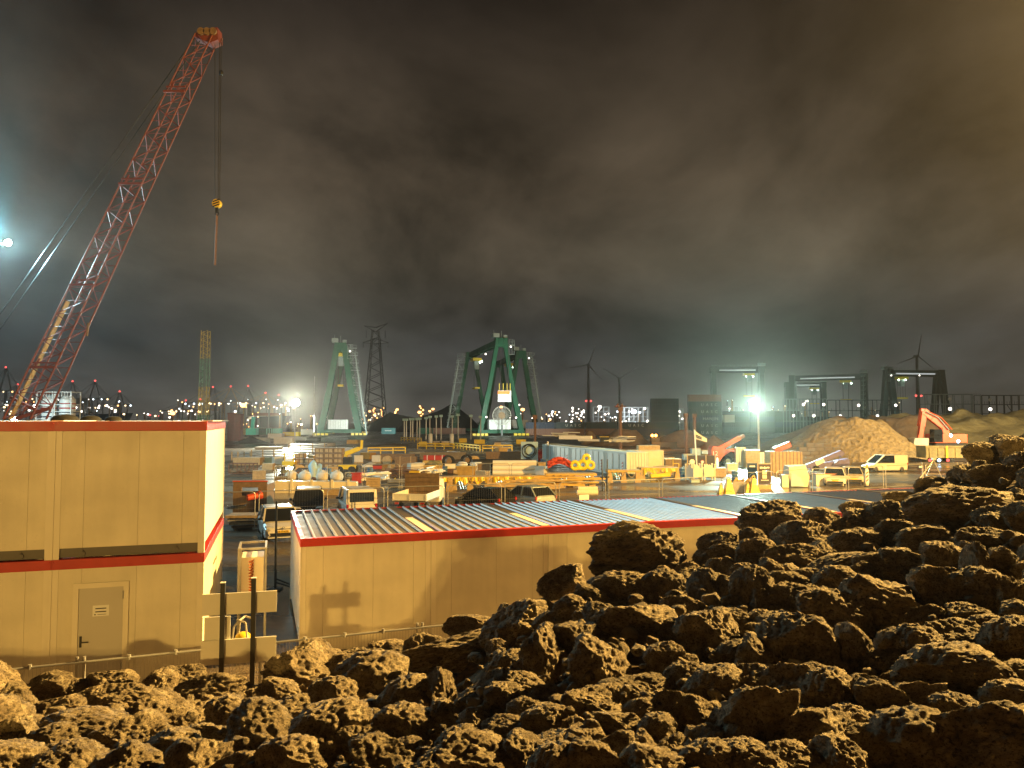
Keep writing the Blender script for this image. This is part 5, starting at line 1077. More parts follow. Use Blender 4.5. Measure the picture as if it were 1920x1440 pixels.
cone_heap('gravel_heap', 'bright ochre gravel heap behind the white panel van', 1618, 788, 868, 112, 190, 155, m_sand, 1, flat=.30, rough=.07)
cone_heap('gravel_heap', 'smooth sand heap sloping down to the floodlight mast', 1588, 779, 850, 138, 190, 120, m_sandd, 2, flat=.04, rough=.03)
cone_heap('soil_bank', 'long olive soil bank behind the excavator', 1850, 775, 850, 150, 235, 260, m_bank, 3, depth=16, rough=.10, cat='bank', prof=[(-235, 0), (-190, .80), (-150, .98), (-100, .92), (-60, 1.0), (0, 1.02), (60, 1.0), (260, .95)])
cone_heap('soil_bank', 'brown soil bank between the gravel and the excavator', 1712, 783, 850, 134, 120, 110, m_sandd, 8, depth=14, flat=.45, rough=.06, cat='bank')
cone_heap('soil_heap', 'low brown soil heap in front of the container stack', 1288, 806, 840, 165, 90, 70, m_sandd, 4, flat=.12)
cone_heap('soil_heap', 'low brown soil heap behind the storage containers', 1180, 806, 840, 175, 75, 45, m_sandd, 5, flat=.3)
cone_heap('soil_heap', 'small pointed soil heap left of the rusty torn pile', 1105, 808, 840, 180, 18, 26, m_sandd, 6, flat=.2)
cone_heap('soil_heap', 'small sand heap behind the telehandler', 1340, 815, 850, 150, 28, 40, m_sandd, 7)
cone_heap('soil_heap', 'low dark soil mound left of the gantry crane foot', 735, 832, 850, 175, 34, 36, m_sandd, 9, flat=.15)
cone_heap('coal_heap', 'pointed black coal heap right of the left gantry crane', 728, 773, 818, 420, 62, 130, m_coal, 11, depth=24, rough=.02, group='black coal heaps', prof=[(-62, 0), (0, 1), (22, .84), (62, .66), (110, .45), (130, 0)])
cone_heap('coal_heap', 'taller black coal heap behind the pair of gantry cranes', 846, 755, 818, 400, 110, 60, m_coal, 12, depth=24, rough=.02, group='black coal heaps', prof=[(-110, 0), (-90, .35), (-46, .60), (-20, .76), (0, 1), (12, .82), (35, .5), (60, 0)])
cone_heap('coal_heap', 'small dark heap beside the teal machine', 470, 818, 838, 190, 36, 34, m_coal, 13, group=None)
# ------------------------------------------------------------------ green gantry cranes
m_greenl = M('walkway_steel', (.22,.26,.25), .45, metal=.4)
def rmg(label, px, apex, base_py, rz, g=42, b=16, detail=True, lights=True, mat=None, Y=None, trolley=.25, legw=1.5, group='green gantry cranes', side=1, strip=False, gh=2.3):
    mat = mat or m_green; Y = Y or gp(px, base_py).y; c = pt(px, 800, Y); h = pt(px, apex, Y).z
    t = T('gantry_crane', label, 'gantry crane', (c.x, Y, 0), R(rz), group)
    for x, top in ((0, h), (g, h)):      # the near frame stands at the origin, the girder runs along +x
        for s in (-1, 1):
            q = MB(); q.bar((x, s*b/2, 1.6), (x, s*b*.30, h*.45), legw*1.0, legw*1.1); q.bar((x, s*b*.30, h*.45), (x, s*1.4, h - 1), legw*.9, legw*1.0); q.build('leg', mat, t)
        q = MB(); q.box(x - legw*.7, -b/2 - 1, .9, x + legw*.7, b/2 + 1, 2.2); q.build('sill_beam', mat, t)
        q = MB(); q.loft([[(x - 1.5, -2.6, h - 3.5), (x + 1.5, -2.6, h - 3.5), (x + 1.5, 2.6, h - 3.5), (x - 1.5, 2.6, h - 3.5)], [(x - 1.7, -2.3, h), (x + 1.7, -2.3, h), (x + 1.7, 2.3, h), (x - 1.7, 2.3, h)]]); q.build('head', mat, t)
        for s in (-1, 1):
            q = MB()
            for i in range(4): q.box(x - .6, s*b/2 - 3 + 1.6*i, 0, x + .6, s*b/2 - 1.8 + 1.6*i, .85)
            q.build('bogie', m_yel, t)
    q = MB(); q.box(-2, -1.3, h - .3 - gh, g + 2, -.5, h - .3); q.box(-2, .5, h - .3 - gh, g + 2, 1.3, h - .3)
    for i in range(6): q.box(g*i/5 - .3, -.499, h - 1.6, g*i/5 + .3, .499, h - .8)
    q.build('girder', mat, t)
    if strip:
        for s in (-1.55, 1.55): q = MB(); q.box(g*.12, s - .12, h - gh*.75, g*.88, s + .12, h - gh*.55); q.build('light_strip', E('pale_light_strip', (.85,.92,.9), .55), t)
    q = MB(); q.box(-1, -1.75, h - .2, g + 1, -1.45, h - .1)
    for z in (.5, 1.0): q.box(-1, -1.78, h + z, g + 1, -1.73, h + z + .06)
    for i in range(14): q.box(g*i/13 - .04, -1.8, h - .2, g*i/13 + .04, -1.72, h + 1.05)
    q.build('walkway', m_greenl, t)
    tx = g*trolley; q = MB(); q.box(tx - 3, -2.0, h - 5.2, tx + 3, 2.0, h - 3.9)
    q.build('trolley', m_yel, t); q = MB(); q.box(tx - 1.2, -1.2, h - 9, tx + 1.0, 1.2, h - 5.25); q.build('cab', m_greenl, t)
    q = MB()
    for s in (-1, 1):
        for u in (-1.5, 1.5): q.cyl((tx + u, s, h - 5), (tx + u, s, h*.55), .08, n=5)
    q.build('hoist_ropes', m_black, t); q = MB(); q.box(tx - 3, -1.1, h*.53, tx + 3, 1.1, h*.55); q.build('spreader', m_yel, t)
    q = MB(); corr(q, -b*.22, b*.30, 0, 2.4, 6.2, d=.15, p=.9, nx=1); q.v = [(v[0] - 1.6, v[1], v[2]) for v in q.v]; q.box(-1.5, -b*.22, 2.4, 1.4, b*.30, 6.2); q.build('machine_house', M('white_corrugated_house', (.62,.64,.63), .5), t)
    q = MB(); q.box(-2.2, -5, h - 3, 2.2, -2.7, h - 2.7); q.box(-2, 1, h + .1, 2, 3.4, h + 1.7); q.box(-1, -2.4, h + .1, 1, -.8, h + 1.2); q.build('top_house', m_greenl, t)
    q = MB()
    for yy in (-4.9, -4.0, -2.8): q.bar((-2.1, yy, h - 2.7), (-2.1, yy, h - .8), .12); q.bar((-2.1, yy, h - 3), (-2.1, yy, h - 6.5), .12)
    q.bar((-2.1, -5, h - 1.6), (-2.1, -2.7, h - 1.6), .1); q.bar((-2.1, -5, h - .8), (-2.1, -2.7, h - .8), .1); q.bar((-2.1, -5, h - 6.5), (-2.1, -2.7, h - 6.5), .14)
    q.build('ladder_frame', m_greenl, t)
    for x_, y_, e_ in ((1.5, 2.5, 3.4), (-1, 0, 2.8)): q = MB(); q.bar((x_, y_, h), (x_, y_, h + e_), .14); q.build('antenna', m_greenl, t)
    if detail:
        sx = g if detail == 2 else 0; n = 11; q = MB(); zz_ = [2 + (h - 4)/n*i for i in range(n + 1)]
        def yl(z): return b*.5 + 1.7 - (b*.36)*(z/h)
        for i in range(n):
            a, c_ = zz_[i], zz_[i+1]; ya, yb = yl(a), yl(c_)
            if i % 2 == 0: q.bar((sx, ya + 1.6, a), (sx, yb - 1.2, c_), .5, .12)
            else: q.bar((sx, ya - 1.2, a), (sx, yb + 1.6, c_), .5, .12)
            q.box(sx - 1, yb - 1.9, c_ - .06, sx + 1, yb + 2.3, c_ + .06)
            for yy in (-1.9, 0, 2.3): q.bar((sx - 1, yb + yy, c_), (sx - 1, yb + yy, c_ + 1.2), .1)
            q.bar((sx - 1, yb - 1.9, c_ + 1.1), (sx - 1, yb + 2.3, c_ + 1.1), .09)
            q.bar((sx, yb - 1.9, c_), (sx, yb - 4.2 + (b*.03), c_), .25); q.bar((sx + .6, yb + 1.9, a), (sx + .6, yb + 1.9, c_), .12); q.bar((sx - .6, ya - 1.5, a), (sx - .6, yb - 1.5, c_), .12); q.bar((sx, ya + 2.2, a + 1), (sx, yb - 1.8, c_ + 1) , .08)
        q.v = [(v[0], v[1]*side, v[2]) for v in q.v]; q.build('stair_tower', m_greenl, t)
        q = MB(); q.bar((sx, side*(yl(2) + 1.8), 0), (sx, side*(yl(h) + 1.8), h - 4), .35); q.build('stair_mast', m_greenl, t)
    if lights:
        for i, (x, y, z) in enumerate(((tx + 2, -2, h - 5.6), (tx - 2, -2, h - 5.6), (0, -b*.36, 7), (0, b*.36, 7.2), (g*.6, -1.6, h - 3.1), (0, -3.8, h - 3.4))):
            q = MB(); q.ball((x - .9, y, z), .34, 8, 5); q.build('lamp', m_lampg if i < 2 else m_lampw, t)
    return t
m_lampg = E('greenish_lamp', (.75,1,.8), 30)
rmg('green gantry crane standing alone on the left, seen end on', 637, 643, 817, 100, g=44, b=15, Y=300, trolley=.10, legw=2.5, side=-1)
rmg('nearest green gantry crane of the middle pair with the raised girder', 939, 634, 818, 104, g=62, b=16.5, Y=292, detail=2, trolley=.8, legw=1.7)
rmg('second green gantry crane behind the right of the middle pair', 976, 658, 816, 101, g=60, b=15, Y=345, trolley=.45, legw=2.2, side=-1)
m_dg = M('dark_crane_steel', (.012,.022,.02), .5)
rmg('dark gantry crane behind the container stack', 1428, 687, 812, 176, g=27, b=9, Y=430, detail=False, mat=m_dg, legw=2.4, group='dark gantry cranes on the right', strip=True, gh=3.4)
rmg('dark gantry crane with a short girder right of the floodlight', 1545, 716, 812, 170, g=24, b=12, Y=520, detail=False, mat=m_dg, legw=2.8, group='dark gantry cranes on the right', strip=True, gh=3.4)
rmg('dark gantry crane with wide legs before the steel racks', 1622, 700, 812, 150, g=40, b=14, Y=440, detail=1, mat=m_dg, legw=3.4, group='dark gantry cranes on the right', strip=True, gh=3.4)
rmg('dark gantry crane reaching right over the steel frames', 1668, 693, 812, 8, g=30, b=13, Y=400, detail=False, mat=m_dg, legw=2.8, group='dark gantry cranes on the right', strip=True, gh=3.4)
# cable wheel on the middle crane
p = pt(941, 779, 285); t = T('cable_reel', 'large spoked cable wheel at the foot of the middle gantry cranes', 'cable wheel', p); q = MB(); q.torus((0, 0, 0), 3.5, .12, 'y', 30, 6)
for i in range(30): a = i*math.pi/15; q.bar((math.cos(a)*.8, 0, math.sin(a)*.8), (math.cos(a)*3.6, 0, math.sin(a)*3.6), .10)
q.build('spokes', m_conc, t); q = MB(); q.cyl((0, -.6, 0), (0, .6, 0), 1.3, n=20); q.build('hub', m_woodd, t); q = MB(); q.bar((0, .4, -1.5), (0, .4, -p.z), .7); q.build('stand', m_dg, t)
p = pt(946, 738, 290); t = T('crane_cabin', 'lit cabin with an orange glow hanging between the gantry cranes', 'crane cabin', p); q = MB(); q.box(-2.6, 0, -3.2, 2.6, 3, 1.2); q.build('body', m_steel, t); q = MB(); q.box(-2.6, -.1, -.2, 2.0, -.02, 1.0); q.build('lit_window', m_lampo_dim if 'm_lampo_dim' in globals() else E('orange_lit_window', (1,.30,.08), 2.2), t); q = MB()
for x in (-2, -.5, 1, 2.2): q.bar((x, .5, 1.2), (x, .5, 4), .25)
q.build('hangers', m_yel, t); q = MB()
for x in (-1.5, 1.5): q.cyl((x, 1.5, 4), (x, 1.5, 24 - 0), .1, n=5)
q.build('ropes', m_black, t)
# ------------------------------------------------------------------ stacks of containers
m_cdk = M('dark_teal_container', (.010,.026,.030), .6, var=.3); m_cbl = M('dark_blue_container', (.008,.022,.06), .6, var=.3); m_cbr = M('rust_brown_container', (.20,.085,.045), .6, var=.25); m_cbk = M('near_black_container', (.010,.011,.014), .6, var=.3)
def stackc(px, py, Y, mat, label, letters=None, group='stacked shipping containers', L=12.19, z=None):
    p = pt(px, py, Y); return container(label, (p.x, Y, z if z is not None else p.z), 0, mat, L=L, group=group, letters=letters, simple=True)
U = ('U A S C', 1.5, .62, 1.25)
for i, (m, lt, lab) in enumerate(((m_cdk, U, 'bottom dark container of the stack behind the rusty piles'), (m_cdk, U, 'second dark container lettered UASC behind the rusty piles'), (m_cbl, ('HANJIN', 1.5, .66, 1.15), 'dark blue container lettered HANJIN behind the rusty piles'), (m_cdk, U, 'fourth dark container lettered UASC behind the rusty piles'), (m_cdk, U, 'fifth dark container lettered UASC behind the rusty piles'), (m_cbr, None, 'brown container topping the stack behind the rusty piles'))): stackc(1283, 0, 280, m, lab, lt, z=2.6*i)
for i in range(6): stackc(1214, 0, 330, m_cbk if i > 1 else m_cdk, ['bottom container of the tall black stack', 'UASC container second from below in the black stack', 'black container third from below in the black stack', 'black container fourth from below in the black stack', 'black container fifth from below in the black stack', 'top container of the tall black stack'][i], U if i < 2 else None, z=2.6*i)
for i, px in enumerate((985, 1037, 1094, 1152, 1205)):
    stackc(px, 0, 300, m_cbr if i < 3 else m_cbl, ['brown ground container at the left of the long low row', 'brown ground container under the first UASC row', 'brown ground container behind the storage containers', 'dark ground container left of the soil heap', 'dark ground container below the black stack'][i], z=0, group='long low row of containers')
    stackc(px, 0, 300, m_cbl if i < 1 else m_cdk, ['blue container on the low row at the gantry crane', 'UASC container left on the long low row', 'plain dark container in the long low row', 'UASC container right on the long low row', 'dark container below the black stack on the low row'][i], U if i in (1, 3) else None, z=2.6, group='long low row of containers')
for j in range(4):
    for i in range(4 - (j > 2)): stackc(1346 + i*47, 0, 360, (m_cdk, m_cbk, m_cdk, m_cbl)[(i + j) % 4], 'dark container in the teal lit wall of stacks behind the floodlight', z=2.6*j, group='wall of dark containers behind the floodlight')
for j in range(3):
    for i in range(4): stackc(1478 + i*42, 0, 400, (m_cbk, m_cdk, m_cbl)[(i*2 + j) % 3], 'dark container among the stacks behind the gravel heap', z=2.6*j, group='dark containers behind the gravel heap')
p = stackc(1347, 0, 255, m_cont, 'grey container end showing right of the HANJIN stack', z=5.2, L=3.6)
for i, (px, m, lab) in enumerate(((789, m_green, 'green container behind the row of lamp posts'), (812, m_cbr, 'brown container behind the row of lamp posts'), (842, m_cbr, 'brown container beside the left crane leg of the pair'))): stackc(px, 0, 330, m, lab, z=0, L=7 if i == 0 else 8, group='containers before the coal')
t = stackc(722, 0, 330, M('teal_container', (.03,.22,.25), .5), 'teal container with pale lettering before the coal heap', ('~SAMSKIP', .9, .55, 1.0) if 0 else None, z=0, L=6.06, group=None)
q = MB(); rr = random.Random(2)
for i in range(8): q.box(1.6 + .36*i, -.10, 1.2 + rr.uniform(-.05, .05), 1.88 + .36*i, -.05, 1.55 + rr.uniform(0, .15))
q.build('lettering', m_white, t)
for i, (px, py, m) in enumerate(((497, 812, m_green), (512, 812, M('mint_container', (.12,.42,.30), .5)), (462, 811, m_wood))): stackc(px, 0, 310, m, ['green container beyond the silver planks', 'mint container beyond the silver planks', 'tan container beside the teal machine'][i], z=0, L=6.06 if i < 2 else 7, group='small containers beyond the planks')
# ------------------------------------------------------------------ red lattice crane
YB = 60; k = YB/F
def cp(px, py, dy=0): p = pt(px, py, YB); return Vector((p.x, YB + dy, p.z))
t = T('lattice_crane', 'tall red lattice boom crane rising behind the stacked cabins', 'crane', (cp(45, 789).x, YB, 0)); O = Vector(t.location)
A0, A1_, B0, B1 = cp(22, 786), cp(372, 68), cp(72, 786), cp(405, 68)
def boom(a0, a1, b0, b1, wd, n, name, mat, taper=.88):
    for i, (p, q_) in enumerate(((a0, a1), (b0, b1))):
        for s in (-1, 1): m = MB(); m.cyl(p + Vector((0, s*wd/2, 0)) - O, q_ + Vector((0, s*wd*.28, 0)) - O, .085, .055, n=8); m.build('chord', mat, t)
    m = MB()
    for i in range(n):
        u, v = i/n, (i + 1)/n; wu, wv = wd/2*(1 - .45*u), wd/2*(1 - .45*v)
        for s in (-1, 1):
            pa, pb = a0.lerp(a1, u) + Vector((0, s*wu, 0)), b0.lerp(b1, v) + Vector((0, s*wv, 0)); pc = a0.lerp(a1, v) + Vector((0, s*wv, 0)); pd = b0.lerp(b1, u) + Vector((0, s*wu, 0))
            m.cyl(*( (pa - O, pb - O) if i % 2 == 0 else (pd - O, pc - O)), .04, n=6); m.cyl(pc - O, pb - O, .03, n=5)
        for e0, e1 in ((a0, a1), (b0, b1)):
            m.cyl(e0.lerp(e1, u) + Vector((0, (1 if i % 2 else -1)*wu, 0)) - O, e0.lerp(e1, v) + Vector((0, (-1 if i % 2 else 1)*wv, 0)) - O, .04, n=5)
    m.build('lacing', mat, t)
m_cred = M('red_crane_paint', (.18,.045,.034), .5, var=.3)
boom(A0, A1_, B0, B1, 2.0, 30, 'boom', m_cred)
q = MB(); c0 = A0.lerp(A1_, .0) + Vector((.25, -.5, 0)); c1_ = A0.lerp(A1_, .30) + Vector((.25, -.5, 0)); q.bar(c0 - O, c1_ - O, .5, .08); q.build('walkway', m_wood, t)
for u in (.13, .34, .60, .84):
    q = MB(); q.bar(A0.lerp(A1_, u) + Vector((-.05, -.9, 0)) - O, B0.lerp(B1, u) + Vector((.1, -.9, 0)) - O, .16); q.bar(A0.lerp(A1_, u + .012) + Vector((0, -.9, 0)) - O, B0.lerp(B1, u + .012) + Vector((0, -.9, 0)) - O, .12); q.bar(A0.lerp(A1_, u) + Vector((.5, -.9, .1)) - O, A0.lerp(A1_, u + .02) + Vector((.5, -.9, .1)) - O, .1); q.build('section_frame', m_cred, t)
q = MB(); tp = cp(390, 66); q.prism([(cp(368, 72).x - O.x, cp(368, 74).z), (cp(378, 58).x - O.x, cp(0, 60).z), (cp(412, 58).x - O.x, cp(0, 57).z), (cp(413, 80).x - O.x, cp(0, 80).z), (cp(398, 86).x - O.x, cp(0, 86).z)], -.5, .5); hd = q.build('boom_head', m_cred, t)
for i in range(3): q = MB(); q.cyl((cp(384 + 11*i, 0).x - O.x, -.7, cp(0, 66).z), (cp(384 + 11*i, 0).x - O.x, .7, cp(0, 66).z), .3, n=16); q.build('sheave', m_woodd, hd)
for (x0, y0, x1, y1) in ((374, 66, -60, 682), (378, 80, -60, 712)):
    q = MB(); q.cyl(cp(x0, y0, -.3) - O, cp(x1, y1, -.3) - O, .045, n=6); q.build('pendant_rope', m_black, t)
q = MB(); q.bar(cp(166, 605) - O, cp(163, 630) - O, .12); q.build('loose_link', m_woodd, t)
q = MB(); q.box(cp(-30, 0).x - O.x, -2, 0, cp(60, 0).x - O.x, 2.5, 3.9); q.build('house', m_cred, t, bevel=.1)
for x in (-3, 1.2): q = MB(); q.box(x - .3, -2.6, 0, x + 2.6, 2.6, 1.0); q.build('track', m_dark, t)
q = MB(); q.bar(cp(70, 770) - O, cp(20, 745) - O, .2); q.bar(cp(95, 765) - O, cp(30, 785) - O, .25); q.build('back_mast', m_cred, t)
t2 = T('hook_block', 'yellow and black hook block hanging from the red boom', 'hook block', cp(407, 382)); O2 = Vector(t2.location)
for (x0, x1, y0) in ((403, 403, 72), (412, 409, 72), (415, 412, 72)): q = MB(); q.cyl(cp(x0, y0) - O2, cp(x1, 376) - O2, .03, n=6); q.build('hoist_rope', m_black, t2)
q = MB(); q.cyl((0, -.22, 0), (0, .22, 0), .34, n=18); b_ = q.build('sheave_housing', m_yel, t2)
q = MB()
for i in range(3): z = -.2 + .2*i; q.bar((-.26, -.235, z - .1), (.26, -.235, z + .1), .02, .10)
q.build('black_stripes', m_black, b_)
q = MB(); q.bar((0, 0, -.3), (0, 0, -.7), .2); q.torus((0, 0, -.82), .14, .05, 'y', 14, 6); q.build('hook', m_black, t2)
q = MB()
for s in (-1, 1): q.cyl((.0, s*.1, -.9), (-.08, s*.1, cp(0, 497).z - O2.z), .05, n=6)
q.build('sling', m_rust, t2)
q = MB(); q.ball(cp(415, 137) - O2, .16, 8, 6, 1.6); q.build('rope_weight', m_black, t2)
# second boom, yellow and green, standing nearly upright
def lattice_mast(name, label, cat, p0, p1, w0, w1, n, mats, r=.12, group=None, bands=2):
    p0, p1 = Vector(p0), Vector(p1); t = T(name, label, cat, (p0.x, p0.y, 0), 0, group); O = Vector((p0.x, p0.y, 0))
    for bnd in range(bands):
        m = MB(); a, b = bnd/bands, (bnd + 1)/bands
        for sx in (-1, 1):
            for sy in (-1, 1):
                wa, wb = (w0 + (w1 - w0)*a)/2, (w0 + (w1 - w0)*b)/2; m.cyl(p0.lerp(p1, a) + Vector((sx*wa, sy*wa, 0)) - O, p0.lerp(p1, b) + Vector((sx*wb, sy*wb, 0)) - O, r, n=6)
        kn = n//bands
        for i in range(kn):
            u, v = a + (b - a)*i/kn, a + (b - a)*(i + 1)/kn; wu, wv = (w0 + (w1 - w0)*u)/2, (w0 + (w1 - w0)*v)/2; s = 1 if i % 2 else -1
            for sy in (-1, 1): m.cyl(p0.lerp(p1, u) + Vector((s*wu, sy*wu, 0)) - O, p0.lerp(p1, v) + Vector((-s*wv, sy*wv, 0)) - O, r*.6, n=5); m.cyl(p0.lerp(p1, u) + Vector((sy*wu, s*wu, 0)) - O, p0.lerp(p1, v) + Vector((sy*wv, -s*wv, 0)) - O, r*.6, n=5)
        m.build('mast_section', mats[bnd % len(mats)], t)
    return t
Y = 175; a, b = pt(381, 789, Y), pt(386, 620, Y)
lattice_mast('lattice_boom', 'yellow and green lattice boom standing almost upright behind the cabins', 'crane', (a.x, Y, .5), (b.x, Y, b.z), 1.9, 1.5, 36, [M('mast_green_paint', (.07,.20,.13), .5), M('ochre_paint', (.42,.31,.04), .5)], r=.06, bands=4)
# pylon
Y = 600; a, b = pt(703, 812, Y), pt(703, 606, Y); m_py = M('dark_pylon_steel', (.030,.026,.024), .7)
t = lattice_mast('power_pylon', 'dark power pylon fading into the cloud between the green cranes', 'pylon', (a.x, Y, 0), (a.x, Y, b.z - 6), 17, 5, 16, [m_py], r=.45, bands=1); zt = b.z
q = MB(); wz = pt(0, 640, Y).z
for s in (-1, 1):
    for sy in (-1, 1): q.cyl((0, sy*1.5, wz + 2.4), (s*10.5, 0, wz - 1), .3, n=5); q.cyl((0, sy*1.5, wz - 2), (s*10.5, 0, wz - 1), .3, n=5); q.cyl((0, sy*1.2, zt - 7), (s*9.5, 0, zt + (0 if s > 0 else -2)), .32, n=5); q.cyl((0, sy*1.2, zt - 3.5), (s*9.5, 0, zt + (0 if s > 0 else -2)), .28, n=5)
    for x in (4, 10): q.cyl((s*x, 0, wz - 1), (s*x, 0, wz - 5), .3, n=5)
    q.cyl((s*7.6, 0, zt - 4 - 2), (s*7.6, 0, zt - 12), .28, n=5)
q.build('crossarm', m_py, t)
# wind turbines
for i, (px, hub, Y, lit, rot, lab) in enumerate(((1103, 684, 1100, 752, 20, 'grey wind turbine with red lamps on its tower'), (1161, 709, 1250, 761, 60, 'pale wind turbine with raised blades'), (1719, 668, 1000, 742, 10, 'faint wind turbine behind the right hand cranes'))):
    p = pt(px, hub, Y); t = T('wind_turbine', lab, 'wind turbine', (p.x, Y, 0), 0, 'wind turbines'); mt = M('turbine_white', (.30,.30,.28), .6) if i < 2 else m_py
    q = MB(); q.cyl((0, 0, 0), (0, 0, p.z), 3.0, 1.7, n=14); q.build('tower', mt, t); q = MB(); q.box(-1.6, -3, p.z - 1.5, 1.6, 6, p.z + 1.8); q.build('nacelle', mt, t)
    for j in range(3):
        a = R(rot + 120*j); L = 30 if i != 1 else 34; q = MB(); q.loft([[(math.sin(a)*d_ + math.cos(a)*w_, -3.4, p.z + math.cos(a)*d_ - math.sin(a)*w_) for w_ in (-c_, c_)] + [(math.sin(a)*d_ + math.cos(a)*w_, -3.0, p.z + math.cos(a)*d_ - math.sin(a)*w_) for w_ in (c_, -c_)] for d_, c_ in ((1, .6), (6, .8), (L, .15))]); q.build('blade', mt, t)
    zl = pt(0, lit, Y).z
    for x in (-3.5, 3.5): q = MB(); q.ball((x, -2, zl), 1.4, 8, 6); q.build('warning_lamp', m_lampr, t)
# silos
Y = 150
for i, px in enumerate((92, 126)):
    p = pt(px, 789, Y); k = Y/F; t = T('silo', ['white banded silo in a frame, nearer the red crane', 'white banded silo in a frame, right of the other one'][i], 'silo', (p.x, Y, 0), 0, 'white silos'); zt = pt(0, 742, Y).z; r = 13.5*k
    q = MB(); q.cyl((0, 0, 2), (0, 0, zt - .8), r, n=24); q.cyl((0, 0, zt - .8), (0, 0, zt), r, r*.55, n=24); q.build('shell', m_white, t, smooth=False)
    for y0, m in ((757.5, m_red), (765.5, m_red), (773, m_cbl), (781.5, m_cbl)): z = pt(0, y0, Y).z; q = MB(); q.cyl((0, 0, z - .14), (0, 0, z + .14), r*1.01, n=24, caps=False); q.build('band', m, t)
    q = MB()
    for x in (-1, 1):
        for y in (-1, 1): q.bar((x*r*1.12, y*r*1.12, 0), (x*r*1.12, y*r*1.12, zt + .8), .16)
    for z in (zt + .7, zt - 1.8, zt - 3.2, zt - 4.6, zt - 6):
        for s in (-1, 1): q.bar((-r*1.12, s*r*1.12, z), (r*1.12, s*r*1.12, z), .12); q.bar((s*r*1.12, -r*1.12, z), (s*r*1.12, r*1.12, z), .12)
    for j in range(6): q.bar((-r + r*.4*j, -r*1.1, zt - .3), (-r + r*.4*j, -r*1.1, zt + .7), .08)
    q.build('frame', m_white, t)
lamp('silo_floodlight', pt(66, 772, 141), (.6, .92, 1), 2500, .3)
for i, (px, py, Y, lab) in enumerate(((66, 762, 140, 'white work lamp on a pole between crane and silo'), (27, 786, 100, 'bright lamp at the foot of the red crane'))):
    p = pt(px, py, Y); t = T('work_lamp', lab, 'lamp', (p.x, Y, 0), 0, 'work lamps near the silos'); q = MB(); q.cyl((0, 0, 0), (0, 0, p.z), .08, n=6); q.build('pole', m_steel, t); q = MB(); q.ball((0, 0, p.z), .35, 10, 6); q.build('lamp', E('white_work_lamp', (1,.98,.92), 60), t)
# red piles and teal machine
for i, (px, w_, top, lab) in enumerate(((434, 5, 774, 'left one of the two square red piles'), (447, 7, 776, 'right one of the two square red piles'))):
    Y = 215; p = pt(px, top, Y); q = MB(); r = w_*Y/F; q.box(-r, -r, 0, r, r, p.z); q.box(-r*1.1, -r*1.1, p.z - .5, r*1.1, r*1.1, p.z - .003); o = q.build('red_pile', m_cred); o.location = (p.x, Y, 0); tag(o, lab, 'pile', 'square red piles')
p = pt(472, 822, 195); t = T('piling_rig', 'teal machine with an upright mast on the dark heap', 'machine', (p.x, 195, 1.6)); m_teal = M('teal_machine_paint', (.02,.38,.36), .4); q = MB(); q.box(-1.3, -1, .5, 1.3, 1.4, 2.2); q.build('body', m_teal, t, bevel=.1); q = MB(); q.bar((.2, 0, 2.2), (.4, 0, 5.2), .8); q.build('mast', m_teal, t); q = MB(); q.bar((.5, 0, 5.3), (-1.0, -.3, 4.6), .5); q.build('arm', m_white, t); q = MB(); q.box(-1.5, -1.2, 0, 1.5, 1.5, .5); q.build('track', m_dark, t)
# scaffold racks on the bank at the right
for i, (x0, x1, y0, y1, Y, m, lab) in enumerate(((1735, 1838, 739, 776, 230, m_greenl, 'pale green two storey steel frame on the bank'), (1842, 1925, 741, 776, 235, m_dg, 'dark two storey steel frame at the right picture edge'), (1475, 1550, 748, 790, 330, m_greenl, 'tall steel rack right of the floodlight'), (1552, 1690, 750, 790, 340, m_dg, 'long dark steel rack behind the gravel heap'))):
    p0, p1 = pt(x0, y1, Y), pt(x1, y0, Y); t = T('scaffold_rack', lab, 'steel frame', (p0.x, Y, 0), 0, 'steel frames on the right'); W = p1.x - p0.x; zb, zt = p0.z, p1.z; n = 6; r = .16 if i < 2 else .25
    q = MB()
    for j in range(n + 1):
        for y in (0, 4): q.bar((W/n*j, y, 0), (W/n*j, y, zt), r*1.1)
    for z in (zb + .1, (zb + zt)/2, zt):
        for y in (0, 4): q.bar((0, y, z), (W, y, z), r)
    for j in range(18): q.bar((W/18*j, 0, (zb+zt)/2), (W/18*j, 0, (zb+zt)/2 + 1), r*.5)
    q.bar((W*.55, 0, (zb+zt)/2), (W*.67, 0, zb + .4), r); q.build('frame', m, t)
    for j in range(2 if i < 2 else 4): q = MB(); q.ball((W*(.44 if i == 0 else .17 + .25*j*(i > 1)), -.2, zb + (zt - zb)*(.25 + .5*(j % 2))), .5 if i < 2 else .6, 8, 6); q.build('lamp', M('dim_round_cover', (.6,.6,.55), .6) if i < 2 and j == 1 else m_lampw, t)
# orange glow of a vehicle behind the soil heap
p = gp(1245, 843); t = T('service_truck', 'dark service truck with glowing orange beacons at the soil heap', 'truck', (p.x, p.y, 0)); q = MB(); q.box(-2.4, 0, .5, 2.6, 2, 1.5); q.build('body', m_dark, t); q = MB(); q.box(-2.4, 0, 1.5, -.8, 2, 2.4); q.build('cab', m_glass, t)
for x in (-2.2, -1.5): q = MB(); q.ball((x, .6, 2.8), .28, 8, 6); q.build('beacon', E('orange_beacon', (1,.42,.06), 14), t)
for x in (-1.6, 1.8): q = MB(); q.cyl((x, -.1, .5), (x, .3, .5), .5, n=14); q.build('wheel', m_tyre, t)
lamp('beacon_glow', (p.x - 1.9, p.y - .8, 3.4), (1, .38, .05), 3500, .2)
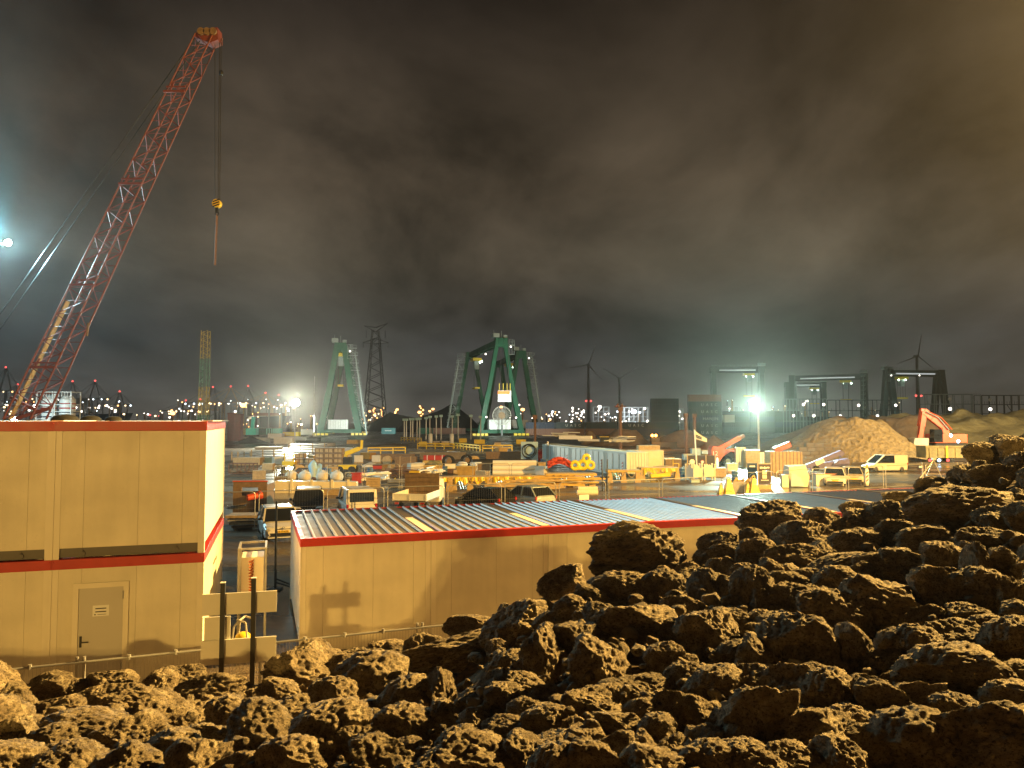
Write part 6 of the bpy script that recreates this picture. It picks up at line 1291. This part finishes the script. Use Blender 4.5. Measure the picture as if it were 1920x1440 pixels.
# ------------------------------------------------------------------ far harbour: masts, quay cranes, refinery
rr = random.Random(21)
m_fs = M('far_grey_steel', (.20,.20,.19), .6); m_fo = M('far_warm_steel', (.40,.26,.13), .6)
lampballs = {}
def lb(mat, r):
    key = (mat.name, round(r, 2))
    if key not in lampballs: q = MB(); q.ball((0, 0, 0), r, 8, 6); lampballs[key] = q.mesh('lamp', mat, True)
    return lampballs[key]
def child_lamp(t, loc, mat, r): o = bpy.data.objects.new('lamp', lb(mat, r)); COL.objects.link(o); o.parent = t; o.location = loc; return o
poles = {}
def lamp_mast(px, py, Y, mat, rpx, label, group, pm=None):
    p = pt(px, py, Y); t = T('lamp_mast', label, 'lamp mast', (p.x, Y, 0), 0, group); hz_ = round(p.z); key = (hz_, (pm or m_fs).name)
    if key not in poles: q = MB(); q.cyl((0, 0, 0), (0, 0, max(.5, hz_)), .5 + Y/2500, .3 + Y/3000, n=6); poles[key] = q.mesh('pole', pm or m_fs)
    o = bpy.data.objects.new('pole', poles[key]); COL.objects.link(o); o.parent = t
    for dx in ([0] if rpx < 2.5 else [-.8, .8]): child_lamp(t, (dx*rpx*.3*Y/F, -1, p.z), mat, rpx*Y/F*.55)
    return t
m_lampy = E('warm_lamp', (1,.72,.38), 4.5); m_lampc = E('cool_lamp', (.80,.92,1), 5)
mats = [m_lampw, m_lampy, m_lampo, m_lampc, m_lampy]
# quay cranes on the left horizon
qc = None
def quay_crane(px, apex, Y, label, warm, scale=1.0):
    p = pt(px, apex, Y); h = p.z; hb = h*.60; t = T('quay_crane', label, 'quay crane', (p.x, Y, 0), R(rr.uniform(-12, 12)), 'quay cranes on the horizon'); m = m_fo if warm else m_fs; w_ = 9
    q = MB()
    for x in (-w_, w_):
        for y in (-8, 8): q.bar((x, y, 0), (x, y, hb), 1.5)
        q.bar((x, -8, hb*.55), (x, 8, hb*.55), 1.1)
    q.bar((-w_, -8, hb*.2), (w_, -8, hb*.55), .8); q.build('portal', m, t)
    q = MB(); q.bar((-42, 0, hb), (26, 0, hb), 2.2, 1.8); q.build('boom', m, t)
    q = MB(); q.bar((-w_, 0, hb), (0, 0, h), 1.2); q.bar((w_, 0, hb), (0, 0, h), 1.2); q.bar((0, 0, h), (-38, 0, hb + 1), .6); q.bar((0, 0, h), (-22, 0, hb + 1), .5); q.bar((0, 0, h), (24, 0, hb + 1), .5); q.build('stays', m, t)
    child_lamp(t, (0, -1, h + 1), m_lampr, 1.1*Y/900)
    for x in (-38, -26, -14, -2, 12, 22): child_lamp(t, (x, -1.5, hb - 1.4), rr.choice(mats), rr.uniform(.8, 1.3)*Y/1000)
    return t
qs = [(400, 727, 980, 0), (433, 726, 980, 1), (466, 725, 980, 0), (349, 752, 1150, 0), (498, 738, 1050, 1), (376, 750, 1100, 1), (523, 742, 1100, 0)]
for i, (px, ap, Y, wm) in enumerate(qs): quay_crane(px, ap, Y, ['quay crane just right of the upright lattice boom', 'second quay crane right of the lattice boom', 'third quay crane, left of the yellow floodlight', 'low quay crane left of the lattice boom', 'warm lit quay crane near the yellow floodlight', 'quay crane behind the lattice boom', 'quay crane next to the yellow floodlight'][i], wm)
for i, (px, ap, Y) in enumerate(((12, 690, 1000), (34, 722, 1100), (137, 716, 1200), (179, 715, 1250), (225, 735, 1300))): quay_crane(px, ap, Y, ['distant quay crane left of the red crane foot', 'distant quay crane behind the red crane foot', 'distant quay crane above the silos', 'distant quay crane right of the silos', 'distant quay crane over the cabin roof'][i], 0)
def scatter(n, x0, x1, y0, y1, Y0, Y1, label, group, mm, r0=1.4, r1=3.0):
    for i in range(n): lamp_mast(rr.uniform(x0, x1), y0 + (y1 - y0)*rr.random()**.8, rr.uniform(Y0, Y1), rr.choice(mm), rr.uniform(r0, r1), label, group, rr.choice((m_fs, m_fo)))
scatter(52, 318, 548, 748, 796, 500, 900, 'far harbour lamp mast between the stacked cabins and the floodlight', 'harbour lamp masts behind the cabins', [m_lampw, m_lampy, m_lampy, m_lampo, m_lampw, m_lampc])
scatter(20, 452, 600, 775, 812, 330, 500, 'lamp mast among the goods below the yellow floodlight', 'lamp masts below the floodlight', [m_lampy, m_lampw, m_lampo])
scatter(12, 228, 330, 770, 788, 600, 900, 'small lamp far behind the upper cabin roof', 'lamps above the cabin roof', [m_lampw, m_lampy, m_lampr])
scatter(10, 150, 235, 742, 772, 600, 900, 'ship lamp behind the silos', 'lamps right of the silos', [m_lampw, m_lampy, m_lampc])
scatter(12, 0, 62, 742, 786, 400, 800, 'harbour lamp left of the red crane', 'lamps left of the red crane', [m_lampw, m_lampy, m_lampr])
scatter(26, 672, 712, 765, 800, 500, 900, 'orange refinery lamp left of the coal heap', 'refinery lamps by the coal', [m_lampo, m_lampo, m_lampy, m_lampw], 1.6, 2.8)
scatter(30, 1012, 1098, 768, 794, 600, 950, 'white refinery lamp beyond the low container row', 'refinery lamps in the middle', [m_lampw, m_lampy, m_lampc, m_lampw, m_lampo], 1.6, 3)
scatter(16, 1120, 1212, 770, 795, 400, 700, 'white lamp near the wind turbine tower', 'lamps near the wind turbines', [m_lampw, m_lampc], 1.5, 2.8)
scatter(34, 1350, 1690, 748, 792, 380, 520, 'white terminal lamp behind the gravel heap', 'terminal lamps on the right', [m_lampw, m_lampc, m_lampw, m_lampy], 1.0, 2.0)
for i, (px, py, m, r, lab) in enumerate(((457, 760, m_lampo, 7, 'large orange lamp cluster over the quay cranes'), (325, 775, m_lampo, 6, 'orange lamp mast above the cabin roof'), (1188, 772, m_lampc, 7, 'bright white lamp mast left of the black container stack'), (1124, 763, m_lampw, 5, 'lamp on top of the lit scaffold frame'), (1208, 766, m_lampw, 3.5, 'small white lamp at the black container stack'), (745, 768, m_lampo, 3.5, 'orange flare lamp between the two coal heaps'), (787, 773, m_lampo, 4.5, 'orange tower lamp behind the coal saddle'), (806, 771, m_lampo, 3, 'orange lamp left of the taller coal heap'), (812, 767, m_lampo, 3.5, 'paired orange lamp left of the taller coal heap'), (940, 763, m_lampo, 4, 'orange lamp between the legs of the gantry cranes'), (980, 768, m_lampo, 5, 'warm lamp right of the middle gantry cranes'), (1333, 765, m_lampw, 3.5, 'white lamp beside the brown topped container stack'), (1512, 752, m_lampw, 3, 'lamp under the dark gantry crane'))): lamp_mast(px, py, 560, m, r, lab, 'single bright lamp masts', m_fo)
# refinery columns and lit scaffold frames
for i, (px, top, w_, Y, lab) in enumerate(((700, 766, 8, 700, 'orange lit refinery column left of the coal peak'), (717, 765, 4, 720, 'slim refinery column at the coal peak'), (744, 770, 5, 700, 'refinery column in the coal saddle'), (791, 762, 6, 700, 'tall refinery column left of the taller coal heap'), (1040, 773, 14, 720, 'pale refinery block with a lit top'), (1077, 765, 7, 700, 'tall white lit refinery column'), (1090, 767, 9, 700, 'refinery tower speckled with lamps'), (972, 755, 6, 700, 'speckled tower between the crane legs'))):
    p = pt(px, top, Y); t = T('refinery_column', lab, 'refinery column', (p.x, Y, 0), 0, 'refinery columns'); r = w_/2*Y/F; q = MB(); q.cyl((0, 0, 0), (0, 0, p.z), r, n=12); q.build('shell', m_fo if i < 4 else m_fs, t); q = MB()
    for z in (.55, .75, .95): q.cyl((0, 0, p.z*z), (0, 0, p.z*z + .5), r*1.5, n=12)
    q.build('platform', m_fs, t)
    for j in range(7): child_lamp(t, (rr.uniform(-1, 1)*r*1.3, -r*1.5, p.z*(.45 + .55*j/6)), m_lampo if i < 4 else m_lampw, rr.uniform(.5, .9))
for i, (x0, x1, y0, Y, lab) in enumerate(((1113, 1142, 763, 480, 'lit scaffold frame right of the wind turbine'), (1162, 1180, 764, 470, 'white lit scaffold frame left of the bright lamp'), (1180, 1215, 764, 475, 'large white lit scaffold frame at the black stack'), (1271, 1281, 766, 420, 'narrow lit frame between the two container stacks'), (1365, 1388, 762, 420, 'lit steel frame left of the greenish floodlight'))):
    p0, p1 = pt(x0, 795, Y), pt(x1, y0, Y); t = T('lit_scaffold', lab, 'scaffold', (p0.x, Y, 0), 0, 'lit scaffold frames'); W = p1.x - p0.x; q = MB(); n = max(2, int(W/2.6))
    for j in range(n + 1):
        for y in (0, 3): q.bar((W/n*j, y, 0), (W/n*j, y, p1.z), .3)
    for z in np.linspace(2.5, p1.z, 5):
        for y in (0, 3): q.bar((0, y, z), (W, y, z), .3)
    for j in range(n): q.bar((W/n*j, 0, p1.z*(.3 + .2*(j % 3))), (W/n*(j + 1), 0, p1.z*(.5 + .2*(j % 3))), .2)
    q.build('frame', M('white_frame_steel', (.6,.62,.62), .5), t)
    for j in range(5): child_lamp(t, (rr.uniform(0, W), -.4, p1.z*rr.uniform(.3, .95)), m_lampw, .45)
lamp('scaffold_floodlight', pt(1188, 772, 455), (.85, .95, 1), 22000, .5)
# row of lamp posts, guard posts and yellow rails at the crane track
for i, (px, top) in enumerate(((758, 789), (762, 789), (770, 788), (774, 788), (782, 788), (787, 787), (799, 786), (806, 784), (818, 783), (827, 782), (848, 783), (859, 780), (883, 782), (901, 784))):
    Y = 232; p = pt(px, top, Y); t = T('lamp_post', 'grey lamp post in the row before the coal heaps', 'lamp post', (p.x, Y, 0), 0, 'row of lamp posts'); q = MB(); q.cyl((0, 0, 0), (0, 0, p.z), .22, .16, n=8); q.build('post', m_steel, t); q = MB(); q.box(-.5, -.4, p.z, .5, .4, p.z + .7); q.build('lamp_head', M('teal_lamp_head', (.35,.55,.58), .4), t)
p = pt(590, 705, 240); t = T('pole', 'thin pale pole left of the lone gantry crane', 'pole', (p.x, 240, 0)); q = MB(); q.cyl((0, 0, 0), (0, 0, p.z), .2, .14, n=8); q.build('shaft', m_steel, t); q = MB(); q.box(-.4, -.4, 0, .4, .4, .3); q.build('foot', m_conc, t)
boxes = [(793, 834, 14, 6, 'yellow guard box on the crane track, leftmost'), (818, 834, 12, 6, 'orange guard box on the crane track'), (835, 835, 14, 7, 'tan guard box by the white tanks'), (868, 830, 14, 8, 'yellow bogie guard under the left crane leg'), (899, 832, 20, 8, 'large yellow bogie guard under the middle crane'), (977, 832, 18, 8, 'yellow bogie guard under the right crane leg'), (933, 842, 12, 12, 'tan cabinet in front of the crane track')]
for i, (px, py, w_, h_, lab) in enumerate(boxes): boxy('guard_box', lab, 'guard box', px, py, w_, h_, 1.5, m_yel if i not in (1, 2, 6) else m_wood, 'guard boxes on the crane track', lid=m_steel if i in (1, 2) else None)
for i, px in enumerate((807, 847)):
    p, k = base(px, 832); q = MB(); q.cyl((0, 0, 0), (0, 0, 2.3), .55, n=14); q.ball((0, 0, 2.3), .55, 14, 8, .5); o = q.build('water_tank', m_white, smooth=True); o.location = p; tag(o, ['white upright tank among the lamp posts, left', 'white upright tank near the crane leg'][i], 'tank', 'white upright tanks')
for i, (x0, x1, y0, y1, lab) in enumerate(((752, 790, 822, 824, 'pale yellow lattice barrier before the lamp posts'), (783, 850, 836, 837, 'yellow rail along the crane track'), (852, 900, 835, 841, 'slanting yellow rail toward the crane'), (905, 960, 841, 840, 'dull yellow rail in the middle'), (600, 660, 846, 846, 'rail before the lone gantry crane'), (690, 760, 846, 845, 'rail beside the low dark mound'))):
    a, b = gp(x0, y0 + 5), gp(x1, y1 + 5); d = b - a; t = T('guard_rail', lab, 'guard rail', a, math.atan2(d.y, d.x), 'guard rails of the crane track'); L = d.length; q = MB()
    for z in (.55, 1.05): q.bar((0, 0, z), (L, 0, z), .22)
    q.build('rail', m_yel if i != 4 else m_steel, t); n = max(3, int(L/2))
    for j in range(n + 1): q = MB(); q.bar((L/n*j, 0, 0), (L/n*j, 0, 1.1), .18); q.build('post', m_yel if i != 4 else m_steel, t)
# goods in the middle distance, left of the lone crane
gd = [(480, 830, 40, 9, m_conc), (530, 832, 34, 12, m_bag), (515, 822, 26, 9, m_white), (560, 826, 28, 7, m_steel), (585, 828, 22, 8, m_dark), (545, 818, 30, 8, m_yel), (575, 815, 22, 10, m_creamp), (660, 832, 20, 7, m_yw), (610, 836, 26, 5, m_conc), (500, 843, 44, 5, m_conc), (560, 840, 40, 5, m_steel)]
for i, (px, py, w_, h_, m) in enumerate(gd): boxy('goods_stack', ['grey pallet goods beside the dark heap', 'white wrapped goods left of the lone crane', 'white goods under the mint container', 'steel goods left of the crane foot', 'dark goods at the crane foot', 'yellow goods below the floodlight', 'cream goods near the left crane leg', 'tan goods right of the lone crane', 'low grey slabs before the lone crane', 'low concrete slabs behind the silver planks', 'low steel bars behind the silver planks'][i], 'goods', px, py, w_, h_, 3, m, 'goods in the middle distance', planks=3)
# dark ship at the quay
p = pt(500, 800, 640); t = T('ship', 'dark ship hull with a reddish deck at the far quay', 'ship', (p.x, 640, 0)); k = 640/F; L = 38*k
q = MB(); q.prism([(-L, -.5), (L*.7, -.5), (L, 10), (-L, 9)], 0, 12); q.build('hull', m_cbk, t); q = MB(); q.box(-L*.8, 1, 10.01, L*.7, 11, 12.5); q.build('deck_cargo', m_cbr, t); q = MB(); q.box(-L*.95, 2, 10.01, -L*.82, 10, 19); q.build('bridge', m_fs, t)
t = T('ship', 'blue lit ship far behind the silos', 'ship', pt(185, 789, 800)*1.0); t.location.z = 0; q = MB(); q.prism([(-28, 0), (22, 0), (30, 14), (-28, 12)], 0, 14); q.build('hull', m_cbl, t); q = MB(); q.box(-26, 2, 14, -14, 12, 30); q.build('bridge', m_fs, t)
for x in (-24, -18, -10, 0, 9, 18): child_lamp(t, (x, -1, rr.uniform(14, 22)), m_lampw, 1.1)
# ------------------------------------------------------------------ more loose goods between the long rows
rr = random.Random(77); protos = {}
def clutter(kind, px, py, label, group):
    p, k = base(px, py); key = kind
    if key not in protos:
        t = T(kind, label, kind.replace('_', ' '), (p.x, p.y, 0), R(rr.uniform(-40, 40)), group); q = MB()
        if kind == 'oil_drum':
            q.cyl((0, 0, 0), (0, 0, .88), .29, n=16); q.build('shell', M('drum_blue_paint', (.05,.13,.26), .4), t); q = MB()
            for z in (.28, .58, .86): q.torus((0, 0, z), .29, .02, 'z', 18, 5)
            q.build('hoops', m_steel, t)
        elif kind == 'pallet_stack':
            for i in range(6):
                z = .145*i
                for j in range(5): q.box(-.6 + .25*j, -.4, z + .10, -.6 + .25*j + .19, .4, z + .125)
                for y in (-.4, -.05, .3): q.box(-.6, y, z, .6, y + .1, z + .098)
            q.build('pallets', m_wood, t)
        elif kind == 'wrapped_pallet':
            q.box(-.6, -.4, .14, .6, .4, 1.05); q.build('wrapped_load', m_bag, t, bevel=.06); q = MB(); q.box(-.62, -.42, 0, .62, .42, .12); q.build('pallet', m_wood, t)
        elif kind == 'cable_reel':
            for y in (-.35, .3): q.cyl((0, y, .6), (0, y + .06, .6), .6, n=20)
            q.build('flange', m_wood, t); q = MB(); q.cyl((0, -.29, .6), (0, .3, .6), .42, n=18); q.build('cable', m_dark, t)
        elif kind == 'pipe_bundle':
            for i in range(7): q.cyl((-1.6, -.3 + .2*(i % 4) + (.1 if i > 3 else 0), .1 + .17*(i > 3)), (1.6, -.3 + .2*(i % 4) + (.1 if i > 3 else 0), .1 + .17*(i > 3)), .095, n=10)
            q.build('pipes', m_steel, t); q = MB(); q.box(-1.0, -.5, .38, -.9, .5, .42); q.build('strap', m_yel, t)
        elif kind == 'steel_bin':
            q.prism([(-.8, .1), (.8, .1), (1.0, 1.0), (-1.0, 1.0)], -.6, .6); q.build('shell', M('ochre_bin_paint', (.45,.26,.04), .55, var=.4), t); q = MB(); q.box(-1.03, -.63, 1.003, 1.03, .63, 1.06); q.build('rim', m_yw, t)
        protos[key] = t; return t
    return dup(protos[key], (p.x, p.y, 0), R(rr.uniform(-60, 60)), label, group)
zones = [('pallet_stack', [(622, 890), (728, 884), (905, 899), (1012, 880), (1205, 873), (1350, 893), (700, 914), (486, 898)], 'stack of bare pallets among the goods of the yard', 'pallet stacks in the yard'),
 ('wrapped_pallet', [(648, 866), (672, 868), (706, 868), (775, 886), (786, 885), (892, 884), (1016, 893), (1255, 872), (1372, 886), (520, 872)], 'pallet load wrapped in pale film in the yard', 'wrapped pallet loads'),
 ('oil_drum', [(610, 893), (616, 894), (694, 893), (830, 888), (834, 889), (1018, 873), (1024, 874), (1275, 893), (1280, 894), (1378, 900)], 'blue oil drum standing among the yard goods', 'blue oil drums'),
 ('cable_reel', [(726, 872), (890, 872), (1000, 884), (560, 893), (1340, 876)], 'wooden cable reel standing on edge in the yard', 'wooden cable reels'),
 ('pipe_bundle', [(640, 858), (700, 856), (780, 851), (850, 850), (990, 852), (1035, 850), (470, 856), (760, 905)], 'strapped bundle of steel pipes on the yard ground', 'strapped pipe bundles'),
 ('steel_bin', [(690, 862), (875, 893), (940, 850), (812, 891), (1330, 866), (1244, 893), (590, 868)], 'ochre steel bin with sloping sides in the yard', 'ochre steel bins')]
for kind, pts_, lab, gr in zones:
    for px, py in pts_: clutter(kind, px, py, lab, gr)
